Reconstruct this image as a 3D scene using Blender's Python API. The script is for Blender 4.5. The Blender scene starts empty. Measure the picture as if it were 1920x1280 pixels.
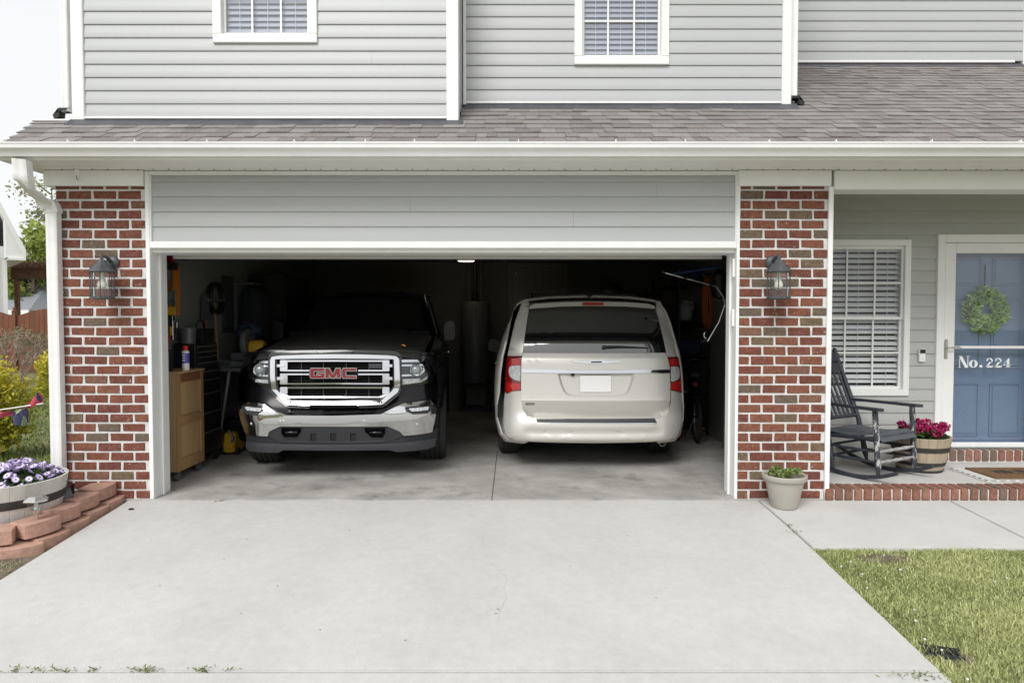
import bpy, bmesh, math, random
import numpy as np
from math import sin, cos, pi, radians, sqrt, atan2
from mathutils import Vector, Matrix

random.seed(7)
rng = np.random.default_rng(11)
SC = bpy.context.scene
COL = SC.collection

# ------------------------------------------------------------------ camera
FPX = 1250.0                        # focal length in pixels of the 1920 px wide photograph
CAM = Vector((0.0, -5.556, 1.50))
PITCH = math.atan(40 / FPX)
cd = bpy.data.cameras.new('camera')
cd.sensor_width = 36.0
cd.lens = FPX / 1920 * 36.0
cd.clip_end = 900
cd.clip_start = 0.05
camo = bpy.data.objects.new('camera', cd)
COL.objects.link(camo)
camo.location = CAM
camo.rotation_euler = (pi / 2 - PITCH, 0, 0)
SC.camera = camo

# ------------------------------------------------------------------ sky and sun (bright overcast)
SUN_EL, SUN_AZ = radians(45), radians(200)      # azimuth from +Y clockwise: behind the camera, a little to the left
w = bpy.data.worlds.new('World')
SC.world = w
w.use_nodes = True
nt = w.node_tree
bg = nt.nodes['Background']
sky = nt.nodes.new('ShaderNodeTexSky')
sky.sky_type = 'NISHITA'
sky.sun_disc = False
sky.sun_elevation = SUN_EL
sky.sun_rotation = SUN_AZ
sky.air_density = 1.0
sky.dust_density = 3.0
sky.ozone_density = 1.0
hs = nt.nodes.new('ShaderNodeHueSaturation')
hs.inputs['Saturation'].default_value = 0.30
mx = nt.nodes.new('ShaderNodeMix')
mx.data_type = 'RGBA'
mx.inputs['Factor'].default_value = 0.72           # an even, thin cloud layer over most of the sky
mx.inputs[7].default_value = (9.5, 9.58, 9.7, 1)
nt.links.new(sky.outputs[0], hs.inputs['Color'])
nt.links.new(hs.outputs[0], mx.inputs[6])
nt.links.new(mx.outputs[2], bg.inputs['Color'])
bg.inputs['Strength'].default_value = 0.062

sl = bpy.data.lights.new('sun', 'SUN')
sl.energy = 1.25
sl.angle = radians(30)
sl.color = (1.0, 0.985, 0.96)
so = bpy.data.objects.new('sun', sl)
COL.objects.link(so)
sd = Vector((sin(SUN_AZ) * cos(SUN_EL), cos(SUN_AZ) * cos(SUN_EL), sin(SUN_EL)))
so.rotation_euler = sd.to_track_quat('Z', 'Y').to_euler()
so.location = (0, -8, 12)

SC.view_settings.view_transform = 'Standard'
SC.view_settings.look = 'None'
SC.view_settings.gamma = 1.0
SC.view_settings.use_curve_mapping = False
SC.view_settings.exposure = 0.98
SC.render.engine = 'CYCLES'
SC.cycles.max_bounces = 8
SC.cycles.diffuse_bounces = 4
SC.cycles.glossy_bounces = 4
SC.cycles.transparent_max_bounces = 12
SC.cycles.sample_clamp_indirect = 4.0
SC.cycles.caustics_reflective = False
SC.cycles.caustics_refractive = False
SC.cycles.use_denoising = True

# ------------------------------------------------------------------ picture <-> place
def ray(px, py):
    dx, dy = (px - 960) / FPX, (640 - py) / FPX
    up = Vector((0, sin(PITCH), cos(PITCH)))
    fw = Vector((0, cos(PITCH), -sin(PITCH)))
    return Vector((1, 0, 0)) * dx + up * dy + fw

def P(px, py, Y):
    d = ray(px, py)
    return CAM + d * ((Y - CAM.y) / d.y)

def PX(px, Y, py=640): return P(px, py, Y).x
def PZ(py, Y, px=960): return P(px, py, Y).z

SLOPE = 0.05
def gz(Y):                                  # height of the paved ground in front of the house
    return SLOPE * Y if Y > -13.5 else -SLOPE * 13.5
def G(px, py, dz=0.0):                      # a pixel on the sloping ground before the house
    d = ray(px, py)
    t = (SLOPE * CAM.y + dz - CAM.z) / (d.z - SLOPE * d.y)
    return CAM + d * t
def FL(px, py, z=0.0):                      # a pixel on a level floor
    d = ray(px, py)
    return CAM + d * ((z - CAM.z) / d.z)

# ------------------------------------------------------------------ materials
MATS = {}
def nd(nt, t, **kw):
    n = nt.nodes.new(t)
    for k, v in kw.items():
        setattr(n, k, v)
    return n

def mat(name, c, rough=0.6, metal=0.0, var=0.0, vscale=6.0, bump=0.0, bscale=60.0, coat=0.0, spec=0.5,
        c2=None, objvar=0.0, stretch=None, detail=5.0, emit=None, estr=0.0, trans=0.0, sub=0.0, rvar=0.0):
    if name in MATS: return MATS[name]
    m = bpy.data.materials.new(name)
    m.use_nodes = True
    nt = m.node_tree
    b = nt.nodes['Principled BSDF']
    b.inputs['Base Color'].default_value = (*c, 1)
    b.inputs['Roughness'].default_value = rough
    b.inputs['Metallic'].default_value = metal
    b.inputs['Specular IOR Level'].default_value = spec
    if coat:
        b.inputs['Coat Weight'].default_value = coat
        b.inputs['Coat Roughness'].default_value = 0.12
    if emit:
        b.inputs['Emission Color'].default_value = (*emit, 1)
        b.inputs['Emission Strength'].default_value = estr
    if trans: b.inputs['Transmission Weight'].default_value = trans
    tc = nd(nt, 'ShaderNodeTexCoord')
    vec = tc.outputs['Object']
    if stretch:
        mp = nd(nt, 'ShaderNodeMapping')
        mp.inputs['Scale'].default_value = stretch
        nt.links.new(vec, mp.inputs['Vector'])
        vec = mp.outputs[0]
    if var or c2 or rvar:
        n = nd(nt, 'ShaderNodeTexNoise')
        n.inputs['Scale'].default_value = vscale
        n.inputs['Detail'].default_value = detail
        n.inputs['Roughness'].default_value = 0.62
        nt.links.new(vec, n.inputs['Vector'])
        r = nd(nt, 'ShaderNodeValToRGB')
        r.color_ramp.elements[0].position = 0.32
        r.color_ramp.elements[1].position = 0.70
        a = tuple(max(0, x * (1 - var)) for x in c)
        z = c2 if c2 else tuple(min(1, x * (1 + var)) for x in c)
        r.color_ramp.elements[0].color = (*a, 1)
        r.color_ramp.elements[1].color = (*z, 1)
        nt.links.new(n.outputs['Fac'], r.inputs[0])
        out = r.outputs[0]
        if rvar:
            mr = nd(nt, 'ShaderNodeMapRange')
            mr.inputs[3].default_value = max(0, rough - rvar)
            mr.inputs[4].default_value = min(1, rough + rvar)
            nt.links.new(n.outputs['Fac'], mr.inputs[0])
            nt.links.new(mr.outputs[0], b.inputs['Roughness'])
    else:
        out = None
    if objvar:
        oi = nd(nt, 'ShaderNodeObjectInfo')
        mr = nd(nt, 'ShaderNodeMapRange')
        mr.inputs[3].default_value = 1 - objvar
        mr.inputs[4].default_value = 1 + objvar
        nt.links.new(oi.outputs['Random'], mr.inputs[0])
        mm = nd(nt, 'ShaderNodeMix', data_type='RGBA', blend_type='MULTIPLY')
        mm.inputs['Factor'].default_value = 1
        if out is not None: nt.links.new(out, mm.inputs[6])
        else: mm.inputs[6].default_value = (*c, 1)
        nt.links.new(mr.outputs[0], mm.inputs[7])
        out = mm.outputs[2]
    if out is not None: nt.links.new(out, b.inputs['Base Color'])
    if bump:
        n2 = nd(nt, 'ShaderNodeTexNoise')
        n2.inputs['Scale'].default_value = bscale
        n2.inputs['Detail'].default_value = 4
        nt.links.new(vec, n2.inputs['Vector'])
        bp = nd(nt, 'ShaderNodeBump')
        bp.inputs['Strength'].default_value = bump
        bp.inputs['Distance'].default_value = 0.01
        nt.links.new(n2.outputs['Fac'], bp.inputs['Height'])
        nt.links.new(bp.outputs[0], b.inputs['Normal'])
    MATS[name] = m
    return m

def ramp_by_object(name, cols, rough, var, vscale, bump, bscale, specks=None, stretch=None):
    """each copy of a piece takes its own colour out of the ramp; grain and specks on top"""
    m = bpy.data.materials.new(name)
    m.use_nodes = True
    nt = m.node_tree
    b = nt.nodes['Principled BSDF']
    b.inputs['Roughness'].default_value = rough
    b.inputs['Specular IOR Level'].default_value = 0.25
    oi = nd(nt, 'ShaderNodeObjectInfo')
    r = nd(nt, 'ShaderNodeValToRGB')
    r.color_ramp.interpolation = 'CONSTANT'
    els = r.color_ramp.elements
    while len(els) < len(cols): els.new(0.5)
    for i, (p, c) in enumerate(cols):
        els[i].position = p
        els[i].color = (*c, 1)
    nt.links.new(oi.outputs['Random'], r.inputs[0])
    geo = nd(nt, 'ShaderNodeNewGeometry')
    vec = geo.outputs['Position']
    if stretch:
        mp = nd(nt, 'ShaderNodeMapping')
        mp.inputs['Scale'].default_value = stretch
        nt.links.new(vec, mp.inputs['Vector'])
        vec = mp.outputs[0]
    n = nd(nt, 'ShaderNodeTexNoise')
    n.inputs['Scale'].default_value = vscale
    n.inputs['Detail'].default_value = 6
    nt.links.new(vec, n.inputs['Vector'])
    mr = nd(nt, 'ShaderNodeMapRange')
    mr.inputs[1].default_value = 0.3
    mr.inputs[2].default_value = 0.7
    mr.inputs[3].default_value = 1 - var
    mr.inputs[4].default_value = 1 + var
    nt.links.new(n.outputs['Fac'], mr.inputs[0])
    mm = nd(nt, 'ShaderNodeMix', data_type='RGBA', blend_type='MULTIPLY')
    mm.inputs['Factor'].default_value = 1
    nt.links.new(r.outputs[0], mm.inputs[6])
    nt.links.new(mr.outputs[0], mm.inputs[7])
    out = mm.outputs[2]
    if specks:
        sc, lo, hi, col, am = specks
        n3 = nd(nt, 'ShaderNodeTexNoise')
        n3.inputs['Scale'].default_value = sc
        n3.inputs['Detail'].default_value = 8
        n3.inputs['Roughness'].default_value = 0.7
        nt.links.new(geo.outputs['Position'], n3.inputs['Vector'])
        m3 = nd(nt, 'ShaderNodeMapRange')
        m3.inputs[1].default_value = lo
        m3.inputs[2].default_value = hi
        m3.inputs[4].default_value = am
        nt.links.new(n3.outputs['Fac'], m3.inputs[0])
        mm2 = nd(nt, 'ShaderNodeMix', data_type='RGBA')
        nt.links.new(m3.outputs[0], mm2.inputs['Factor'])
        nt.links.new(out, mm2.inputs[6])
        mm2.inputs[7].default_value = (*col, 1)
        out = mm2.outputs[2]
    nt.links.new(out, b.inputs['Base Color'])
    n2 = nd(nt, 'ShaderNodeTexNoise')
    n2.inputs['Scale'].default_value = bscale
    n2.inputs['Detail'].default_value = 5
    nt.links.new(vec, n2.inputs['Vector'])
    bp = nd(nt, 'ShaderNodeBump')
    bp.inputs['Strength'].default_value = bump
    bp.inputs['Distance'].default_value = 0.006
    nt.links.new(n2.outputs['Fac'], bp.inputs['Height'])
    nt.links.new(bp.outputs[0], b.inputs['Normal'])
    MATS[name] = m
    return m

def glass(name, tint=(1, 1, 1), refl=1.0, ior=1.5, dark=0.0):
    """thin pane: fresnel mirror over clear (or tinted) see-through"""
    m = bpy.data.materials.new(name)
    m.use_nodes = True
    nt = m.node_tree
    nt.nodes.remove(nt.nodes['Principled BSDF'])
    t = nd(nt, 'ShaderNodeBsdfTransparent')
    t.inputs[0].default_value = (*tint, 1)
    g = nd(nt, 'ShaderNodeBsdfGlossy')
    g.inputs['Roughness'].default_value = 0.01
    g.inputs['Color'].default_value = (refl, refl, refl, 1)
    # Schlick reflectance, the same from both sides of the thin pane
    geo = nd(nt, 'ShaderNodeNewGeometry')
    dt = nd(nt, 'ShaderNodeVectorMath', operation='DOT_PRODUCT')
    nt.links.new(geo.outputs['Normal'], dt.inputs[0]); nt.links.new(geo.outputs['Incoming'], dt.inputs[1])
    ab = nd(nt, 'ShaderNodeMath', operation='ABSOLUTE'); nt.links.new(dt.outputs['Value'], ab.inputs[0])
    om = nd(nt, 'ShaderNodeMath', operation='SUBTRACT'); om.inputs[0].default_value = 1.0; nt.links.new(ab.outputs[0], om.inputs[1]); om.use_clamp = True
    pw = nd(nt, 'ShaderNodeMath', operation='POWER'); pw.inputs[1].default_value = 5.0; nt.links.new(om.outputs[0], pw.inputs[0])
    f0 = ((ior - 1) / (ior + 1)) ** 2
    f = nd(nt, 'ShaderNodeMath', operation='MULTIPLY_ADD'); f.inputs[1].default_value = 1 - f0; f.inputs[2].default_value = f0; nt.links.new(pw.outputs[0], f.inputs[0])
    mi = nd(nt, 'ShaderNodeMixShader')
    nt.links.new(f.outputs[0], mi.inputs[0])
    nt.links.new(t.outputs[0], mi.inputs[1])
    nt.links.new(g.outputs[0], mi.inputs[2])
    nt.links.new(mi.outputs[0], nt.nodes['Material Output'].inputs[0])
    MATS[name] = m
    return m

# ------------------------------------------------------------------ meshes
def link(name, me, mt=None, parent=None):
    o = bpy.data.objects.new(name, me)
    COL.objects.link(o)
    if mt is not None and me is not None and len(me.materials) == 0:
        me.materials.append(mt)
    if parent is not None: o.parent = parent
    return o

def tag(o, label=None, cat=None, group=None, kind=None):
    if label: o['label'] = label
    if cat: o['category'] = cat
    if group: o['group'] = group
    if kind: o['kind'] = kind
    return o

def thing(name, label, cat, loc=(0, 0, 0), rz=0.0, group=None):
    o = bpy.data.objects.new(name, None)
    COL.objects.link(o)
    o.location = loc
    o.rotation_euler = (0, 0, rz)
    o.empty_display_size = 0.1
    return tag(o, label, cat, group)

def copy_obj(o, parent, loc=None, rot=None, scale=None):
    c = o.copy()
    COL.objects.link(c)
    c.parent = parent
    if loc is not None: c.location = loc
    if rot is not None: c.rotation_euler = rot
    if scale is not None: c.scale = scale
    return c

class MB:
    def __init__(s): s.v, s.f = [], []
    def add(s, vs, fs, M=None):
        k = len(s.v)
        if M is not None: vs = [M @ Vector(p) for p in vs]
        s.v += [tuple(p) for p in vs]
        s.f += [tuple(i + k for i in f) for f in fs]
        return s
    def box(s, x0, x1, y0, y1, z0, z1, M=None):
        vs = [(x0, y0, z0), (x1, y0, z0), (x1, y1, z0), (x0, y1, z0), (x0, y0, z1), (x1, y0, z1), (x1, y1, z1), (x0, y1, z1)]
        return s.add(vs, [(0, 3, 2, 1), (4, 5, 6, 7), (0, 1, 5, 4), (1, 2, 6, 5), (2, 3, 7, 6), (3, 0, 4, 7)], M)
    def cbox(s, c, d, M=None):
        return s.box(c[0] - d[0] / 2, c[0] + d[0] / 2, c[1] - d[1] / 2, c[1] + d[1] / 2, c[2] - d[2] / 2, c[2] + d[2] / 2, M)
    def prism_y(s, pts, y0, y1, M=None):            # polygon in x,z pulled along y
        n = len(pts)
        vs = [(x, y0, z) for x, z in pts] + [(x, y1, z) for x, z in pts]
        fs = [tuple(range(n)), tuple(range(2 * n - 1, n - 1, -1))] + [((i + 1) % n, i, n + i, n + (i + 1) % n) for i in range(n)]
        return s.add(vs, fs, M)
    def prism_x(s, pts, x0, x1, M=None):            # polygon in y,z pulled along x
        n = len(pts)
        vs = [(x0, y, z) for y, z in pts] + [(x1, y, z) for y, z in pts]
        fs = [tuple(range(n)), tuple(range(2 * n - 1, n - 1, -1))] + [((i + 1) % n, i, n + i, n + (i + 1) % n) for i in range(n)]
        return s.add(vs, fs, M)
    def prism_z(s, pts, z0, z1, M=None):
        n = len(pts)
        vs = [(x, y, z0) for x, y in pts] + [(x, y, z1) for x, y in pts]
        fs = [tuple(range(n - 1, -1, -1)), tuple(range(n, 2 * n))] + [(i, (i + 1) % n, n + (i + 1) % n, n + i) for i in range(n)]
        return s.add(vs, fs, M)
    def tube(s, path, r, n=8, caps=True, M=None):
        path = [Vector(p) for p in path]
        rs = r if isinstance(r, (list, tuple)) else [r] * len(path)
        vs, fs = [], []
        ref = None
        for i, p in enumerate(path):
            a = path[max(0, i - 1)]; b = path[min(len(path) - 1, i + 1)]
            t = (b - a)
            t = t.normalized() if t.length > 1e-9 else Vector((0, 0, 1))
            if ref is None:
                ref = Vector((0, 0, 1)) if abs(t.z) < 0.9 else Vector((1, 0, 0))
            u = t.cross(ref)
            if u.length < 1e-6: u = t.orthogonal()
            u.normalize()
            ref = u.cross(t).normalized()
            for k in range(n):
                ang = 2 * pi * k / n
                vs.append(p + (u * cos(ang) + ref * sin(ang)) * rs[i])
        m = len(path)
        for i in range(m - 1):
            for k in range(n):
                fs.append((i * n + k, i * n + (k + 1) % n, (i + 1) * n + (k + 1) % n, (i + 1) * n + k))
        if caps:
            fs.append(tuple(range(n - 1, -1, -1)))
            fs.append(tuple((m - 1) * n + k for k in range(n)))
        return s.add(vs, fs, M)
    def lathe(s, prof, n=24, c=(0, 0, 0), axis='z', M=None, a0=0.0, a1=2 * pi, sx=1.0):
        full = abs(a1 - a0 - 2 * pi) < 1e-6
        cnt = n if full else n + 1
        vs, fs = [], []
        for r, h in prof:
            for k in range(cnt):
                a = a0 + (a1 - a0) * k / n
                x, y = r * cos(a) * sx, r * sin(a)
                p = (x, y, h) if axis == 'z' else ((h, x, y) if axis == 'x' else (x, h, y))
                vs.append((p[0] + c[0], p[1] + c[1], p[2] + c[2]))
        for i in range(len(prof) - 1):
            for k in range(n if full else n):
                k2 = (k + 1) % cnt
                fs.append((i * cnt + k, i * cnt + k2, (i + 1) * cnt + k2, (i + 1) * cnt + k))
        return s.add(vs, fs, M)
    def mesh(s, name, mt=None, smooth=None, bevel=0.0, seg=1, recalc=True):
        me = bpy.data.meshes.new(name)
        me.from_pydata(s.v, [], s.f)
        if recalc or bevel:
            bm = bmesh.new(); bm.from_mesh(me)
            bmesh.ops.recalc_face_normals(bm, faces=bm.faces)
            if bevel:
                es = [e for e in bm.edges if len(e.link_faces) == 2 and e.calc_face_angle(0) > radians(28)]
                bmesh.ops.bevel(bm, geom=es, offset=bevel, segments=seg, affect='EDGES', clamp_overlap=True)
            bm.to_mesh(me); bm.free()
        if smooth is not None:
            me.polygons.foreach_set('use_smooth', [True] * len(me.polygons))
            me.set_sharp_from_angle(angle=radians(smooth))
        if mt is not None: me.materials.append(mt)
        me.update()
        return me
    def build(s, name, mt, parent=None, smooth=None, bevel=0.0, seg=1):
        return link(name, s.mesh(name, mt, smooth, bevel, seg), None, parent)

def npmesh(name, V, F, mt, parent=None, smooth=False, cols=None):
    me = bpy.data.meshes.new(name)
    V = np.asarray(V, dtype=np.float32); F = np.asarray(F, dtype=np.int32)
    me.vertices.add(len(V)); me.vertices.foreach_set('co', V.ravel())
    k = F.shape[1]
    me.loops.add(F.size); me.loops.foreach_set('vertex_index', F.ravel())
    me.polygons.add(len(F))
    me.polygons.foreach_set('loop_start', np.arange(0, F.size, k, dtype=np.int32))
    me.polygons.foreach_set('loop_total', np.full(len(F), k, dtype=np.int32))
    if cols is not None:
        at = me.attributes.new('tone', 'FLOAT', 'POINT')
        at.data.foreach_set('value', np.asarray(cols, dtype=np.float32))
    me.update(calc_edges=True)
    if smooth: me.polygons.foreach_set('use_smooth', [True] * len(F))
    return link(name, me, mt, parent)

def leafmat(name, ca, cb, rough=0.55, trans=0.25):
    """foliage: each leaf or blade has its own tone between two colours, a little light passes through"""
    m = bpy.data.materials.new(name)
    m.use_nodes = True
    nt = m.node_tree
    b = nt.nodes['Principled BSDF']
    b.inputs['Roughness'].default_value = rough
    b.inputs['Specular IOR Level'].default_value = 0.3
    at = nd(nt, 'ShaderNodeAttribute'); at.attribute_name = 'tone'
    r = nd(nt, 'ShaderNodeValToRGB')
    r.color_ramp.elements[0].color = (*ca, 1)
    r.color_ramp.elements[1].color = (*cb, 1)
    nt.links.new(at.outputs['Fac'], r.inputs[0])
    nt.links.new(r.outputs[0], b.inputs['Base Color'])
    tr = nd(nt, 'ShaderNodeBsdfTranslucent')
    nt.links.new(r.outputs[0], tr.inputs[0])
    mi = nd(nt, 'ShaderNodeMixShader'); mi.inputs[0].default_value = trans
    nt.links.new(b.outputs[0], mi.inputs[1]); nt.links.new(tr.outputs[0], mi.inputs[2])
    nt.links.new(mi.outputs[0], nt.nodes['Material Output'].inputs[0])
    MATS[name] = m
    return m

def leaves(pts, size, mt, name, parent, droop=0.0, aspect=0.6, tone=None, jitter=0.35):
    """one bent leaf (two quads) at each point, random heading"""
    pts = np.asarray(pts, dtype=np.float64)
    n = len(pts)
    sz = size * (1 + jitter * rng.uniform(-1, 1, n))
    a = rng.uniform(0, 2 * pi, n); e = rng.uniform(-0.9, 0.9, n) - droop
    d = np.stack([np.cos(a) * np.cos(e), np.sin(a) * np.cos(e), np.sin(e)], 1)
    q = rng.normal(size=(n, 3)); sd_ = np.cross(d, q); sd_ /= np.linalg.norm(sd_, axis=1)[:, None] + 1e-9
    nn = np.cross(d, sd_)
    L = d * sz[:, None]; W = sd_ * (sz * aspect * 0.5)[:, None]; H = nn * (sz * 0.12)[:, None]
    V = np.empty((n, 6, 3))
    V[:, 0] = pts; V[:, 1] = pts + L * 0.5 + W; V[:, 2] = pts + L; V[:, 3] = pts + L * 0.5 - W
    V[:, 4] = pts + L * 0.5 + H; V[:, 5] = pts + L
    base = np.arange(n)[:, None] * 6
    F = np.concatenate([base + np.array([[0, 1, 2, 4]]), base + np.array([[0, 4, 2, 3]])], 0)
    t = rng.uniform(0, 1, n) if tone is None else np.clip(np.asarray(tone) + rng.uniform(-0.25, 0.25, n), 0, 1)
    return npmesh(name, V.reshape(-1, 3), F, mt, parent, cols=np.repeat(t, 6))

def rounded(pts, r, n=3):
    out = []
    m = len(pts)
    for i in range(m):
        p = Vector(pts[i]); a = Vector(pts[i - 1]); b = Vector(pts[(i + 1) % m])
        u, v = a - p, b - p
        rr = min(r, u.length * 0.45, v.length * 0.45)
        p0 = p + u.normalized() * rr; p1 = p + v.normalized() * rr
        for k in range(n + 1):
            t = k / n
            out.append(tuple(p0 * (1 - t) ** 2 + p * 2 * t * (1 - t) + p1 * t * t))
    return out

class Frame:
    def __init__(s, o, yaw=0.0):
        s.o, s.yaw = Vector(o), yaw
        s.Ri = Matrix.Rotation(-yaw, 3, 'Z')
        s.co = s.Ri @ (CAM - s.o)
    def hit(s, px, py, F):
        d = s.Ri @ ray(px, py)
        y = 0.0
        for _ in range(14):
            t = (y - s.co.y) / d.y
            p = s.co + d * t
            y = F(p.x, p.z)
        return (p.x, p.z)
    def out(s, pts, F): return [s.hit(a, b, F) for a, b in pts]

def panel(name, outline, F, mt, parent, thick=0.015, proud=0.0, holes=(), grid=0.06, zcuts=(), bevel=0.0, smooth=32, seg=2):
    """a sheet cut to an outline in (x,z), bent over the surface y=F(x,z), with thickness and eased edges"""
    bm = bmesh.new()
    es = []
    for loop in [outline] + list(holes):
        vs = [bm.verts.new((x, 0, z)) for x, z in loop]
        for i in range(len(vs)):
            es.append(bm.edges.new((vs[i], vs[(i + 1) % len(vs)])))
    bmesh.ops.triangle_fill(bm, edges=es, use_beauty=True)
    xs = [p[0] for p in outline]; zs = [p[1] for p in outline]
    def cut(co, no):
        bmesh.ops.bisect_plane(bm, geom=bm.verts[:] + bm.edges[:] + bm.faces[:], plane_co=co, plane_no=no, dist=1e-5)
    if grid:
        k = math.ceil(min(xs) / grid)
        while k * grid < max(xs):
            cut((k * grid, 0, 0), (1, 0, 0)); k += 1
        k = math.ceil(min(zs) / grid)
        while k * grid < max(zs):
            cut((0, 0, k * grid), (0, 0, 1)); k += 1
    for z in zcuts:
        if min(zs) < z < max(zs): cut((0, 0, z), (0, 0, 1))
    for v in bm.verts: v.co.y = F(v.co.x, v.co.z) - proud
    bmesh.ops.recalc_face_normals(bm, faces=bm.faces)
    bm.normal_update()
    if sum(f.normal.y * f.calc_area() for f in bm.faces) > 0:
        bmesh.ops.reverse_faces(bm, faces=bm.faces)
    front = bm.faces[:]
    bd = [e for e in bm.edges if len(e.link_faces) == 1]
    r = bmesh.ops.extrude_edge_only(bm, edges=bd)
    for v in [g for g in r['geom'] if isinstance(g, bmesh.types.BMVert)]:
        v.co.y += thick
    if bevel:
        bmesh.ops.bevel(bm, geom=bd, offset=bevel, segments=seg, affect='EDGES', clamp_overlap=True)
    bmesh.ops.recalc_face_normals(bm, faces=bm.faces)
    bm.normal_update()
    if sum(f.normal.y * f.calc_area() for f in bm.faces) > 0:
        bmesh.ops.reverse_faces(bm, faces=bm.faces)
    me = bpy.data.meshes.new(name)
    bm.to_mesh(me); bm.free()
    me.polygons.foreach_set('use_smooth', [True] * len(me.polygons))
    me.set_sharp_from_angle(angle=radians(smooth))
    me.materials.append(mt)
    return link(name, me, None, parent)

def loft(name, rings, mt, parent, smooth=35, cap0=False, cap1=False, closed=False):
    n = len(rings[0])
    V = [p for r in rings for p in r]
    F = []
    for i in range(len(rings) - 1):
        for k in range(n if closed else n - 1):
            k2 = (k + 1) % n
            F.append((i * n + k, i * n + k2, (i + 1) * n + k2, (i + 1) * n + k))
    if cap0: F.append(tuple(range(n)))
    if cap1: F.append(tuple((len(rings) - 1) * n + k for k in range(n)))
    b = MB(); b.add(V, F)
    return b.build(name, mt, parent, smooth=smooth)

def strokes(name, polys, depth, mt, parent, M, bevel=0.0):
    """flat letters: polygons in (x,z) pulled a little along y"""
    b = MB()
    for pl in polys: b.prism_y(pl, -depth, 0, M)
    return b.build(name, mt, parent, bevel=bevel)

# ------------------------------------------------------------------ materials of the house
M_SIDE = mat('grey_vinyl', (0.445, 0.457, 0.460), 0.42, var=0.035, vscale=2.2, bump=0.06, bscale=220, stretch=(0.25, 1, 1))
M_SIDE2 = mat('porch_vinyl', (0.44, 0.447, 0.43), 0.45, var=0.035, vscale=2.2, bump=0.06, bscale=220, stretch=(0.25, 1, 1))
M_WHITE = mat('white_trim', (0.82, 0.825, 0.815), 0.42, var=0.03, vscale=3.5, bump=0.03, bscale=90)
M_WHITE2 = mat('white_aluminium', (0.80, 0.80, 0.795), 0.34, var=0.05, vscale=5, stretch=(0.4, 1, 1.5))
M_SOFFIT = mat('soffit_vinyl', (0.82, 0.815, 0.79), 0.5, var=0.03)
M_MORTAR = mat('white_mortar', (0.66, 0.645, 0.63), 0.9, var=0.14, vscale=30, bump=0.6, bscale=140)
M_BRICK = ramp_by_object('brick_clay', [(0, (0.172, 0.060, 0.041)), (0.16, (0.192, 0.073, 0.047)), (0.34, (0.148, 0.054, 0.040)),
                         (0.48, (0.200, 0.080, 0.052)), (0.64, (0.162, 0.062, 0.044)), (0.78, (0.185, 0.096, 0.066)), (0.87, (0.150, 0.106, 0.070)), (0.94, (0.135, 0.100, 0.074))],
                         0.85, 0.26, 34, 0.5, 160, specks=(46, 0.615, 0.70, (0.6, 0.57, 0.53), 0.8))
M_EDGE = ramp_by_object('edging_clay', [(0, (0.23, 0.108, 0.076)), (0.26, (0.26, 0.128, 0.094)), (0.48, (0.20, 0.105, 0.078)), (0.66, (0.175, 0.122, 0.092)), (0.84, (0.27, 0.138, 0.10))],
                        0.88, 0.22, 30, 0.4, 150, specks=(40, 0.68, 0.76, (0.55, 0.5, 0.45), 0.6))
M_SHING = ramp_by_object('asphalt_shingle', [(0, (0.205, 0.190, 0.182)), (0.18, (0.245, 0.230, 0.221)), (0.36, (0.222, 0.210, 0.205)), (0.52, (0.272, 0.259, 0.250)),
                         (0.7, (0.232, 0.210, 0.198)), (0.84, (0.255, 0.240, 0.234))], 0.95, 0.22, 75, 0.6, 330)
M_FLASH = mat('dark_flashing', (0.09, 0.088, 0.10), 0.5, metal=0.3, var=0.2)
M_BLACKP = mat('black_plastic', (0.012, 0.012, 0.013), 0.45, bump=0.1)
M_CONC = mat('driveway_concrete', (0.525, 0.52, 0.50), 0.88, var=0.07, vscale=1.3, bump=0.22, bscale=160, detail=9)
M_CONC2 = mat('sidewalk_concrete', (0.535, 0.53, 0.508), 0.88, var=0.06, vscale=1.7, bump=0.22, bscale=160, detail=9)
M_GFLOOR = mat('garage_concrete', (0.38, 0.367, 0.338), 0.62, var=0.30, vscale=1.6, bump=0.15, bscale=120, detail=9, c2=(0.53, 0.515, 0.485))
M_PORCH = mat('porch_concrete', (0.52, 0.51, 0.49), 0.85, var=0.06, vscale=2, bump=0.15, bscale=150)
M_SOIL = mat('bare_soil', (0.10, 0.075, 0.052), 0.95, var=0.4, vscale=16, bump=0.8, bscale=60, c2=(0.22, 0.18, 0.13))
M_LAWN = mat('lawn_ground', (0.13, 0.145, 0.055), 0.95, var=0.4, vscale=3, bump=0.8, bscale=40, c2=(0.25, 0.235, 0.11), detail=9)
M_ASPH = mat('asphalt', (0.06, 0.06, 0.06), 0.9, var=0.2, vscale=8, bump=0.5, bscale=120)
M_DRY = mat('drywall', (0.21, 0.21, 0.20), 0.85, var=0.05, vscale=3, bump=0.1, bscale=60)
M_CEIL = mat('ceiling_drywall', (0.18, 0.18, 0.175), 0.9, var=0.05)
M_DARK = mat('dark_room', (0.05, 0.055, 0.06), 0.9)
M_SLAT = mat('blind_slat', (0.72, 0.73, 0.73), 0.5)
M_SLATU = mat('upper_blind_slat', (0.40, 0.42, 0.48), 0.5)
M_PANE = glass('window_pane', (0.93, 0.95, 0.97), 1.0, 2.5)
M_PANE.node_tree.nodes['Glossy BSDF'].inputs['Color'].default_value = (.90, .94, 1, 1)
M_PANE2 = glass('porch_window_pane', (0.95, 0.96, 0.97), 1.0, 1.5)
M_STORM = glass('storm_pane', (0.92, 0.95, 0.97), 1.0, 1.75)
M_BLUE = mat('blue_door_paint', (0.175, 0.24, 0.36), 0.45, var=0.04, vscale=3)
M_NICK = mat('satin_nickel', (0.55, 0.53, 0.49), 0.32, metal=1.0)
M_LETTER = mat('white_vinyl_letter', (0.85, 0.87, 0.88), 0.5)
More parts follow.
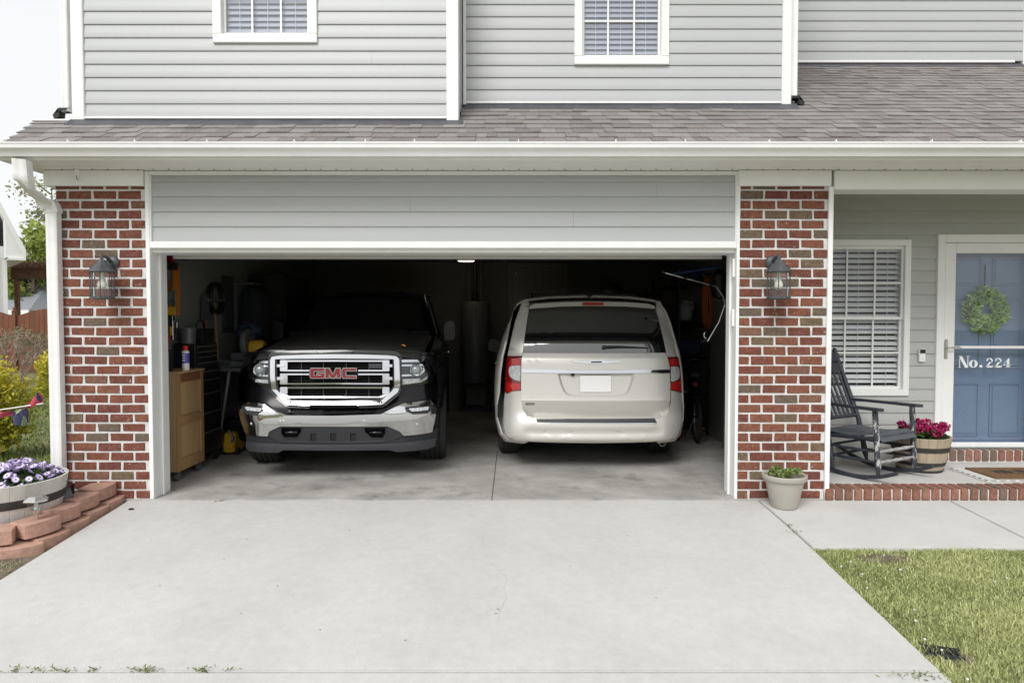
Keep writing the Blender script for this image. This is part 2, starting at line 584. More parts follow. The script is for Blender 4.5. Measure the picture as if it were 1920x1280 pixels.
M_GDOOR = mat('garage_door_steel', (0.62, 0.62, 0.60), 0.5, var=0.04)
M_STEEL = mat('galvanised_steel', (0.35, 0.35, 0.35), 0.4, metal=0.9, var=0.1)
M_LAMPON = mat('lit_bulb_glass', (0.9, 0.85, 0.7), 0.4, emit=(1.0, 0.84, 0.58), estr=1.6)

def stains(m, spots, fine=.05, lo=.60, hi=.74, sc=2.2):
    """mottling and old spills worn into a slab"""
    nt = m.node_tree; b_ = nt.nodes['Principled BSDF']
    src = b_.inputs['Base Color'].links[0].from_socket
    geo = nd(nt, 'ShaderNodeNewGeometry')
    n1 = nd(nt, 'ShaderNodeTexNoise'); n1.inputs['Scale'].default_value = 14; n1.inputs['Detail'].default_value = 12; n1.inputs['Roughness'].default_value = .75
    n2 = nd(nt, 'ShaderNodeTexNoise'); n2.inputs['Scale'].default_value = sc; n2.inputs['Detail'].default_value = 10; n2.inputs['Roughness'].default_value = .68
    for n in (n1, n2): nt.links.new(geo.outputs['Position'], n.inputs['Vector'])
    r1 = nd(nt, 'ShaderNodeMapRange'); r1.inputs[1].default_value = .3; r1.inputs[2].default_value = .7; r1.inputs[3].default_value = 1 - fine; r1.inputs[4].default_value = 1 + fine
    r2 = nd(nt, 'ShaderNodeMapRange'); r2.inputs[1].default_value = lo; r2.inputs[2].default_value = hi; r2.inputs[3].default_value = 1; r2.inputs[4].default_value = 1 - spots
    nt.links.new(n1.outputs['Fac'], r1.inputs[0]); nt.links.new(n2.outputs['Fac'], r2.inputs[0])
    mu = nd(nt, 'ShaderNodeMath', operation='MULTIPLY'); nt.links.new(r1.outputs[0], mu.inputs[0]); nt.links.new(r2.outputs[0], mu.inputs[1])
    mm = nd(nt, 'ShaderNodeMix', data_type='RGBA', blend_type='MULTIPLY'); mm.inputs['Factor'].default_value = 1
    nt.links.new(src, mm.inputs[6]); nt.links.new(mu.outputs[0], mm.inputs[7]); nt.links.new(mm.outputs[2], b_.inputs['Base Color'])
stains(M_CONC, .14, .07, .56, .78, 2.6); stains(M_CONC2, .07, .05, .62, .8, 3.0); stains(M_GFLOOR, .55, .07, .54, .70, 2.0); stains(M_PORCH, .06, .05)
# ------------------------------------------------------------------ ground, paving, floors
def struct(o): return tag(o, kind='structure')

b = MB()
rows = [(-160, -1.0), (-22.2, -0.72), (-14.2, -0.72), (-13.5, -0.70), (-6, -0.325), (-0.03, -0.035), (0.02, -0.03), (30, -0.03), (60, 0.3), (220, 2.0)]
xs_ = [-160, -40, -12, -3.6, 0, 3, 12, 40, 160]
vs, fs = [], []
for (Y, z) in rows:
    for X in xs_: vs.append((X, Y, z))
for i in range(len(rows) - 1):
    for k in range(len(xs_) - 1):
        a = i * len(xs_) + k
        fs.append((a, a + 1, a + 1 + len(xs_), a + len(xs_)))
b.add(vs, fs)
ground = struct(b.build('ground', M_LAWN))

# street behind the camera, with kerb, seen only in reflections
b = MB(); b.box(-160, 160, -21.5, -14.4, -0.9, -0.705)
struct(b.build('street', M_ASPH))

# driveway: two slabs parted by an open joint, garage apron in front of the camera
DL = [G(240, 938), G(120, 1012), G(0, 1086)]
DR = [G(1424, 940), G(1476, 985), G(1526, 1030), G(1650, 1150), G(1780, 1272)]
dl = DL[2] - DL[0]; dl = dl / dl.y
dr = DR[4] - DR[2]; dr = dr / dr.y
jl, jr = G(0, 1254).y, G(1700, 1262).y
JY = (jl + jr) / 2
def edgeL(Y): return DL[0].x + dl.x * (Y - DL[0].y)
def edgeR(Y):
    ys = [p.y for p in DR][::-1]; xs = [p.x for p in DR][::-1]
    if Y < ys[0]: return xs[0] + dr.x * (Y - ys[0])
    return float(np.interp(Y, ys, xs))
driveway = thing('driveway', None, None)
del_keys = [k for k in driveway.keys()]
tag(driveway, 'pale grey concrete driveway in front of the open garage', None, kind='structure')
def slab(name, y0, y1, el, er, mt, parent, n=8, th=0.1, dz=0.0):
    ys = [y0 + (y1 - y0) * i / n for i in range(n + 1)]
    vs, fs = [], []
    for Y in ys:
        for X in (el(Y), er(Y)):
            vs.append((X, Y, gz(Y) + dz)); vs.append((X, Y, gz(Y) + dz - th))
    for i in range(n):
        a = 4 * i
        fs += [(a, a + 2, a + 6, a + 4), (a + 1, a + 5, a + 7, a + 3), (a, a + 4, a + 5, a + 1), (a + 2, a + 3, a + 7, a + 6)]
    fs += [(0, 1, 3, 2), (4 * n, 4 * n + 2, 4 * n + 3, 4 * n + 1)]
    bb = MB(); bb.add(vs, fs)
    return bb.build(name, mt, parent, bevel=0.006, seg=2)
slab('concrete_slab', -0.035, JY + 0.007, edgeL, edgeR, M_CONC, driveway)
slab('concrete_slab', JY - 0.007, -7.2, edgeL, lambda Y: edgeR(Y) , M_CONC, driveway)
slab('concrete_slab', -7.215, -14.4, edgeL, lambda Y: edgeR(Y), M_CONC, driveway)

# hairline crack down the middle of the slab and a few old flecks
cp = [(903, 985), (908, 1003), (905, 1022), (913, 1040), (917, 1052), (938, 1070), (950, 1082), (944, 1104), (951, 1120), (938, 1142), (932, 1165)]
cw = [G(*p) for p in cp]
vs, fs = [], []
rc_ = random.Random(2)
for p, q in zip(cw[:-1], cw[1:]):
    for i in range(4):
        r_ = p.lerp(q, i / 4); w2 = rc_.uniform(.0004, .0016); r_.x += rc_.uniform(-.006, .006)
        vs += [(r_.x - w2, r_.y, gz(r_.y) + .0012), (r_.x + w2, r_.y, gz(r_.y) + .0012)]
for i in range(len(vs) // 2 - 1): fs.append((2 * i, 2 * i + 1, 2 * i + 3, 2 * i + 2))
bb = MB(); bb.add(vs, fs); bb.build('crack', mat('crack_dirt', (.45, .44, .415), .95), driveway)
bb = MB()
for (px_, py_, s_) in ((655, 994, 5), (463, 1010, 3), (934, 1142, 4), (520, 1098, 3), (1176, 1003, 2), (300, 1098, 2), (284, 1013, 2), (930, 1150, 3), (1230, 1120, 2), (760, 1200, 2), (420, 1048, 2), (452, 1150, 2), (1070, 1060, 2), (840, 965, 2), (600, 1180, 2)):
    q = G(px_, py_); a = rc_.uniform(0, 3); L_ = s_ * .004
    bb.add([(q.x - L_ * cos(a), q.y - L_ * sin(a), gz(q.y) + .002), (q.x + .003 * sin(a), q.y - .003 * cos(a), gz(q.y) + .004), (q.x + L_ * cos(a), q.y + L_ * sin(a), gz(q.y) + .002), (q.x - .003 * sin(a), q.y + .003 * cos(a), gz(q.y) + .003)], [(0, 1, 2, 3)])
tag(bb.build('leaf_litter', mat('dry_litter', (.16, .13, .09), .95), driveway), kind='stuff')

# side walk from driveway to porch
S1, S2 = G(1792, 944), G(1918, 1007)
sj = (S2 - S1) / (S2.y - S1.y)
WG = G(1526, 1030).y
WG2 = G(1920, 1020).y
walk = tag(bpy.data.objects.new('sidewalk', None), 'pale concrete walk below the porch step', kind='structure'); COL.objects.link(walk)
jx = lambda Y: S1.x + sj.x * (Y - S1.y)
slab('concrete_slab', -0.035, (WG + WG2) / 2 , lambda Y: edgeR(Y) + 0.012, lambda Y: jx(Y) - 0.006, M_CONC2, walk, n=4)
slab('concrete_slab', -0.035, (WG + WG2) / 2, lambda Y: jx(Y) + 0.006, lambda Y: jx(Y) + 1.5, M_CONC2, walk, n=2)
slab('concrete_slab', -0.035, (WG + WG2) / 2, lambda Y: jx(Y) + 1.512, lambda Y: jx(Y) + 4.5, M_CONC2, walk, n=2)
WALK_Y = (WG + WG2) / 2

# garage floor: two bays with a tooled joint
gf = tag(bpy.data.objects.new('garage_floor', None), 'stained concrete garage floor', kind='structure'); COL.objects.link(gf)
JX = PX(926, 0.6, 900)
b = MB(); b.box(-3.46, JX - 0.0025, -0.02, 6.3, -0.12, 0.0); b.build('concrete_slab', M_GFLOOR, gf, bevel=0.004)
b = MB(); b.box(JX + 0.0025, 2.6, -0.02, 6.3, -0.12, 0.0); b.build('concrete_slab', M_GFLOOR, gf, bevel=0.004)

# ------------------------------------------------------------------ the house
house = thing('house', 'grey vinyl sided two storey house with brick pillars and open two-car garage', 'house')
PLX0, PLX1 = PX(112, 0), PX(276.5, 0)            # left pillar
PRX0, PRX1 = PX(1385.5, 0), PX(1548, 0)          # right pillar
PTOP = PZ(350, 0)
COURSE = 0.0805
BL, BH, BD = 0.1850, 0.0640, 0.09

def brickmeshes(L, name):
    res = []
    for k in range(4):
        bb = MB()
        j = lambda: random.uniform(-0.0026, 0.0026)
        bb.box(-L / 2, L / 2, -0.007, BD, -BH / 2, BH / 2)
        bb.v = [(x + j(), y + j(), z + j()) for x, y, z in bb.v]
        res.append(bb.mesh(name, M_BRICK, smooth=35, bevel=0.0035, seg=1))
    return res

def pillar(x0, x1, first):
    core = MB(); core.box(x0, x1, 0.0, 0.2, -0.02, PTOP + 0.03)
    pw = core.build('brick_pillar', M_MORTAR, house)
    full = brickmeshes(BL, 'brick')
    W = x1 - x0
    pitch = (W + 0.0095) / 3.6 if W / 0.2 < 3.8 else 0.203
    z = 0.006; row = 0
    while z < PTOP + 0.02:
        h = min(BH, PTOP + 0.028 - z)
        edges = []
        x = x0 + (0 if (row + first) % 2 == 0 else -pitch * 0.5)
        while x < x1 - 0.02:
            a, c = max(x, x0), min(x + BL, x1)
            if c - a > 0.025: edges.append((a, c))
            x += pitch
        for a, c in edges:
            o = link('brick', random.choice(full), None, pw)
            o.scale = ((c - a) / BL * random.uniform(.985, 1.008), 1, h / BH * random.uniform(.97, 1.02))
            o.location = ((a + c) / 2, random.uniform(-0.002, 0.002), z + h / 2)
            o.rotation_euler = (random.uniform(-.008, .008), random.uniform(-.007, .007), random.uniform(-.008, .008))
        z += COURSE; row += 1
    return pw
pillar(PLX0, PLX1, 0)
pillar(PRX0, PRX1, 1)

def hb(name, x0, x1, y0, y1, z0, z1, mt=M_WHITE, parent=house, bevel=0.004):
    bb = MB(); bb.box(x0, x1, y0, y1, z0, z1)
    return bb.build(name, mt, parent, bevel=bevel)

ZS = 2.735                                       # soffit level at the wall
EAVE_Y = -0.37
# pillar caps of bent white aluminium
hb('pillar_cap', PX(93, 0), PX(271, 0, 330), -0.035, 0.2, PTOP, ZS - 0.003)
hb('pillar_cap', PX(1384, 0, 330), PX(1556, 0, 330), -0.035, 0.2, PTOP, ZS - 0.003)
# white corner board right of the right pillar, narrow strip left of the left pillar
hb('corner_post', PRX1 + 0.002, PRX1 + 0.042, -0.02, 0.24, 0.06, PTOP - 0.002)
# jambs and front casing of the garage opening
JL, JR = PX(285, 0), PX(1379, 0)                  # jamb faces
YB = 0.27
ZO = PZ(479, YB)                                  # underside of the header
hb('door_casing', PLX1 + 0.003, JL, -0.012, 0.03, 0.0, ZS - 0.004)
hb('door_casing', JR, PRX0 - 0.003, -0.012, 0.03, 0.0, ZS - 0.004)
hb('door_jamb', JL - 0.10, JL - 0.004, 0.03, YB, 0.0, ZO + 0.1)
hb('door_jamb', JR + 0.004, JR + 0.10, 0.03, YB, 0.0, ZO + 0.1)
hb('door_stop', JL - 0.005, JL + 0.012, 0.13, 0.165, 0.0, ZO)
hb('door_stop', JR - 0.012, JR + 0.005, 0.13, 0.165, 0.0, ZO)
HZ0, HZ1 = PZ(466, 0), PZ(453, 0)
hb('header_trim', JL, JR, -0.016, 0.03, HZ0, HZ1, bevel=0.006)
hb('header_trim', JL - 0.004, JR + 0.004, 0.03, YB, ZO, ZO + 0.1, M_SOFFIT)
hb('header_trim', JL, JR, -0.008, 0.03, PZ(328, 0), ZS - 0.004)
hb('header_trim', JL, JL + 0.012, -0.008, 0.03, HZ1, PZ(328, 0))
hb('header_trim', JR - 0.012, JR, -0.008, 0.03, HZ1, PZ(328, 0))
# small grey door sensors on the right jamb
hb('door_sensor', JR - 0.012, JR + 0.006, 0.05, 0.085, PZ(520, 0.06), PZ(485, 0.06), M_SOFFIT)
hb('door_sensor', JR - 0.014, JR + 0.006, 0.05, 0.085, PZ(612, 0.06), PZ(580, 0.06), M_SOFFIT)

def siding(x0, x1, z0, z1, e, Y, openings=(), mt=M_SIDE, thick=0.12, seams=()):
    """backing wall with openings; every lap board in front of it is its own piece"""
    xs = sorted({x0, x1, *[v for o in openings for v in (o[0], o[1])]})
    bk = MB()
    for a, c in zip(xs[:-1], xs[1:]):
        zz = [(z0, z1)]
        for o in openings:
            if o[0] < (a + c) / 2 < o[1]:
                zz = [p for q in zz for p in ((q[0], min(q[1], o[2])), (max(q[0], o[3]), q[1])) if p[1] - p[0] > 1e-4]
        for p in zz: bk.box(a, c, Y, Y + thick, p[0], p[1])
    wl = bk.build('siding_wall', mt, house)
    cache = {}
    n = int(math.ceil((z1 - z0) / e))
    for k in range(n):
        zb = z0 + k * e
        h = min(e, z1 - zb)
        iv = [(x0, x1)]
        for o in openings:
            ov = min(zb + h, o[3]) - max(zb, o[2])
            if ov > 0.3 * h:
                iv = [p for q in iv for p in ((q[0], min(q[1], o[0])), (max(q[0], o[1]), q[1])) if p[1] - p[0] > 0.01]
        for s in seams:
            if s[0] == k:
                iv = [p for q in iv for p in (((q[0], s[1] - .0007), (s[1] + .0007, q[1])) if q[0] < s[1] < q[1] else (q,))]
        for a, c in iv:
            key = (round(a, 4), round(c, 4), round(h, 4))
            if key not in cache:
                bb = MB()
                pr = [(0.0, 0.0), (-0.0095, 0.0), (-0.0115, 0.003), (-0.0115, 0.010), (-0.0092, 0.46 * h), (-0.0074, 0.53 * h), (-0.0022, 0.985 * h), (0.0, h)]
                bb.prism_x(pr, a, c)
                cache[key] = bb.mesh('siding_board', mt, smooth=20)
            o = link('siding_board', cache[key], None, wl)
            o.location = (0, Y - 0.0005, zb)
    return wl

# panel over the garage opening
e_h = (PZ(357, 0.01) - PZ(440, 0.01)) / 3 * 1.0
siding(JL + 0.012, JR - 0.012, HZ1, PZ(328, 0), 0.124, 0.022, seams=((1, PX(1075, 0)), (2, PX(770, 0)), (3, PX(1230, 0)), (4, PX(578, 0))))

YL, YR, YF, YP = 0.235, 0.735, 2.60, 1.15        # wall planes: left gable, right gable, far right, porch
LX0, LX1 = PX(137, YL, 150), PX(860, YL, 150)
RX1 = PX(1482, YR, 150)
ZL0, ZR0, ZF0 = PZ(231, YL), PZ(203, YR), PZ(125, YF)
ZL0, ZR0, ZF0 = max(ZL0, 2.815 + .58 * (YL + .42) + .035), max(ZR0, 2.815 + .58 * (YR + .42) + .035), max(ZF0, 2.815 + .58 * (YF + .42) + .04)
WLX0, WLX1, WLZ = PX(398, YL - .03, 60), PX(594, YL - .03, 60), PZ(80, YL - .03)
WRX0, WRX1, WRZ = PX(1077, YR - .03, 100), PX(1255, YR - .03, 100), PZ(121, YR - .03)
ZT = 5.75
e_l = PZ(57, YL) - PZ(81.8, YL)
e_r = PZ(57, YR) - PZ(79.8, YR)
e_f = PZ(57, YF) - PZ(75.9, YF)
siding(LX0 + 0.1, LX1 - 0.1, ZL0 + 0.012, ZT, e_l, YL, [(WLX0 + 0.03, WLX1 - 0.03, WLZ + 0.03, WLZ + 1.5)], seams=((4, -1.2), (7, -2.4)))
siding(LX1 + 0.002, RX1 - 0.085, ZR0 + 0.012, ZT, e_r, YR, [(WRX0 + 0.03, WRX1 - 0.03, WRZ + 0.03, WRZ + 1.5)])
FX1 = PX(1916, YF, 100)
siding(RX1 - 0.08, FX1, ZF0 + 0.012, ZT + 1.2, e_f, YF)
# corner posts, starter strips, flashings
def corner(x0, x1, Y, z0, z1, d):
    return hb('corner_post', x0, x1, Y - 0.028, Y + d, z0, z1, bevel=0.006)
corner(LX0, LX0 + 0.105, YL, ZL0 - 0.02, ZT, 0.1)
corner(LX1 - 0.103, LX1, YL, ZL0 - 0.03, ZT, 0.1)
corner(RX1 - 0.088, RX1, YR, ZR0 - 0.02, ZT, 0.1)
corner(FX1, FX1 + 0.12, YF, ZF0 - 0.1, ZT + 1.2, 0.1)
hb('side_wall', FX1 + .01, FX1 + .11, YF + .1, 6.45, 4.0, ZT + 1.2, M_SIDE)
hb('starter_strip', LX0 + 0.106, LX1 - 0.104, YL - 0.026, YL + 0.05, ZL0 - 0.008, ZL0 + 0.013)
hb('starter_strip', LX1 + 0.03, RX1 - 0.089, YR - 0.024, YR + 0.05, ZR0 - 0.008, ZR0 + 0.013)
hb('starter_strip', RX1 + 0.02, PX(1900, YF, 120), YF - 0.03, YF + 0.05, ZF0 - 0.012, ZF0 + 0.018)
hb('corner_trim', LX1 + 0.002, LX1 + 0.03, YR - 0.03, YR + 0.0, ZR0 - 0.02, ZT)
# side returns and the body of the upper floor
hb('side_wall', LX0 + 0.01, LX0 + 0.1, YL + 0.12, 6.4, 2.8, ZT, M_SIDE)
rw = hb('side_wall', LX1 - 0.09, LX1 - 0.02, YL + 0.12, YR + 0.12, 3.0, ZT, M_SIDE)
for k in range(18):
    z = ZL0 + 0.13 + k * e_l
    if z < ZT: hb('side_board', LX1 - 0.018, LX1 - 0.004, YL + 0.105, YR - 0.03, z, z + e_l * 0.93, M_SIDE, rw, 0.0)
hb('side_wall', RX1 - 0.09, RX1 - 0.01, YR + 0.12, YF + 0.12, 2.9, ZT, M_SIDE)
hb('back_wall', -3.8, 8.0, 6.45, 6.6, -0.1, ZT + 1.2, M_SIDE)
hb('side_wall', 7.9, 8.0, 1.3, 6.45, -0.1, ZT + 1.2, M_SIDE)
hb('upper_ceiling', -3.95, RX1 + .1, YL + .1, 6.7, ZT + 0.02, ZT + 0.1, M_DARK)
hb('upper_ceiling', RX1 + .102, 8.2, YF + .1, 6.7, ZT + 1.22, ZT + 1.3, M_DARK)
hb('upper_floor', -3.7, 7.9, 0.85, 6.45, 2.86, 2.94, M_DARK)
bb = MB(); bb.prism_x([(YL - .3, ZT + 0.1), (6.9, ZT + 0.1), (3.4, ZT + 2.0)], -4.1, RX1 + .3); bb.build('upper_roof', M_SHING, house)
bb = MB(); bb.prism_x([(YF - .3, ZT + 1.3), (6.9, ZT + 1.3), (4.6, ZT + 2.6)], RX1 + .302, 8.4); bb.build('upper_roof', M_SHING, house)

# ---- windows
def window(x0, x1, z0, z1, Y, ncol, rows_lo, rows_up, slat_n, tilt, casing=0.075, mid=None, pane=M_PANE, slat=None):
    slat = slat or M_SLATU
    """double hung vinyl window with white grilles and a slatted blind"""
    wdw = MB()
    d0, d1 = Y - 0.032, Y + 0.06
    wdw.box(x0, x1, d0, d1, z0, z0 + casing); wdw.box(x0, x1, d0, d1, z1 - casing, z1)
    wdw.box(x0, x0 + casing, d0, d1, z0 + casing, z1 - casing); wdw.box(x1 - casing, x1, d0, d1, z0 + casing, z1 - casing)
    wo = wdw.build('window', M_WHITE, house, bevel=0.005)
    a, c, lo, hi = x0 + casing, x1 - casing, z0 + casing, z1 - casing
    mid = mid if mid else (lo + hi) / 2
    for (s0, s1, yy, nr) in ((lo, mid + 0.018, Y + 0.018, rows_lo), (mid - 0.018, hi, Y - 0.004, rows_up)):
        t = 0.022
        sb = MB()
        sb.box(a, c, yy, yy + 0.03, s0, s0 + t * 1.3); sb.box(a, c, yy, yy + 0.03, s1 - t * 1.5, s1)
        sb.box(a, a + t, yy, yy + 0.03, s0 + t * 1.3, s1 - t * 1.5); sb.box(c - t, c, yy, yy + 0.03, s0 + t * 1.3, s1 - t * 1.5)
        sb.build('sash', M_WHITE, wo, bevel=0.003)
        for i in range(1, ncol):
            x = a + (c - a) * i / ncol
            hb('muntin', x - 0.009, x + 0.009, yy + 0.004, yy + 0.014, s0 + t, s1 - t, M_WHITE, wo, 0.002)
        for i in range(1, nr):
            z = s0 + (s1 - s0) * i / nr
            hb('muntin', a + t, c - t, yy + 0.003, yy + 0.015, z - 0.009, z + 0.009, M_WHITE, wo, 0.002)
        pb = MB(); pb.add([(a, yy + .018, s0), (c, yy + .018, s0), (c, yy + .018, s1), (a, yy + .018, s1)], [(0, 1, 2, 3)])
        pb.build('pane', pane, wo)
    # blind
    pitch = (hi - lo) / slat_n
    sm = MB(); ct, st = cos(tilt), sin(tilt)
    dd = 0.025
    pr = [(-dd * ct, -dd * st), (0, 0.003), (dd * ct, dd * st), (dd * ct, dd * st + .003), (0, .006), (-dd * ct, -dd * st + .003)]
    sm.prism_x(pr, a + 0.012, c - 0.012)
    sme = sm.mesh('slat', slat, smooth=30)
    for i in range(slat_n):
        o = link('slat', sme, None, wo)
        o.location = (0, Y + 0.066, lo + 0.02 + i * pitch)
        o.rotation_euler = (random.uniform(-.03, .03), random.uniform(-.0016, .0016), 0)
    for x in (a + 0.13, (a + c) / 2, c - 0.13):
        tb = MB(); tb.box(x - 0.0018, x + 0.0018, Y + 0.049, Y + 0.051, lo, hi); tb.build('ladder_cord', M_SLAT, wo)
    hb('head_rail', a + .01, c - .01, Y + 0.055, Y + 0.11, hi - 0.05, hi, M_SLAT, wo)
    # jamb liner and the dim room behind
    rb = MB()
    rb.box(a - 0.02, a, Y + 0.06, Y + 0.14, lo, hi); rb.box(c, c + 0.02, Y + 0.06, Y + 0.14, lo, hi)
    rb.box(a - 0.02, c + 0.02, Y + 0.06, Y + 0.14, lo - 0.02, lo); rb.box(a - 0.02, c + 0.02, Y + 0.06, Y + 0.14, hi, hi + 0.02)
    rb.build('jamb_liner', M_WHITE, wo)
    hb('room_back', a - 0.6, c + 0.6, Y + 0.7, Y + 0.75, lo - 0.5, hi + 0.5, M_DARK, wo)
    rb = MB()
    rb.box(a - .62, a - .6, Y + .13, Y + .75, lo - .5, hi + .5); rb.box(c + .6, c + .62, Y + .13, Y + .75, lo - .5, hi + .5)
    rb.box(a - .62, c + .62, Y + .13, Y + .75, hi + .5, hi + .52); rb.box(a - .62, c + .62, Y + .13, Y + .75, lo - .52, lo - .5)
    rb.build('room_wall', M_DARK, wo)
    return wo
window(WLX0, WLX1, WLZ, WLZ + 1.48, YL, 3, 2, 2, 27, 1.08)
window(WRX0, WRX1, WRZ, WRZ + 1.48, YR, 3, 2, 2, 27, 1.08)

# ---- lower roof with its shingles
RS = 0.58
RTH = math.atan(RS)
def roof_z(Y): return 2.815 + RS * (Y + 0.42)
rb = MB()
ya, yb = -0.42, 2.62
def rpoly(pts):
    up = [(x, y, roof_z(y) - 0.004) for x, y in pts]; dn = [(x, y, roof_z(y) - 0.06) for x, y in pts]
    n = len(pts)
    rb.add(up + dn, [tuple(range(n)), tuple(range(2 * n - 1, n - 1, -1))] + [((i + 1) % n, i, n + i, n + (i + 1) % n) for i in range(n)])
XL0, XL1 = PX(-8, -0.42, 276), PX(62, YL, 232)
rpoly([(XL0, ya), (7.2, ya), (7.2, YL + .05), (XL1, YL + .05)])
rpoly([(LX1 - .02, YL + .052), (7.2, YL + .052), (7.2, YR + .05), (LX1 - .02, YR + .05)])
rpoly([(RX1 - .02, YR + .052), (7.2, YR + .052), (7.2, yb), (RX1 - .02, yb)])
roof = rb.build('roof', M_FLASH, house)
tm = []
for k in range(4):
    bb = MB()
    j = lambda: random.uniform(-0.002, 0.002)
    # a tab: thick at the butt, feathering out under the course above
    bb.add([(-.5, 0, 0.002), (.5, 0, 0.002), (.5, .165, -.004), (-.5, .165, -.004), (-.5, 0, .011 + j()), (.5, 0, .011 + j()), (.5, .165, .002), (-.5, .165, .002)],
           [(0, 3, 2, 1), (4, 5, 6, 7), (0, 1, 5, 4), (1, 2, 6, 5), (2, 3, 7, 6), (3, 0, 4, 7)])
    tm.append(bb.mesh('shingle', M_SHING))
tabs = []
exps = 0.142
for c in range(26):
    s = c * exps
    Y = -0.445 + s * cos(RTH)
    ymid = Y + 0.07
    x = (XL0 if Y < 0 else XL1) + random.uniform(-0.1, 0) if Y < YL else (LX1 if Y < YR else RX1 - .02)
    if Y < YL: x = XL0 + (XL1 - XL0) * (Y + .42) / (YL + .42)
    lim = 7.15
    while x < lim:
        wd = random.choice([0.09, 0.12, 0.15, 0.18, 0.21]) + random.uniform(-.012, .012)
        if Y < YL - .02 or (Y < YR - .02 and x + wd > LX1 + .01) or (Y < YF - .02 and x + wd > RX1):
            xx = x
            if YL - .02 <= Y < YR - .02: xx = max(x, LX1 - .03)
            tabs.append((Y, (xx + x + wd) / 2, x + wd - xx, s))
        x += wd
tabs = [t for t in tabs if t[2] > .03]
tabs.sort(key=lambda t: t[0] + (10 if t[1] > 0.768 * (t[0] + 5.556) + .1 else 0))
rot = Matrix.Rotation(RTH, 4, 'X')
rest = MB()
for i, (Y, x, wd, s) in enumerate(tabs):
    lift = random.choice([0, 0, 0.004]) + random.uniform(0, .0015)
    loc = Vector((x, Y, roof_z(Y) + 0.002 + lift))
    tilt = random.uniform(-.012, .012)
    if i < 300:
        o = link('shingle', random.choice(tm), None, roof)
        o.location = loc; o.rotation_euler = (RTH, 0, tilt * .3); o.scale = (wd - .002, 1, 1)
    else:
        me = random.choice(tm)
        Mx = Matrix.Translation(loc) @ rot @ Matrix.Diagonal((wd - .002, 1, 1, 1))
        rest.add([v.co for v in me.vertices], [tuple(p.vertices) for p in me.polygons], Mx)
# the far courses as one field; colour by island so that each tab keeps its own tone
M_SHF = mat('asphalt_shingle_field', (0.2, 0.185, 0.175), 0.95, bump=0.5, bscale=330)
ntm = M_SHF.node_tree
geo = nd(ntm, 'ShaderNodeNewGeometry'); rr = nd(ntm, 'ShaderNodeValToRGB'); rr.color_ramp.interpolation = 'CONSTANT'
src = next(n for n in M_SHING.node_tree.nodes if n.bl_idname == 'ShaderNodeValToRGB').color_ramp.elements
while len(rr.color_ramp.elements) < len(src): rr.color_ramp.elements.new(0.5)
for a_, b_ in zip(rr.color_ramp.elements, src): a_.position = b_.position; a_.color = b_.color
ntm.links.new(geo.outputs['Random Per Island'], rr.inputs[0])
ntm.links.new(rr.outputs[0], ntm.nodes['Principled BSDF'].inputs['Base Color'])
if rest.v:
    tag(rest.build('shingle_field', M_SHF, roof), kind='stuff')

# flashing folds at the foot of the upper walls
def flash(x0, x1, Y, zf, name='flashing'):
    bb = MB()
    n = 24
    vs, fs = [], []
    for i in range(n + 1):
        x = x0 + (x1 - x0) * i / n
        wv = 0.004 * sin(i * 1.7) + random.uniform(0, .004)
        vs += [(x, Y - 0.012, zf + .004), (x, Y - 0.10, roof_z(Y - .10) + 0.012 + wv), (x, Y - .012, zf - .06), (x, Y - .10, roof_z(Y - .10))]
    for i in range(n):
        a = 4 * i
        fs += [(a, a + 1, a + 5, a + 4), (a + 1, a + 3, a + 7, a + 5)]
    bb.add(vs, fs)
    return bb.build(name, M_FLASH, house, smooth=30)
flash(LX0 - 0.02, LX1 + 0.04, YL, ZL0 - 0.012)
flash(LX1 + 0.02, RX1 + 0.05, YR, ZR0 - 0.012)
flash(RX1, FX1, YF, ZF0 - 0.02)
# white drip edge at the left end of the roof
hb('drip_edge', XL1 - 0.01, LX0 - .002, YL - 0.01, YL + 0.25, ZL0 - 0.022, ZL0 - 0.004, M_WHITE)

# ---- soffit, fascia, gutter
sb = MB(); sb.box(XL0 + 0.02, 7.2, EAVE_Y + .003, 0.2, ZS, ZS + 0.02)
sof = sb.build('soffit', M_SOFFIT, house)
sb = MB()
x = XL0 + 0.25
while x < 4.6:
    sb.cbox((x, -0.045, ZS - 0.001), (0.011, 0.007, 0.006)); x += 0.125
tag(sb.build('vent_slot', M_BLACKP, sof), kind='stuff')
for k, x in enumerate(np.arange(XL0 + .4, 5.4, 0.81)):
    hb('soffit_joint', x, x + .006, EAVE_Y + .01, -.02, ZS - .0025, ZS + .002, M_SOFFIT, sof, 0)
hb('fascia', XL0 + 0.01, 7.2, EAVE_Y - 0.015, EAVE_Y + 0.002, ZS - 0.004, ZS + 0.105, M_WHITE)
gp = [(-0.385, 0.105), (-0.385, 0.012), (-0.435, 0.012), (-0.442, 0.03), (-0.455, 0.048), (-0.478, 0.066), (-0.482, 0.098), (-0.487, 0.098), (-0.487, 0.108), (-0.474, 0.108), (-0.472, 0.085), (-0.40, 0.085), (-0.395, 0.105)]
gb = MB(); gb.prism_x([(y, ZS + z) for y, z in gp], XL0 - 0.03, 7.2)
gut = gb.build('gutter', M_WHITE2, house, smooth=25)
for pxh in (10, 130, 255, 390, 553, 686, 778, 972, 1154, 1284, 1441, 1566, 1745, 1911):
    x = PX(pxh, -0.46, 275)
    hb('gutter_hanger', x - .0035, x + .0035, -0.482, -0.45, ZS + 0.106, ZS + 0.126, M_WHITE2, gut, 0)
# rake return at the left end
rb = MB(); rb.box(XL0 - 0.02, XL0 + 0.018, EAVE_Y, 0.4, ZS - 0.004, ZS + 0.10); rb.build('rake_trim', M_WHITE, house)

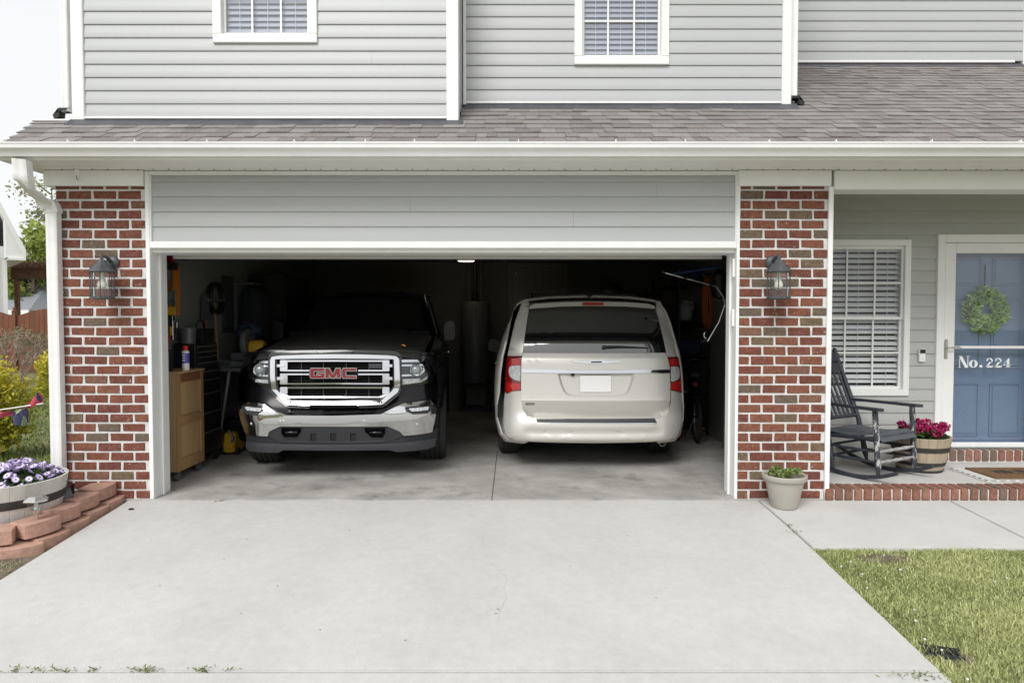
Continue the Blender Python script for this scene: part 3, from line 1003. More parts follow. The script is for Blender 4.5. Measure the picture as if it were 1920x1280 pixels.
# ---- downspouts
def downspout(path, w_, d_, mt, ribs=False, name='downspout'):
    """rectangular pipe bent along a path in a plane of constant y or free"""
    bb = MB()
    path = [Vector(p) for p in path]
    rings = []
    for i, p in enumerate(path):
        a = path[max(0, i - 1)]; c = path[min(len(path) - 1, i + 1)]
        t = (c - a).normalized()
        u = Vector((0, 1, 0)); s = t.cross(u).normalized()
        k = 1.0 + (0.045 * (i % 2) if ribs and 2 < i < len(path) - 3 else 0)
        pr = [(-.5, -.4), (-.4, -.5), (-.15, -.5), (-.1, -.46), (.1, -.46), (.15, -.5), (.4, -.5), (.5, -.4), (.5, .4), (.4, .5), (-.4, .5), (-.5, .4)]
        rings.append([p + s * (a_ * w_ * k) + u * (b_ * d_ * k) for a_, b_ in pr])
    n = len(rings[0])
    V = [q for r in rings for q in r]; F = []
    for i in range(len(rings) - 1):
        for k in range(n): F.append((i * n + k, i * n + (k + 1) % n, (i + 1) * n + (k + 1) % n, (i + 1) * n + k))
    bb.add(V, F)
    return bb.build(name, mt, house, smooth=40)
dy = -0.05
p_top, p_a, p_b, p_c, p_bot = P(41, 300, -0.42), P(43, 325, -0.40), P(52, 350, -0.33), P(88, 384, -0.08), P(112, 912, dy)
pts = [p_top, p_top.lerp(p_a, .5), p_a]
for i in range(1, 7):
    t = i / 7; pts.append(p_a * (1 - t) ** 2 + Vector((p_a.x, p_a.y, p_a.z - 0.08)) * 2 * t * (1 - t) + p_b * t * t)
dst = P(100, 400, dy)
for i in range(0, 9): pts.append(p_b.lerp(p_c, i / 8))
for i in range(1, 6):
    t = i / 5; q = Vector((dst.x, dy, dst.z)); pts.append(p_c * (1 - t) ** 2 + Vector((dst.x, dy, dst.z + .06)) * 2 * t * (1 - t) + q * t * t)
downspout(pts, 0.112, 0.085, M_WHITE2, ribs=True, name='downspout_elbow')
xb = PX(105, dy, 640) - .022
downspout([(dst.x, dy, dst.z + .02), (dst.x, dy, 1.6), (dst.x, dy, 0.05)], 0.092, 0.075, M_WHITE2)
hb('downspout_strap', dst.x - .045, dst.x + .045, dy - .034, dy + .04, 1.72, 1.745, M_WHITE2)
# strip that closes the wall beside the left pillar
hb('corner_post', dst.x - 0.02, PLX0 - 0.003, 0.01, 0.2, 0.0, PTOP - 0.003)
# upper downspouts with black boots
ux = PX(130, YL + .1, 120)
downspout([(ux, YL + 0.06, 5.7), (ux, YL + .06, 4), (ux, YL + .06, ZL0 + .07)], 0.07, 0.07, M_WHITE2)
ux2 = RX1 + 0.045
downspout([(ux2, YR + 0.06, 5.7), (ux2, YR + .06, 4.4), (ux2, YR + .06, ZR0 + .06)], 0.07, 0.07, M_WHITE2)
def boot(x, Y, z, s):
    bb = MB()
    bb.prism_y([(x - .035, z + .10), (x + .03, z + .10), (x + .03 * 1, z + .03), (x + s * .075 + .0, z + .005), (x + s * .09, z + .05), (x + s * .03, z + .085)] if s > 0 else
               [(x + .035, z + .10), (x - .03, z + .10), (x - .03, z + .03), (x - .075, z + .005), (x - .09, z + .05), (x - .03, z + .085)], Y - .04, Y + .045)
    return bb.build('downspout_boot', M_BLACKP, house, bevel=.006)
boot(ux - .01, YL + .05, ZL0 - .01, -1)
boot(ux2 + .01, YR + .05, ZR0 - .03, 1)

# ---- hook on the left pillar cap
hk = thing('hanging_hook', 'small white hook bracket under the eave above the left brick pillar', 'hook', (PX(145, -.05, 325), -.06, ZS - .02))
bb = MB(); bb.box(-.012, .012, -.012, .03, -.035, .02); bb.build('bracket', M_WHITE, hk, bevel=.003)
bb = MB(); bb.tube([(0, 0, -.03), (0, -.002, -.06), (.008, -.004, -.07), (.012, 0, -.06)], .0035, 6); bb.build('hook', M_STEEL, hk)

# ---- garage interior
IX0, IX1, IY1, IZ = -3.45, 2.58, 6.2, 2.52
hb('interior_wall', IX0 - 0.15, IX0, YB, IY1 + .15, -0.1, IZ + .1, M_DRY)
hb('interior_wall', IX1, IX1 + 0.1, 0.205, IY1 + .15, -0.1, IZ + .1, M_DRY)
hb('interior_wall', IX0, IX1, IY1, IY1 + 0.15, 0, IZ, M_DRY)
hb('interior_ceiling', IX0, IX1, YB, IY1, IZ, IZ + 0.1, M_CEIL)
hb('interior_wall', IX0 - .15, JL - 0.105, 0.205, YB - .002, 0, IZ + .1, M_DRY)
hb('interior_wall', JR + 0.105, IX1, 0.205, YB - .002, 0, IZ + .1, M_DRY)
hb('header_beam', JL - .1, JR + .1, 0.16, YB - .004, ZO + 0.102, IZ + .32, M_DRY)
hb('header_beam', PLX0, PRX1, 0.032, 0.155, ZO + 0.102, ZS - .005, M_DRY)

# sectional door parked under the ceiling: each leaf is a piece, lowest edge just behind the header
gd = thing('garage_door', 'open white sectional overhead garage door parked under the garage ceiling', 'garage door', (0, 0, 0))
zb = PZ(485.5, 0.36); zt = zb + 0.05
bb = MB(); bb.prism_x([(0.34, zb), (0.385, zb), (0.385, zb + .33), (0.34, zb + .33)], JL + .01, JR - .01)
sect = bb.build('door_section', M_GDOOR, gd, bevel=.006)
hb('bottom_seal', JL + .012, JR - .012, 0.35, 0.375, zb - .012, zb, M_BLACKP, gd, 0)
for k in range(3):
    y0 = 0.72 + k * 0.56
    hb('door_section', JL + .01, JR - .01, y0, y0 + 0.545, zb + .335, zb + .38, M_GDOOR, gd, .006)
for x in (JL - .085, JR + .085):
    bb = MB(); bb.tube([(x, .37, .1), (x, .37, zb + .1), (x, .42, zb + .26), (x, .55, zb + .35), (x, 2.9, zb + .36)], .014, 6)
    bb.build('door_track', M_STEEL, gd)

# door in the back wall, two panes of raised panels
bd = MB()
bx0, bx1 = PX(962, IY1, 560), PX(1056, IY1, 560)
bz0, bz1 = 0.2, PZ(503, IY1)
M_IDOOR = mat('interior_door_paint', (0.28, 0.28, 0.27), 0.5)
idr = hb('interior_door', bx0, bx1, IY1 - .03, IY1 - .002, bz0, bz1, M_IDOOR)
for cx in (0.28, 0.72):
    for (q0, q1) in ((0.06, .34), (.40, .74), (.80, .95)):
        xm = bx0 + (bx1 - bx0) * cx; hw = (bx1 - bx0) * .16
        hb('door_panel', xm - hw, xm + hw, IY1 - .04, IY1 - .031, bz0 + (bz1 - bz0) * q0, bz0 + (bz1 - bz0) * q1, M_IDOOR, idr, .008)
strokes('door_number', [[(0, .05), (.03, .05), (.03, .042), (0, .042)], [(.022, .042), (.03, .042), (.03, 0), (.022, 0)], [(0, .008), (.022, .008), (.022, 0), (0, 0)], [(.006, .029), (.022, .029), (.022, .022), (.006, .022)]],
        .002, M_LETTER, idr, Matrix.Translation((bx0 + .035, IY1 - .031, bz1 - .12)))
tr = MB()
tr.box(bx0 - .08, bx0 - .003, IY1 - .025, IY1 - .001, 0, bz1 + .08); tr.box(bx1 + .003, bx1 + .08, IY1 - .025, IY1 - .001, 0, bz1 + .08); tr.box(bx0 - .003, bx1 + .003, IY1 - .025, IY1 - .001, bz1 + .003, bz1 + .08)
tr.build('door_trim', M_IDOOR, house, bevel=.004)
hb('entry_step', bx0 - .2, bx1 + .2, IY1 - .35, IY1 - .05, 0, .18, M_CONC2)

# ---- porch: floor, brick nosing, wall, beam, ceiling
PZF = 0.09
porch = tag(bpy.data.objects.new('porch_floor', None), 'concrete porch floor edged with a course of bricks', kind='structure'); COL.objects.link(porch)
b = MB(); b.box(PRX1 + .005, 7.2, 0.17, YP, -0.1, PZF); b.build('concrete_slab', M_PORCH, porch, bevel=.004)
em = []
for k in range(4):
    bb = MB(); bb.box(-.0345, .0345, 0, .192, 0, .098)
    j = lambda: random.uniform(-.002, .002)
    bb.v = [(x + j(), y + j(), z + j()) for x, y, z in bb.v]
    em.append(bb.mesh('edging_brick', M_EDGE, smooth=40, bevel=.006, seg=2))
x = PRX1 + 0.04
b = MB(); b.box(PRX1 + .003, 7.2, -0.018, 0.168, -.02, PZF - .006); b.build('mortar_bed', M_MORTAR, porch)
while x < 7.1:
    o = link('edging_brick', random.choice(em), None, porch)
    o.location = (x, -0.03 + random.uniform(-.003, .003), -.004 + random.uniform(-.002, .002)); o.rotation_euler = (0, random.uniform(-.01, .01), random.uniform(-.012, .012))
    x += 0.0808
YD = 1.02
dx0 = PX(1783, YD, 860)
b = MB(); b.box(dx0 - .25, 6.4, YD + .01, YP - .001, PZF + .001, PZF + .115); b.build('mortar_bed', M_MORTAR, porch)
x = dx0 - .22
while x < 6.35:
    o = link('edging_brick', random.choice(em), None, porch)
    o.location = (x, YD, PZF + .012); o.scale = (1, .6, 1.08); o.rotation_euler = (0, random.uniform(-.01, .01), 0)
    x += 0.0808
# wall
CX0, CX1 = PX(1752, YP, 640), PX(1752, YP, 640) + 1.16
CZ1 = PZ(440, YP)
PWX1 = PX(1707, YP - .03, 600); PWX0 = PWX1 - 0.97
PWZ0, PWZ1 = PZ(742, YP - .03), PZ(449, YP - .03)
PE = PZ(640, YP) - PZ(662.15, YP)
zoff = PZ(773.5, YP); zoff -= PE * math.floor((zoff - PZF) / PE)
siding(PRX1 - .1, CX0 + .01, zoff - PE, 2.84, PE, YP, [(PWX0 + .03, PWX1 - .03, PWZ0 + .03, PWZ1 - .03)], M_SIDE2, seams=((17, 3.5),))
siding(CX0 + .01, CX1 - .01, CZ1 - 0.03 + (PE - ((CZ1 - .03 - zoff) % PE)) - PE, 2.84, PE, YP, [], M_SIDE2)
siding(CX1 - .01, 7.2, zoff - PE, 2.84, PE, YP, [], M_SIDE2)
window(PWX0, PWX1, PWZ0, PWZ1, YP, 3, 2, 2, 26, 0.80, pane=M_PANE2, slat=M_SLAT, casing=0.062, mid=PZ(596, YP))
hb('porch_beam', PRX1 + .045, 7.2, -0.02, 0.2, PZ(356, 0), ZS - .003)
hb('porch_ceiling', PRX1 - .1, 7.2, 0.2, YP + .1, 2.84, 2.88, M_SOFFIT)
# entrance: casing, blue door, storm door
cs = 0.075
hb('door_frame', CX0, CX0 + cs, YP - .035, YP + .06, PZF + .115, CZ1)
hb('door_frame', CX1 - cs, CX1, YP - .035, YP + .06, PZF + .115, CZ1)
hb('door_frame', CX0 + cs, CX1 - cs, YP - .035, YP + .06, CZ1 - cs * 1.1, CZ1)
hb('door_sill', CX0 + cs, CX1 - cs, YP - .05, YP + .12, PZF + .112, PZF + .135, M_STEEL)
DX0, DX1 = CX0 + cs + .003, CX1 - cs - .003
DZ0, DZ1 = PZ(849, YP - .02), CZ1 - cs * 1.1 - .004
fd = hb('front_door', DX0 - .02, DX1 + .02, YP + .10, YP + .145, DZ0, DZ1 + .02, M_BLUE)
Wd = DX1 - DX0
for cx in (0.29, 0.71):
    for (q0, q1) in ((.07, .33), (.40, .74), (.80, .94)):
        xm = DX0 + Wd * cx; hw = Wd * .155; z0, z1 = DZ0 + (DZ1 - DZ0) * q0, DZ0 + (DZ1 - DZ0) * q1
        fb = MB(); t = .014
        fb.box(xm - hw, xm + hw, YP + .091, YP + .1, z0, z0 + t); fb.box(xm - hw, xm + hw, YP + .091, YP + .1, z1 - t, z1)
        fb.box(xm - hw, xm - hw + t, YP + .091, YP + .1, z0 + t, z1 - t); fb.box(xm + hw - t, xm + hw, YP + .091, YP + .1, z0 + t, z1 - t)
        fb.build('panel_moulding', M_BLUE, fd, bevel=.003)
        hb('door_panel', xm - hw + .03, xm + hw - .03, YP + .093, YP + .1, z0 + .03, z1 - .03, M_BLUE, fd, .005)
hb('door_jamb', DX0 - .024, DX0 - .002, YP + .061, YP + .2, DZ0, DZ1 + .02)
hb('door_jamb', DX1 + .002, DX1 + .024, YP + .061, YP + .2, DZ0, DZ1 + .02)
sdr = MB(); y0, y1 = YP - .028, YP + .004
st = 0.108
gzb = PZ(829, YP - .02)
sdr.box(DX0, DX0 + st, y0, y1, DZ0, DZ1); sdr.box(DX1 - st, DX1, y0, y1, DZ0, DZ1)
sdr.box(DX0 + st, DX1 - st, y0, y1, DZ0, gzb); sdr.box(DX0 + st, DX1 - st, y0, y1, PZ(475, YP - .02), DZ1)
sdo = sdr.build('storm_door', M_WHITE, house, bevel=.005)
mz = PZ(651, YP - .03)
hb('mid_rail', DX0 + st - .002, DX1 - st + .002, y0 + .002, y1 - .002, mz - .014, mz + .014, M_WHITE, sdo, .004)
for (q0, q1) in ((gzb, mz - .014), (mz + .014, PZ(475, YP - .02))):
    pb = MB(); pb.add([(DX0 + st, YP - .012, q0), (DX1 - st, YP - .012, q0), (DX1 - st, YP - .012, q1), (DX0 + st, YP - .012, q1)], [(0, 1, 2, 3)])
    pb.build('pane', M_STORM, sdo)
hx = PX(1775, YP - .04, 655)
bb = MB(); bb.box(hx - .016, hx + .016, y0 - .008, y0 - .001, PZ(672, YP), PZ(636, YP)); bb.build('handle_plate', M_NICK, sdo, bevel=.006, seg=2)
bb = MB(); bb.tube([(hx, y0 - .006, mz), (hx, y0 - .045, mz), (hx + .03, y0 - .055, mz), (hx + .09, y0 - .055, mz + .006), (hx + .12, y0 - .05, mz - .006)], [.011, .010, .009, .008, .006], 8)
bb.build('handle', M_NICK, sdo, smooth=50)
# lettering on the glass, fat-face numerals
def ring(cx, cz, ro, ri, sxo, sxi, a0=0, a1=360, n=28):
    out = []
    for i in range(n):
        t0, t1 = radians(a0 + (a1 - a0) * i / n), radians(a0 + (a1 - a0) * (i + 1) / n)
        out.append([(cx + sxo * ro * cos(t0), cz + ro * sin(t0)), (cx + sxo * ro * cos(t1), cz + ro * sin(t1)), (cx + sxi * ri * cos(t1), cz + ri * sin(t1)), (cx + sxi * ri * cos(t0), cz + ri * sin(t0))])
    return out
def g_N(x, h):
    w_ = h * .86
    return [[(x, 0), (x + .26 * w_, 0), (x + .26 * w_, .035 * h), (x, .035 * h)], [(x + .09 * w_, .03 * h), (x + .145 * w_, .03 * h), (x + .145 * w_, .97 * h), (x + .09 * w_, .97 * h)],
            [(x + .02 * w_, h), (x + .30 * w_, h), (x + .86 * w_, -.02 * h), (x + .60 * w_, -.02 * h)], [(x + .80 * w_, 0), (x + .86 * w_, 0), (x + .86 * w_, .97 * h), (x + .80 * w_, .97 * h)],
            [(x + .70 * w_, .965 * h), (x + .98 * w_, .965 * h), (x + .98 * w_, h), (x + .70 * w_, h)]]
def g_o(x, h):
    return ring(x + .36 * h, .345 * h, .36 * h, .31 * h, 1.0, .40)
def g_dot(x, h):
    return ring(x + .1 * h, .11 * h, .12 * h, .002, 1, 1, n=14)
def g_2(x, h):
    p = []
    for i in range(14):                                   # bowl, swelling to the right
        def pt(t):
            a = radians(165 - 215 * t); wv = .05 + .17 * max(0, sin(min(1, t * 1.05) * pi)) ** 1.3
            cx, cz = x + .32 * h, .70 * h
            return (cx + (.29 * h) * cos(a), cz + .26 * h * sin(a)), (cx + (.29 - wv) * h * cos(a), cz + (.26 - wv * .35) * h * sin(a))
        (a, b_), (c, d) = pt(i / 14), pt((i + 1) / 14)
        p.append([a, c, d, b_])
    p.append([(x + .50 * h, .53 * h), (x + .32 * h, .56 * h), (x + .03 * h, .10 * h), (x + .10 * h, .02 * h)])
    p += ring(x + .12 * h, .74 * h, .085 * h, .001, 1, 1, n=12)
    p.append([(x + .02 * h, 0), (x + .60 * h, 0), (x + .60 * h, .06 * h), (x + .55 * h, .17 * h), (x + .10 * h, .15 * h), (x + .02 * h, .06 * h)])
    p.append([(x + .55 * h, .0), (x + .62 * h, 0), (x + .66 * h, .26 * h), (x + .63 * h, .26 * h)])
    return p
def g_4(x, h):
    return [[(x, .26 * h), (x + .045 * h, .26 * h), (x + .50 * h, .96 * h), (x + .44 * h, .96 * h)], [(x, .22 * h), (x + .68 * h, .22 * h), (x + .68 * h, .285 * h), (x, .285 * h)],
            [(x + .32 * h, .0), (x + .53 * h, .0), (x + .53 * h, .96 * h), (x + .44 * h, .96 * h), (x + .32 * h, .70 * h)], [(x + .22 * h, 0), (x + .64 * h, 0), (x + .64 * h, .035 * h), (x + .22 * h, .035 * h)]]
lx0, lx1 = PX(1795, YP, 680), PX(1894, YP, 680)
hN = PZ(667, YP) - PZ(688.5, YP)
hD = hN * .86
L = []
x = 0.0
L.append(g_N(x, hN)); x += hN * .80
L.append(g_o(x, hN * .92)); x += hN * .80
L.append(g_dot(x, hN)); x += hN * .46
for gl in (g_2, g_2, g_4):
    L.append(gl(x, hD)); x += hD * .76
sx = (lx1 - lx0) / (x - hD * .06)
for gl in L: strokes('house_number_glyph', gl, .0015, M_LETTER, sdo, Matrix.Translation((lx0, YP - .0135, PZ(688.5, YP))) @ Matrix.Diagonal((sx, 1, 1, 1)))

# ------------------------------------------------------------------ vehicles
M_CHROME = mat('chrome', (0.64, 0.65, 0.66), 0.09, metal=1.0, rvar=0.03, vscale=4)
M_CHROME2 = mat('satin_chrome', (0.60, 0.61, 0.62), 0.22, metal=1.0)
M_TRUCK = mat('black_car_paint', (0.004, 0.004, 0.005), 0.25, coat=0.2, spec=0.25, var=0.25, vscale=9, rvar=0.10)
M_DUST = mat('dusty_black_paint', (0.026, 0.026, 0.025), 0.5, coat=0.25, var=0.35, vscale=14, rvar=0.1)
M_TRIM = mat('charcoal_trim', (0.015, 0.016, 0.018), 0.6, bump=0.15, bscale=300)
M_TRIM2 = mat('grey_skid_trim', (0.028, 0.029, 0.033), 0.5, bump=0.1, bscale=300)
M_GLOSSB = mat('gloss_black', (0.01, 0.01, 0.012), 0.12, coat=0.5)
M_MESH = mat('grille_backing', (0.006, 0.006, 0.007), 0.7, spec=0.2)
M_TINT = mat('tinted_auto_glass', (0.004, 0.005, 0.005), 0.03)
M_TINT.node_tree.nodes['Principled BSDF'].inputs['IOR'].default_value = 2.3
M_RUBBER = mat('tyre_rubber', (0.022, 0.022, 0.022), 0.8, var=0.2, vscale=20, bump=0.2)
M_ALLOY = mat('alloy_wheel', (0.5, 0.5, 0.5), 0.25, metal=1.0)
M_RED = mat('red_emblem', (0.20, 0.013, 0.022), 0.3, coat=0.4)
M_LAMP = glass('lamp_cover', (0.96, 0.97, 0.98), 1.0, 1.45)
M_REFL = mat('lamp_reflector', (0.75, 0.76, 0.78), 0.18, metal=0.9)
M_LAMPW = mat('frosted_lamp', (0.46, 0.48, 0.48), 0.25, coat=0.3, var=0.45, vscale=55)
M_SILVER = mat('champagne_paint', (0.60, 0.588, 0.548), 0.34, metal=0.35, coat=0.25, var=0.02, vscale=2)
M_REDL = mat('red_tail_lens', (0.42, 0.012, 0.010), 0.12, coat=0.6, var=0.25, vscale=40)
M_REDD = mat('dark_red_lens', (0.16, 0.006, 0.007), 0.15, coat=0.6)
M_AMBER = mat('amber_plastic', (0.55, 0.22, 0.03), 0.3)
M_PLATE = mat('licence_plate', (0.82, 0.82, 0.81), 0.4)
M_UNDER = mat('underbody', (0.012, 0.012, 0.012), 0.9)

def smoothcurve(kx, ky):
    kx, ky = np.array(kx, float), np.array(ky, float)
    m = np.gradient(ky, kx)
    def f(x):
        x = min(max(x, kx[0]), kx[-1])
        i = min(max(int(np.searchsorted(kx, x)) - 1, 0), len(kx) - 2)
        h = kx[i + 1] - kx[i]; t = (x - kx[i]) / h
        return float((2 * t ** 3 - 3 * t ** 2 + 1) * ky[i] + (t ** 3 - 2 * t ** 2 + t) * h * m[i] + (-2 * t ** 3 + 3 * t ** 2) * ky[i + 1] + (t ** 3 - t ** 2) * h * m[i + 1])
    return f

def wheel(parent, x, y, R, wdt, side, spokes=6):
    """tyre with circumferential grooves and an alloy rim; side=+1 outer face towards +x"""
    prof = [(R * .64, -wdt * .42), (R * .72, -wdt * .5), (R * .9, -wdt * .52), (R * .965, -wdt * .46), (R * .99, -wdt * .40)]
    for g in (-.27, -.09, .09, .27):
        prof += [(R, (g - .022) * wdt - .0), (R - .012, (g - .018) * wdt), (R - .012, (g + .018) * wdt), (R, (g + .022) * wdt)]
    prof += [(R * .99, wdt * .40), (R * .965, wdt * .46), (R * .9, wdt * .52), (R * .72, wdt * .5), (R * .64, wdt * .42)]
    wh = bpy.data.objects.new('wheel', None); COL.objects.link(wh); wh.parent = parent; wh.location = (x, y, R)
    bb = MB(); bb.lathe(prof, 56, axis='x')
    ty = bb.build('tyre', M_RUBBER, wh, smooth=35)
    # tread blocks: short cross cuts between the grooves
    bb = MB()
    s = side
    bb.lathe([(R * .655, s * wdt * .44), (R * .62, s * wdt * .46), (R * .60, s * wdt * .40), (R * .58, s * wdt * .1), (R * .58, -s * wdt * .4)], 40, axis='x')
    bb.lathe([(R * .16, s * wdt * .38), (R * .12, s * wdt * .41), (.001, s * wdt * .41)], 20, axis='x')
    for k in range(spokes):
        a = 2 * pi * k / spokes
        M = Matrix.Rotation(a, 4, 'X')
        bb.prism_x([(-R * .075, R * .08), (R * .075, R * .08), (R * .055, R * .62), (-R * .055, R * .62)], s * wdt * .30, s * wdt * .39, M)
    bb.build('rim', M_ALLOY, wh, smooth=40)
    bb = MB(); bb.lathe([(R * .55, s * wdt * .05), (.001, s * wdt * .05)], 30, axis='x'); bb.build('brake_disc', M_STEEL, wh)
    return wh

# ================================================================== pickup, nose to the camera
TY = radians(5.0)
TF0 = P(631, 770, 0.62)
TO = Vector((TF0.x, 0.62, 0.0))
truck = thing('pickup_truck', 'black full-size pickup with chrome grille, parked nose out in the left bay', 'pickup truck', TO, TY)
TF = Frame(TO, TY)
t_z = smoothcurve([0.15, 0.24, 0.30, 0.36, 0.42, 0.50, 0.58, 0.66, 0.72, 0.80, 0.95, 1.10, 1.25, 1.4], [0.12, 0.075, 0.06, 0.065, 0.05, 0.03, 0.008, 0.012, 0.05, 0.085, 0.095, 0.115, 0.16, 0.3])
def t_x(x):
    a = abs(x)
    return 0.085 * x * x + 1.5 * max(0, a - 0.66) ** 2
def FT(x, z): return t_z(z) + t_x(x)
def FTl(x, z): return FT(x, z) + 0.5 * max(0, abs(x) - 0.72) ** 1.5
to = lambda pts, F=FT: TF.out(pts, F)

# hull: fenders, hood, doors, bed -- stations from nose to tail
def arch(y, base):
    z = base
    for yc in (0.98, 4.62):
        d = abs(y - yc)
        if d < 0.50: z = max(z, 0.40 + sqrt(max(0, 0.50 ** 2 - d * d)))
    return z
zhood = smoothcurve([0.10, 0.22, 0.5, 1.0, 1.5, 1.8], [1.185, 1.235, 1.275, 1.325, 1.365, 1.385])
hood_edge = TF.hit(545, 622, lambda x, z: 1.62)
ys = sorted(set([0.15, 0.22, 0.30, 0.40] + list(np.arange(0.45, 5.85, 0.07))))
rings_r, rings_l = [], []
body = MB()
def section(y):
    f = min(1.0, max(0.0, (y - 0.12) / 0.5)); f = sqrt(f)
    w_ = 0.915 + 0.085 * f
    zt = zhood(min(y, 1.8)) if y < 1.85 else 1.30
    zt_in = zt if y < 1.85 else 1.30
    drop = 0.0 if y > 0.3 else 0.03 * (0.3 - y) / 0.15
    ft = zt - 0.075 - drop
    if y > 1.85: ft = 1.28
    zl = arch(y, 0.40 if y > 0.45 else 0.62)
    zl = min(zl, 0.92)
    pts = [(w_ * .955, zl), (w_ * .985, max(zl, .62) if zl < .62 else zl + .004), (w_ * 1.0, max(.80, zl + .008)), (w_ * .992, .98), (w_ * .965, ft - .10), (w_ * .925, ft - .035), (w_ * .865, ft)]
    return pts, zt
for side in (1, -1):
    R_ = []
    for y in ys:
        pts, zt = section(y)
        R_.append([(side * x, y, z) for x, z in pts])
    rings_r.append(R_)
for R_ in rings_r:
    loft('body_side', R_, M_TRUCK, truck, smooth=40)
# hood with two raised creases
HR = []
for y in [0.10, 0.125, 0.16, 0.22, 0.30, 0.42, 0.6, 0.8, 1.0, 1.2, 1.4, 1.6, 1.72]:
    zt = zhood(y)
    t = (y - .1) / 1.62
    we = 0.79 + 0.04 * t
    row = []
    for u in [-1, -.96, -.88, -.8, -.70, -.62, -.55, -.48, -.3, 0, .3, .48, .55, .62, .70, .8, .88, .96, 1]:
        x = u * we
        a = abs(u)
        cr = 0.018 * (1 / (1 + math.exp(-(a - .56) * -40))) if False else (0.0 if a > .70 else 0.022 * min(1, (0.70 - a) / .10))
        crown = -0.05 * a * a - (0.03 if a > .97 else 0)
        yy = y + t_x(x) * (1 - t) * .9 + (0.06 * a * a * t)
        row.append((x, yy, zt + crown + cr * min(1, .35 + t * 1.5) - (.012 if y < .12 else 0)))
    HR.append(row)
hood = loft('hood', HR, M_DUST, truck, smooth=25)
# bed and cab rear
cb = MB(); cb.box(-.93, .93, 4.0, 5.8, 0.6, 1.26); cb.build('cargo_bed', M_TRUCK, truck, bevel=.03)
cb = MB(); cb.box(-.86, .86, 0.45, 5.6, 0.36, 0.95); cb.build('underbody', M_UNDER, truck)
# cab: roof, pillars, glass
def cabrow(y, zr, wr, n=11, cr=.05): return [(wr * (2 * k / (n - 1) - 1), y + .05 * (2 * k / (n - 1) - 1) ** 2, zr - cr * abs(2 * k / (n - 1) - 1) ** 2.6) for k in range(n)]
ZR = 1.885
loft('cab_roof', [cabrow(2.36, ZR - .06, .66), cabrow(2.42, ZR - .025, .67), cabrow(2.55, ZR - .005, .685), cabrow(3.2, ZR, .695), cabrow(3.9, ZR - .015, .685), cabrow(4.12, ZR - .06, .66)], M_DUST, truck, smooth=50)
def wsrow(t, n=11):
    z = 1.375 + (ZR - .075 - 1.375) * t
    hw = 0.80 - .145 * t
    y = 1.70 + .66 * t
    return [(hw * u, y + (.17 - .1 * t) * u * u, z - .02 * u * u) for u in [2 * k / (n - 1) - 1 for k in range(n)]]
loft('windshield', [wsrow(t) for t in (0, .2, .4, .6, .8, 1)], M_TINT, truck, smooth=50)
for s in (-1, 1):
    # A pillar, B pillar, rear pillar and the side glass between
    pb = MB()
    pb.tube([(s * .815, 1.84, 1.31), (s * .76, 2.1, 1.575), (s * .685, 2.44, ZR - .085), (s * .70, 2.9, ZR - .05), (s * .70, 3.6, ZR - .055), (s * .68, 4.02, ZR - .1), (s * .80, 4.16, 1.3)], [.045, .036, .036, .034, .034, .04, .06], 8)
    pb.tube([(s * .865, 3.0, 1.3), (s * .72, 3.0, ZR - .06)], [.04, .032], 8)
    pb.build('cab_pillar', M_TRUCK, truck, smooth=50)
    gb = MB()
    gb.add([(s * .855, 1.85, 1.30), (s * .865, 2.97, 1.30), (s * .725, 2.97, ZR - .08), (s * .70, 2.46, ZR - .09), (s * .775, 2.12, 1.57)], [(0, 1, 2, 3, 4)])
    gb.add([(s * .865, 3.03, 1.30), (s * .845, 4.1, 1.30), (s * .70, 4.0, ZR - .11), (s * .725, 3.03, ZR - .08)], [(0, 1, 2, 3)])
    gb.build('side_window', M_TINT, truck)
    # door mirror
    mb_ = MB(); mb_.prism_y(rounded([(s * .97, 1.24), (s * .97, 1.47), (s * 1.09, 1.50), (s * 1.11, 1.27)], .04), 1.98, 2.10)
    mb_.tube([(s * .90, 2.06, 1.26), (s * 1.02, 2.05, 1.29)], .035, 8)
    mo = mb_.build('door_mirror', M_TRUCK, truck, bevel=.012, seg=2)
    mg = MB(); mg.prism_y(rounded([(s * .985, 1.27), (s * .985, 1.46), (s * 1.08, 1.48), (s * 1.095, 1.29)], .03), 2.101, 2.106); mg.build('mirror_glass', M_REFL, mo)
    hb('door_handle', min(s * 1.0, s * 1.03), max(s * 1.0, s * 1.03), 2.75, 2.93, 1.06, 1.09, M_CHROME, truck, .008)
cb = MB(); cb.box(-.8, .8, 1.62, 1.86, 1.2, 1.372); cb.build('cowl', M_MESH, truck)
cb = MB(); cb.box(-.78, .78, 4.05, 4.13, 1.25, ZR - .1); cb.build('rear_cab_wall', M_TRUCK, truck)
for s in (-1, 1):
    bb = MB(); bb.tube([(s * .35 - .2, 1.75, 1.395), (s * .35 + .1, 1.80, 1.405), (s * .35 + .32, 1.85, 1.41)], .008, 6); bb.build('wiper', M_MESH, truck)
for s in (-1, 1):
    wheel(truck, s * 0.862, 0.98, 0.40, 0.275, s)
    wheel(truck, s * 0.862, 4.62, 0.40, 0.275, s)

# ---- nose: black fascia, everything else stands on it
FTb = lambda x, z: FT(x, z) + 0.065
fas = to([(461, 660), (505, 656), (584, 655), (670, 655), (752, 656), (814, 662), (819, 700), (822, 752), (817, 790), (806, 838), (742, 840), (530, 840), (470, 840), (457, 800), (449, 758), (456, 705)], FTb)
panel('front_fascia', fas, FTb, M_TRUCK, truck, thick=.06, grid=.08)
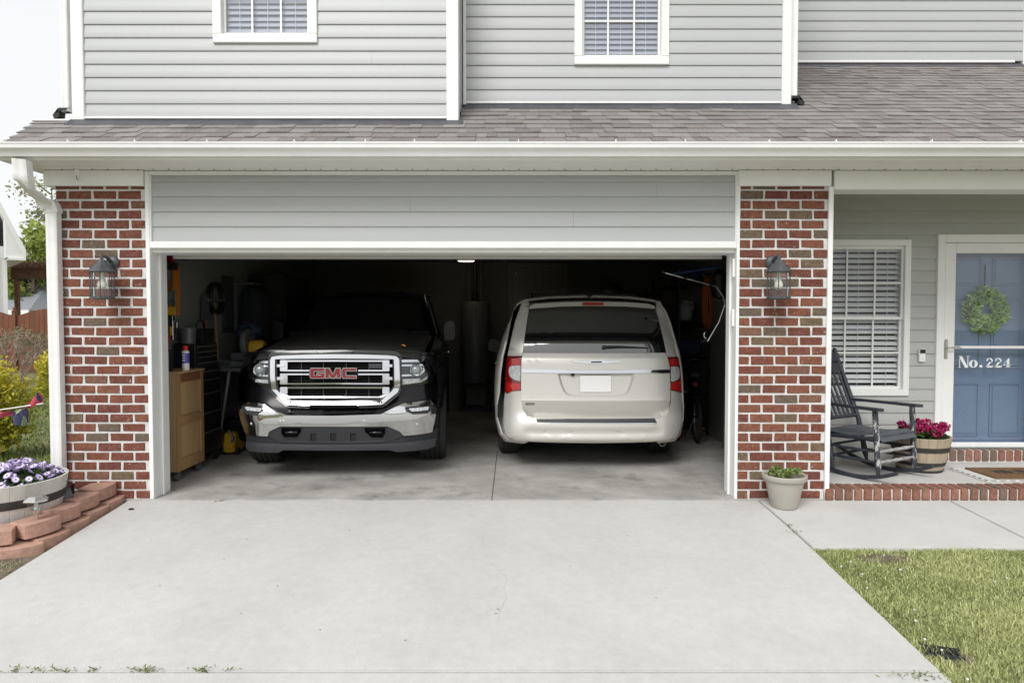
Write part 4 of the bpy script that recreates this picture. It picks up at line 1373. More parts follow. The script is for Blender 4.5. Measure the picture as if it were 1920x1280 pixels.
# lower valance with its projecting lip
FV = lambda x, z: FT(x, z) + (0.0 if z > .295 else -0.035)
v1 = to([(462, 812), (503, 817), (528, 828), (703, 828), (757, 817), (810, 808), (819, 800), (820, 824), (800, 832), (744, 835), (523, 836), (468, 832), (462, 822)])
panel('valance', v1, FT, M_TRIM, truck, thick=.06, proud=.012, grid=.08, bevel=.006)
FV2 = lambda x, z: FT(x, z) - 0.02
v2 = to([(462, 826), (523, 831), (626, 833), (744, 830), (818, 820), (816, 836), (799, 841.5), (744, 846.5), (731, 842.8), (532, 842.8), (523, 847.6), (468, 845), (462, 838)], FV2)
panel('valance_lip', v2, FV2, M_TRIM2, truck, thick=.06, proud=.018, grid=.08, bevel=.008)
# chrome bumper bar
FB = lambda x, z: FT(x, z)
bump = to([(453, 751), (484, 754), (498, 757), (519, 773), (532, 777.5), (626, 778.5), (715, 775.5), (733, 766), (757, 755), (808, 748), (818.5, 750), (820, 760), (816, 784), (811, 809), (757, 816), (750.6, 808), (726.6, 798), (526.4, 798), (505.6, 808), (503.4, 817), (462, 812), (453, 788), (449, 762)])
fogL = to([(453.5, 757.5), (470, 757.5), (492.5, 761), (496, 768.4), (481.6, 778), (458.5, 774)])
fogR = to([(759.4, 763), (774, 761), (812, 757.5), (813, 762), (803, 774), (774.7, 776), (761.6, 770.6)])
panel('chrome_bumper', rounded(bump, .012, 2), FB, M_CHROME, truck, thick=.07, proud=.028, holes=[fogL, fogR], grid=.035, bevel=.008, smooth=40)
for fg, ln in ((fogL, [(460, 761.5), (493, 764.5), (490, 770.4), (463, 768.4)]), (fogR, [(766, 765), (805, 761), (803, 768), (772, 770.6)])):
    fo = panel('fog_lamp', fg, FB, M_TRIM2, truck, thick=.03, proud=.006, grid=.06)
    l2 = to(ln)
    panel('fog_lens', rounded(l2, .012, 2), FB, M_LAMPW, fo, thick=.02, proud=.018, grid=.06, bevel=.004)
for (a, c) in ((473, 793), (527, 789), (533, 788.5), (684, 788.5), (782, 794)):
    x, z = TF.hit(a, c, FB)
    bb = MB(); bb.lathe([(.0115, 0), (.0115, -.004), (.008, -.0055), (.001, -.0055)], 14, c=(x, FB(x, z) - .028, z), axis='y'); bb.build('parking_sensor', M_CHROME2, truck, smooth=40)
# skid plate with tow hook openings
sk = to([(527, 798.5), (726, 798.5), (750, 808.5), (756, 816.5), (731, 826.5), (702.5, 829), (527.5, 829), (503.5, 817), (506, 808.5)])
tows = [to([(527.5, 799.5), (567, 799.5), (567, 808), (559, 820), (534, 820), (527.5, 811)]), to([(683.5, 799.5), (724, 799.5), (724, 812), (718, 820.5), (697, 820.5), (683.5, 808)])]
slots = [to([(583, 811), (594, 811), (594, 825), (583, 825)]), to([(620, 811), (631, 811), (631, 825), (620, 825)]), to([(657, 811), (668, 811), (668, 825), (657, 825)])]
sko = panel('skid_plate', sk, FT, M_TRIM2, truck, thick=.05, proud=.022, holes=tows + slots, grid=.07, bevel=.005)
for sl_ in slots: panel('slot_back', sl_, FT, M_TRIM, sko, thick=.01, proud=.010, grid=0)
for tw in tows:
    cx = sum(p[0] for p in tw) / len(tw); cz = sum(p[1] for p in tw) / len(tw)
    rim_ = [((x - cx) * 1.05 + cx, (z - cz) * 1.08 + cz) for x, z in tw]
    panel('tow_bezel', rim_, FT, M_TRIM2, sko, thick=.02, proud=.027, holes=[[((x - cx) * .95 + cx, (z - cz) * .92 + cz) for x, z in tw]], grid=.07, bevel=.003)
    panel('tow_recess', rim_, FT, M_MESH, sko, thick=.01, proud=-.03, grid=0)
    bb = MB(); bb.tube([(cx - .05, FT(cx, cz) + .02, cz + .01), (cx - .05, FT(cx, cz) - .01, cz + .0), (cx + .05, FT(cx, cz) - .01, cz), (cx + .05, FT(cx, cz) + .02, cz + .01)], .011, 8)
    bb.build('tow_hook', M_GLOSSB, sko, smooth=50)

# ---- grille
FG = lambda x, z: FT(x, z) - 0.012
go_ = to([(508, 674), (510.5, 668.5), (527.5, 666), (584, 664), (628, 663.5), (680, 664), (727.5, 665.6), (744, 667.5), (749, 672.5), (749.5, 690), (751, 722.5), (746, 735), (717.5, 757.5), (670, 759.5), (626, 760), (582.5, 760), (540, 757.5), (526, 745), (511, 729), (508, 705)], FG)
gi_ = to([(517, 672.8), (552.5, 672), (628, 671.5), (700, 672), (739, 672.8), (740, 692.5), (740, 725), (735, 732.5), (715, 750.5), (626, 753), (544, 752), (536, 746), (520, 729.5), (517, 705)], FG)
gd_ = to([(503, 676), (505, 663), (516, 657.5), (584, 656.3), (628, 656), (700, 656.5), (744, 658), (753, 665), (754, 724), (749, 739), (720, 763), (628, 766), (538, 763.5), (521, 750), (504, 731)], FG)
panel('grille_shroud', rounded(gd_, .02, 2), FG, M_GLOSSB, truck, thick=.05, proud=.008, holes=[go_], grid=.07, bevel=.01)
grl = panel('grille', rounded(go_, .012, 2), FG, M_CHROME, truck, thick=.07, proud=.03, holes=[rounded(gi_, .008, 2)], grid=.05, bevel=.009, smooth=45)
panel('grille_back', gi_, lambda x, z: FG(x, z) + .065, M_MESH, grl, thick=.01, grid=.1)
panel('grille_inner_frame', [(p[0] * 1.005, p[1]) for p in gi_], FG, M_GLOSSB, grl, thick=.06, proud=.004, holes=[[(p[0] * .975, .985 + (p[1] - .985) * .955) for p in gi_]], grid=.08)
panel('hood_badge_plate', to([(592, 657.5), (665, 657.5), (658, 661.5), (599, 661.5)], FG), FG, M_GLOSSB, grl, thick=.02, proud=.02, grid=.1)
panel('grille_lower_insert', to([(583, 757.5), (670, 757.5), (673, 761.5), (580, 761.5)], FG), FG, M_MESH, grl, thick=.02, proud=.036, grid=.1)
def bar(x0, y0, x1, y1, hh, name='grille_bar', proud=.018, mt=M_CHROME):
    pts = to([(x0, y0 - hh / 2), ((x0 + x1) / 2, (y0 + y1) / 2 - hh / 2 - (.4 if x1 - x0 > 120 else 0)), (x1, y1 - hh / 2), (x1, y1 + hh / 2), ((x0 + x1) / 2, (y0 + y1) / 2 + hh / 2 - (.4 if x1 - x0 > 120 else 0)), (x0, y0 + hh / 2)], FG)
    return panel(name, pts, FG, mt, grl, thick=.03, proud=proud, grid=.08, bevel=.003)
for (y, a, c) in ((676.4, 531, 726), (718.8, 531, 726), (726.3, 531, 726), (743.8, 543, 713)): bar(a, y, c, y, 2.9)
for y in (694.2, 701.2): bar(531, y, 580.5, y, 2.8); bar(672, y, 726, y, 2.8)
for (y0, y1) in ((679, 692), (704, 717), (729, 742)):
    for x in (564, 605.6, 648.5, 691):
        bar(x, (y0 + y1) / 2, x + .01, (y0 + y1) / 2, .1) if False else None
        q = to([(x - .7, y0 - 2), (x + .7, y0 - 2), (x + .7, y1 + 2), (x - .7, y1 + 2)], FG)
        panel('grille_rib', q, FG, M_TRIM2, grl, thick=.03, proud=-.02, grid=0)
    for y in (y0 + 3.5, y0 + 8.5):
        q = to([(535, y), (722, y), (722, y + 2.2), (535, y + 2.2)], FG)
        panel('grille_louvre', q, FG, M_MESH, grl, thick=.03, proud=-.035, grid=.2)
for s, (xa, xb, xt) in ((1, (526, 540, 520.5)), (-1, (717.5, 730.5, 736))):
    for (y0, y1, tb) in ((674.6, 695.4, (682.5, 687.5)), (699.8, 720.2, (706, 711.5)), (724.8, 738, None)):
        panel('grille_end_block', rounded(to([(xa, y0), (xb, y0), (xb, y1), (xa, y1)], FG), .008, 2), FG, M_CHROME2, grl, thick=.04, proud=.022, grid=0, bevel=.003)
        if tb:
            a, c = (xt, xa + 9) if s > 0 else (xb - 9, xt)
            panel('grille_end_tab', to([(a, tb[0]), (c, tb[0]), (c, tb[1]), (a, tb[1])], FG), FG, M_CHROME2, grl, thick=.04, proud=.029, grid=0, bevel=.002)
    q = [(526, 738), (531, 737), (545, 742.6), (543, 745.4), (538, 745)] if s > 0 else [(730, 738), (725, 737), (711, 742.6), (713, 745.4), (718, 745)]
    panel('grille_end_block', to(q, FG), FG, M_CHROME2, grl, thick=.04, proud=.02, grid=0, bevel=.003)
q = to([(692, 681.5), (716, 681.5), (716, 690), (692, 690)], FG)
panel('front_camera', q, FG, M_TRIM2, grl, thick=.03, proud=.0, grid=0)
# the three letters
def letters(w):
    """squared letters of stroke s; w grows the shape for the bright rim behind"""
    k = w
    H = 19.0; s = 4.6
    def r(x0, y0, x1, y1): return [(x0 - k, y0 - k), (x1 + k, y0 - k), (x1 + k, y1 + k), (x0 - k, y1 + k)]
    out = []
    # G  583..610
    x0, x1 = 583.6, 609.6; y0, y1 = 690, 707.6
    out += [[(x0 + 2.5 - k, y0 - k), (x1 + k, y0 - k), (x1 + k, y0 + s + k), (x0 + 2.5, y0 + s + k), (x0 - k, y0 + s), (x0 - k, y0 + 2)],
            [(x0 - k, y0 + 3.5), (x0 + 6.2 + k, y0 + 3.5), (x0 + 6.2 + k, y1 - 3.5), (x0 - k, y1 - 3.5)],
            [(x0 - k, y1 - s), (x1 + k, y1 - s - k), (x1 + k, y1 - 2), (x1 - 2 + k, y1 + k), (x0 + 2.5 - k, y1 + k), (x0 - k, y1 - 2)],
            r(x1 - 5.6, y0 + 9.4, x1, y1 - 3), r(x0 + 13, y0 + 8.6, x1, y0 + 11.2)]
    # M  612..640
    x0, x1 = 612.2, 638.9
    out += [[(x0 - k, y0 - k), (x0 + 5.6 + k, y0 - k), (x0 + 5.6 + k, y1 + k), (x0 - k, y1 + k)], [(x1 - 5.6 - k, y0 - k), (x1 + k, y0 - k), (x1 + k, y1 + k), (x1 - 5.6 - k, y1 + k)],
            [(x0 - k, y0 - k), (x0 + 6.5 + k, y0 - k), ((x0 + x1) / 2 + 3 + k, y1 + k), ((x0 + x1) / 2 - 3 - k, y1 + k)], [(x1 - 6.5 - k, y0 - k), (x1 + k, y0 - k), ((x0 + x1) / 2 + 3 + k, y1 + k), ((x0 + x1) / 2 - 3 - k, y1 + k)]]
    # C  643..669
    x0, x1 = 643.2, 668.8
    out += [[(x0 + 2.5 - k, y0 - k), (x1 + k, y0 - k), (x1 + k, y0 + s - .8 + k), (x0 + 2.5, y0 + s - .8 + k), (x0 - k, y0 + s), (x0 - k, y0 + 2)],
            [(x0 - k, y0 + 3.2), (x0 + 6.2 + k, y0 + 3.2), (x0 + 6.2 + k, y1 - 3.2), (x0 - k, y1 - 3.2)],
            [(x0 - k, y1 - s), (x0 + 2.5, y1 - s + .8 - k), (x1 + k, y1 - s + .8 - k), (x1 + k, y1 + k), (x0 + 2.5 - k, y1 + k), (x0 - k, y1 - 2)]]
    return out
def badge(w, off, mt, name):
    bb = MB()
    for i, pl in enumerate(letters(w)):
        q = to(pl, FG)
        cx = sum(p[0] for p in q) / len(q); cz = sum(p[1] for p in q) / len(q)
        yb_ = FG(cx, cz) - off - i * .0004
        bb.prism_y(q, yb_, yb_ + .02)
    return bb.build(name, mt, grl)
badge(1.35, .040, M_CHROME2, 'badge_rim')
badge(0.0, .047, M_RED, 'badge_letters')

# ---- headlamps
FH = lambda x, z: FT(x, z) + .004
def headlamp(outl, chrome, inner, proj, drl_low, sgn):
    ho = to(outl, FH)
    hd = panel('headlamp', rounded(ho, .015, 3), lambda x, z: FH(x, z) + .035, M_GLOSSB, truck, thick=.02, grid=.08)
    panel('lamp_frame', rounded(to(chrome, FH), .008, 2), FH, M_CHROME2, hd, thick=.03, proud=-.006, grid=.08, bevel=.004)
    panel('lamp_light_bar', to(drl_low, FH), FH, M_LAMPW, hd, thick=.03, proud=-.004, grid=.08, bevel=.003)
    panel('lamp_frame', to(inner, FH), FH, M_CHROME, hd, thick=.02, proud=-.012, grid=.08, bevel=.003)
    x, z = TF.hit(proj[0], proj[1], FH)
    yc = FH(x, z)
    bb = MB(); bb.lathe([(.062, .035), (.062, .0), (.056, -.004), (.046, .004), (.043, .02)], 28, c=(x, yc, z), axis='y', sx=1.0); bb.build('projector_ring', M_CHROME, hd, smooth=40)
    bb = MB(); bb.lathe([(.044, .012), (.036, .002), (.022, -.006), (.001, -.009)], 28, c=(x, yc, z), axis='y'); bb.build('projector_lens', mat('projector_glass', (0.22, 0.25, 0.25), 0.05, coat=1.0, spec=1.0), hd, smooth=60)
    panel('lamp_cover', rounded(ho, .015, 3), FH, M_LAMP, hd, thick=.002, proud=.010, grid=.05)
headlamp([(460.5, 685), (463, 678.5), (467, 674.5), (506, 673.5), (506, 723), (477.5, 719.5), (465, 710), (460, 697.5)],
         [(462, 684), (466, 677), (506, 676.5), (506, 680.5), (469, 681), (466.5, 685), (466.5, 698), (470, 706), (480, 711), (478, 715.5), (467, 709), (462.5, 698)],
         [(470, 685), (506, 685.5), (506, 687.5), (473, 687.2), (472, 694), (476, 700), (484, 703), (506, 703.3), (506, 705.5), (482, 705.3), (474, 702), (469.5, 694)],
         (486.5, 694), [(480, 710.5), (506, 713), (506, 719), (478, 715.8)], 1)
headlamp([(752.5, 670), (804, 667.5), (810, 671), (815, 677.5), (815.5, 705), (807.5, 718), (755, 725), (753, 720)],
         [(752.5, 674.5), (803, 673), (808, 678), (808, 702), (800, 711), (789, 717), (787.5, 713), (797, 708), (803.5, 701), (803.5, 681), (801, 677.6), (752.5, 679)],
         [(752.5, 683.5), (793, 682.6), (796, 685), (796, 696), (788, 703.5), (752.5, 705.6), (752.5, 702.5), (786, 700.8), (793, 694.5), (793, 686), (752.5, 686.4)],
         (779.5, 694), [(752.5, 711), (788, 709.5), (789, 716.5), (752.5, 721.5)], -1)
# amber leaf-like reflector lying on the hood's front edge
x, z = TF.hit(757, 648, lambda x, z: .30)
bb = MB(); bb.tube([(x - .022, .30, z + .010), (x, .29, z + .006), (x + .02, .285, z - .004)], [.003, .009, .004], 6)
lf = bb.build('hood_ornament_leaf', M_AMBER, hood, smooth=50); lf.name = 'side_marker'

# ================================================================== minivan, tail to the camera
VX = PX(1111.5, 1.08, 740)
VO = Vector((VX, 1.0, 0))
van = thing('minivan', 'champagne silver minivan with tail to the street, parked in the right bay', 'minivan', VO)
VF = Frame(VO, 0)
ZK = [0.20, 0.27, 0.33, 0.42, 0.50, 0.53, 0.70, 0.72, 0.97, 1.115, 1.175, 1.21, 1.25, 1.29, 1.33, 1.40, 1.50, 1.64, 1.70]
YK = [0.16, 0.075, 0.05, 0.055, 0.07, 0.10, 0.052, 0.056, 0.082, 0.105, 0.135, 0.143, 0.154, 0.168, 0.186, 0.229, 0.306, 0.420, 0.470]
def v_x(x):
    a = abs(x)
    return 0.085 * x * x + 2.6 * max(0, a - 0.70) ** 2
wz = smoothcurve([1.10, 1.175, 1.21, 1.25, 1.29, 1.33, 1.40, 1.50, 1.64, 1.70], [0.120, 0.135, 0.143, 0.154, 0.168, 0.186, 0.229, 0.306, 0.420, 0.470])
def FVn(x, z): return float(np.interp(z, ZK, YK)) + v_x(x)
def FVw(x, z): return wz(z) + v_x(x)
bz = smoothcurve([0.22, 0.275, 0.30, 0.335, 0.36, 0.372, 0.40, 0.44, 0.50, 0.56, 0.66, 0.80], [0.10, 0.05, 0.018, 0.006, 0.012, 0.026, 0.018, 0.008, 0.02, 0.045, 0.06, 0.07])
bz2 = smoothcurve([0.22, 0.275, 0.32, 0.42, 0.50, 0.56, 0.66, 0.80], [0.10, 0.05, 0.015, 0.004, 0.02, 0.045, 0.06, 0.07])
def FVb(x, z):
    a = abs(x); k = min(1, max(0, (0.72 - a) / .10)); k = k * k * (3 - 2 * k)
    return bz(z) * k + bz2(z) * (1 - k) + v_x(x)
vo = lambda pts, F=FVn: VF.out(pts, F)

# hull rings: the outline seen from behind, then the body growing forward
out_r = vo([(1231, 828), (1262, 823), (1273, 812), (1279, 780), (1279, 757), (1277, 736), (1275, 700), (1270.5, 668), (1263, 640), (1253, 605), (1243, 578), (1234, 566), (1222, 560), (1180, 555), (1112, 553)])
base_ = [(max(0, x), z) for x, z in out_r]
def vring(t_y, sx, k):
    """k 0..1: from tail outline to the full section"""
    full = [(.74, .20), (.90, .22), (.955, .30), (.985, .45), (.995, .62), (.998, .78), (.985, .98), (.965, 1.12), (.92, 1.28), (.86, 1.44), (.80, 1.57), (.74, 1.655), (.68, 1.69), (.40, 1.725), (0, 1.735)]
    return [((1 - k) * a[0] + k * b_[0], (1 - k) * a[1] + k * b_[1]) for a, b_ in zip(base_, full)]
def varch(y):
    for yc in (1.0, 4.08):
        d = abs(y - yc)
        if d < 0.40: return 0.335 + sqrt(.40 ** 2 - d * d)
    return 0
st_y = [0.0, .03, .08, .15, .25, .38, .5] + list(np.arange(.58, 4.6, .06)) + [4.7, 4.85, 5.0, 5.1]
def v_sections(side):
    R_ = []
    for y in st_y:
        k = min(1, (y / .5)) ; k = 1 - (1 - k) ** 2
        sec = vring(y, 1, k)
        row = []
        for i, (x, z) in enumerate(sec):
            yy = FVn(x, z) * (1 - k) + (y + .02 + .10 * (1 - 0)) * k if y < .5 else y + .12
            if y < .5: yy = FVn(x, z) * (1 - k) + y * .9 * k + .12 * k + y * .1
            if i < 6:
                za = varch(y + .12)
                if z < za: z = za + .002 * i
            if y > 3.0 and i > 7:                             # bonnet and sloping screen
                t = min(1, (y - 3.0) / 1.1); z = z - (z - (1.02 - .06 * max(0, y - 4.2))) * (t * t * (3 - 2 * t))
            if y > 4.4: x *= 1 - .25 * ((y - 4.4) / .7) ** 2
            row.append((side * x, yy, z))
        R_.append(row)
    return R_
for s in (1, -1):
    loft('body_shell', v_sections(s), M_SILVER, van, smooth=40)
fr = MB(); fr.box(-.8, .8, .35, 5.0, .26, .62); fr.build('underbody', M_UNDER, van)
fr = MB(); fr.box(-.72, .72, .28, .40, .30, 1.15); fr.build('inner_shell', M_UNDER, van)
# side glass, a dark band on each flank, standing 4 mm proud
for s in (1, -1):
    rows = []
    for y in np.arange(.60, 3.3, .15):
        sec = vring(y, 1, 1)
        pts = [sec[7], sec[8], sec[9], sec[10]]
        t = min(1, max(0, (y - 3.0) / 1.1))
        rows.append([(s * (x + .006), y + .12, z + (.015 if i == 0 else 0)) for i, (x, z) in enumerate(pts)])
    loft('side_window', rows, M_TINT, van, smooth=40)
    mb_ = MB(); mb_.prism_y(rounded([(s * .98, 1.02), (s * .98, 1.20), (s * 1.15, 1.23), (s * 1.17, 1.05)], .04), 3.35, 3.47)
    mb_.build('door_mirror', M_BLACKP, van, bevel=.01, seg=2)
    for yh in (1.75, 2.15): hb('door_handle', min(s * .995, s * 1.02), max(s * .995, s * 1.02), yh, yh + .16, .95, .975, M_CHROME, van, .006)
    # roof rails
    bb = MB(); bb.tube([(s * .60, .72, 1.70), (s * .60, .80, 1.765), (s * .60, .95, 1.785), (s * .60, 2.6, 1.785), (s * .60, 2.75, 1.73)], .016, 8)
    bb.build('roof_rail', M_GLOSSB, van, smooth=50)
    wheel(van, s * .835, 1.0, .335, .225, s)
    wheel(van, s * .835, 4.08, .335, .225, s)
bb = MB(); bb.tube([(-.6, 1.1, 1.79), (.6, 1.1, 1.79)], .014, 8); bb.build('roof_bar', M_GLOSSB, van)
bb = MB(); bb.tube([(-.6, 2.2, 1.79), (.6, 2.2, 1.79)], .014, 8); bb.build('roof_bar', M_GLOSSB, van)

# tailgate skin with plate recess
tg = vo([(980, 661), (1248, 661), (1251, 669), (1254.7, 686), (1256.4, 720), (1256, 751.5), (1252.5, 769), (1244.6, 779), (1229, 783), (1110, 784), (999, 782), (987, 777), (980, 767), (977.4, 751.5), (977, 720), (977.2, 690), (978.6, 668)])
rec = vo([(1045, 700), (1190, 700), (1186, 718), (1179, 735), (1172, 740), (1160, 742.5), (1075, 742.5), (1064, 740), (1057, 735), (1050, 718)])
gate = panel('tailgate', rounded(tg, .012, 2), FVn, M_SILVER, van, thick=.05, proud=.012, holes=[rounded(rec, .02, 3)], grid=.07, zcuts=(.70, .72, 1.115, .53), bevel=.006, smooth=22)
# recess: sides slope in to a flat pocket
cx = sum(p[0] for p in rec) / len(rec); cz = sum(p[1] for p in rec) / len(rec)
rr_ = rounded(rec, .02, 3)
inn = [((x - cx) * .93 + cx, (z - cz) * .90 + cz - .004) for x, z in rr_]
rb = MB(); n = len(rr_)
rb.add([(x, FVn(x, z) - .008, z) for x, z in rr_] + [(x, FVn(x, z) + .018, z) for x, z in inn], [(i, (i + 1) % n, n + (i + 1) % n, n + i) for i in range(n)] + [tuple(range(n, 2 * n))])
rb.build('plate_recess', M_SILVER, gate, smooth=30)
panel('licence_plate', rounded(vo([(1088, 704), (1146, 704), (1146, 735), (1088, 735)], lambda x, z: FVn(x, z)), .008, 2), lambda x, z: FVn(0, z) + .014, M_PLATE, gate, thick=.003, proud=.0, grid=0, bevel=.001)
x, z = VF.hit(1074, 701.5, FVn)
bb = MB(); bb.lathe([(.02, .01), (.02, -.012), (.001, -.014)], 14, c=(x, FVn(x, z), z), axis='y'); bb.build('reverse_camera', M_BLACKP, gate, smooth=40)
panel('chrome_strip', vo([(978, 691), (1040, 692), (1075, 694), (1160, 694), (1200, 692), (1255, 692.3), (1255.5, 698.5), (1192, 699), (1043, 699), (978, 698)]), FVn, M_CHROME2, gate, thick=.02, proud=.022, grid=.08, bevel=.004)
panel('strip_insert', vo([(1222, 693), (1255, 693), (1255, 698), (1219, 698)]), FVn, M_GLOSSB, gate, thick=.02, proud=.0245, grid=.08)
# winged emblem
wing = vo([(1071, 675.6), (1092, 675.8), (1104, 675), (1118, 674.4), (1132, 675), (1144, 675.8), (1164.5, 675.6), (1162, 678.6), (1148, 680), (1132, 681.6), (1118, 682), (1104, 681.6), (1088, 680), (1074, 678.6)])
em_ = panel('wing_emblem', wing, FVn, M_CHROME2, gate, thick=.01, proud=.019, grid=.1, bevel=.003)
panel('emblem_bar', vo([(1108, 677), (1128, 677), (1128, 679.6), (1108, 679.6)]), FVn, M_TRIM2, em_, thick=.008, proud=.0215, grid=0)
nb = panel('name_badge', vo([(985.5, 755), (1002, 755), (1002, 758.4), (985.5, 758.4)]), FVn, M_TRIM2, gate, thick=.004, proud=.0155, grid=0)
panel('name_badge_line', vo([(987, 756), (1001, 756), (1001, 757.3), (987, 757.3)]), FVn, M_CHROME, nb, thick=.002, proud=.0175, grid=0)
# rear glass, spoiler with high brake light, D pillars
rg = vo([(992.5, 579), (1010, 576), (1050, 574), (1112, 573), (1175, 574), (1210, 576), (1228, 579), (1240, 625), (1248.5, 660.5), (980, 660.5), (985, 630)])
wnd = panel('rear_window', rg, FVw, M_TINT, van, thick=.01, proud=.006, grid=.03, smooth=60)
hz_ = vo([(1027, 657), (1200, 657), (1198, 660.2), (1029, 660.2)])
x, z = VF.hit(1132, 651, FVn); x2, z2 = VF.hit(1160, 650, FVn); x3, z3 = VF.hit(1216, 652, FVn)
bb = MB(); bb.lathe([(.022, .02), (.02, -.025), (.001, -.028)], 14, c=(x, FVn(x, z), z), axis='y')
bb.tube([(x, FVn(x, z) - .03, z + .004), (x2, FVn(x2, z2) - .03, z2 + .004), (x3, FVn(x3, z3) - .015, z3)], [.014, .009, .005], 8)
bb.build('wiper', M_BLACKP, wnd, smooth=50)
FS = lambda x, z: FVn(x, z) - .05
sp = vo([(993, 573.5), (1005, 569.5), (1050, 566.5), (1112, 565.3), (1175, 566.5), (1215, 569.5), (1228, 573.5), (1228.5, 579), (1175, 574.6), (1112, 573.4), (1050, 574.6), (992.5, 579)], FS)
spo = panel('spoiler', sp, FS, M_SILVER, van, thick=.09, proud=.0, grid=.09, bevel=.006)
top = []
for k in range(13):
    u = 2 * k / 12 - 1
    x = u * .665
    z0 = 1.672 - .03 * u * u
    top.append((x, z0))
rows = [[(x, FS(x, z) + .004, z + .004) for x, z in top], [(x, FS(x, z) + .10, z + .028) for x, z in top], [(x, .78, z + .055) for x, z in top]]
loft('spoiler_top', rows, M_SILVER, spo, smooth=50)
panel('brake_lamp', rounded(vo([(1092, 566.8), (1131, 566.8), (1132, 572), (1091.5, 572)], FS), .006, 2), FS, M_REDL, spo, thick=.02, proud=.006, grid=0, bevel=.002)
for s in (0, 1):
    m = (lambda pts: pts) if s == 0 else (lambda pts: [(2222.6 - a, c) for a, c in pts])
    dp = m([(978, 566.5), (984, 563.5), (991.5, 563.5), (991.5, 579), (985, 622), (979.6, 661), (978, 667), (951.5, 667), (956, 645), (966, 602)])
    if s: dp = [(1231.5, 563.5), (1238, 564), (1243, 577), (1254, 605), (1264, 640), (1271, 668), (1252, 669.5), (1249, 661), (1240.5, 622), (1229.5, 579)]
    panel('rear_pillar', vo(dp), FVn, M_SILVER, van, thick=.03, proud=.010, grid=.07, bevel=.008, smooth=50)
    tl = [(950.5, 668.2), (978.2, 668.2), (976.6, 690), (976.4, 731.5), (966, 732), (958, 733.5), (949.5, 738), (946.5, 733), (947, 705)] if s == 0 else \
         [(1252.3, 670.2), (1272, 668.8), (1276, 700), (1278.5, 736.5), (1270, 733), (1262, 731.5), (1257, 731), (1256.8, 700)]
    lamp = panel('tail_lamp', rounded(vo(tl), .012, 2), FVn, M_REDD, van, thick=.04, proud=.014, grid=.07, bevel=.006, smooth=50)
    up = [(959, 672), (977, 671.5), (976.2, 683), (958, 684.5), (954, 688), (953, 680)] if s == 0 else [(1254, 673), (1271, 672), (1273.5, 684), (1256, 685.5)]
    lo = [(949.5, 716), (976, 718), (976, 730.5), (960, 731.5), (949.5, 736)] if s == 0 else [(1257.5, 716), (1276, 713.5), (1277.6, 735), (1266, 731), (1257.5, 729.8)]
    wh = [(957, 685.5), (976, 684.3), (975.8, 714), (967, 713), (956.5, 706.5), (953.8, 698), (953.8, 690)] if s == 0 else [(1256.8, 687), (1269, 686.5), (1273, 690), (1274, 705), (1271, 711), (1259, 715.5), (1257.4, 713)]
    panel('lamp_lens', rounded(vo(up), .008, 2), FVn, M_REDL, lamp, thick=.02, proud=.0165, grid=.07, bevel=.002)
    panel('lamp_lens', rounded(vo(lo), .008, 2), FVn, M_REDL, lamp, thick=.02, proud=.0165, grid=.07, bevel=.002)
    panel('reverse_lens', rounded(vo(wh), .012, 3), FVn, M_LAMPW, lamp, thick=.02, proud=.019, grid=.07, bevel=.003)
# bumper
bo_ = vo([(946.7, 735.5), (955, 733), (978, 732), (978, 752), (981, 768), (988, 778.5), (1000, 783.5), (1110, 785.5), (1229, 784.5), (1246, 780.5), (1254, 770), (1257.5, 752), (1257, 731), (1268, 733), (1277.2, 735.6), (1279, 757), (1279, 779), (1276, 806), (1268, 819), (1246.5, 825.7), (1197, 828.6), (1110, 830), (1038.7, 829), (971.5, 825.7), (953.6, 820.7), (946, 812), (943.7, 795), (944.5, 759)], FVb)
bmp = panel('rear_bumper', bo_, FVb, M_SILVER, van, thick=.09, proud=.012, grid=.028, bevel=.004, smooth=60)
panel('step_pad', vo([(1005, 784.3), (1227, 783.7), (1231, 791.5), (1007, 790.5)], FVb), FVb, M_TRIM2, bmp, thick=.02, proud=.018, grid=.08, bevel=.003)
panel('step_chrome', vo([(1030, 791.2), (1231, 791.8), (1231, 793.4), (1030, 792.6)], FVb), FVb, M_CHROME, bmp, thick=.02, proud=.018, grid=.08)
ex = PX(1243, 1.2, 829) - VX
bb = MB(); bb.lathe([(.035, 0), (.035, .3), (.03, .3), (.03, .0), (.035, 0)], 18, c=(ex, .22, .245), axis='y'); bb.build('exhaust_pipe', M_STEEL, van, smooth=40)

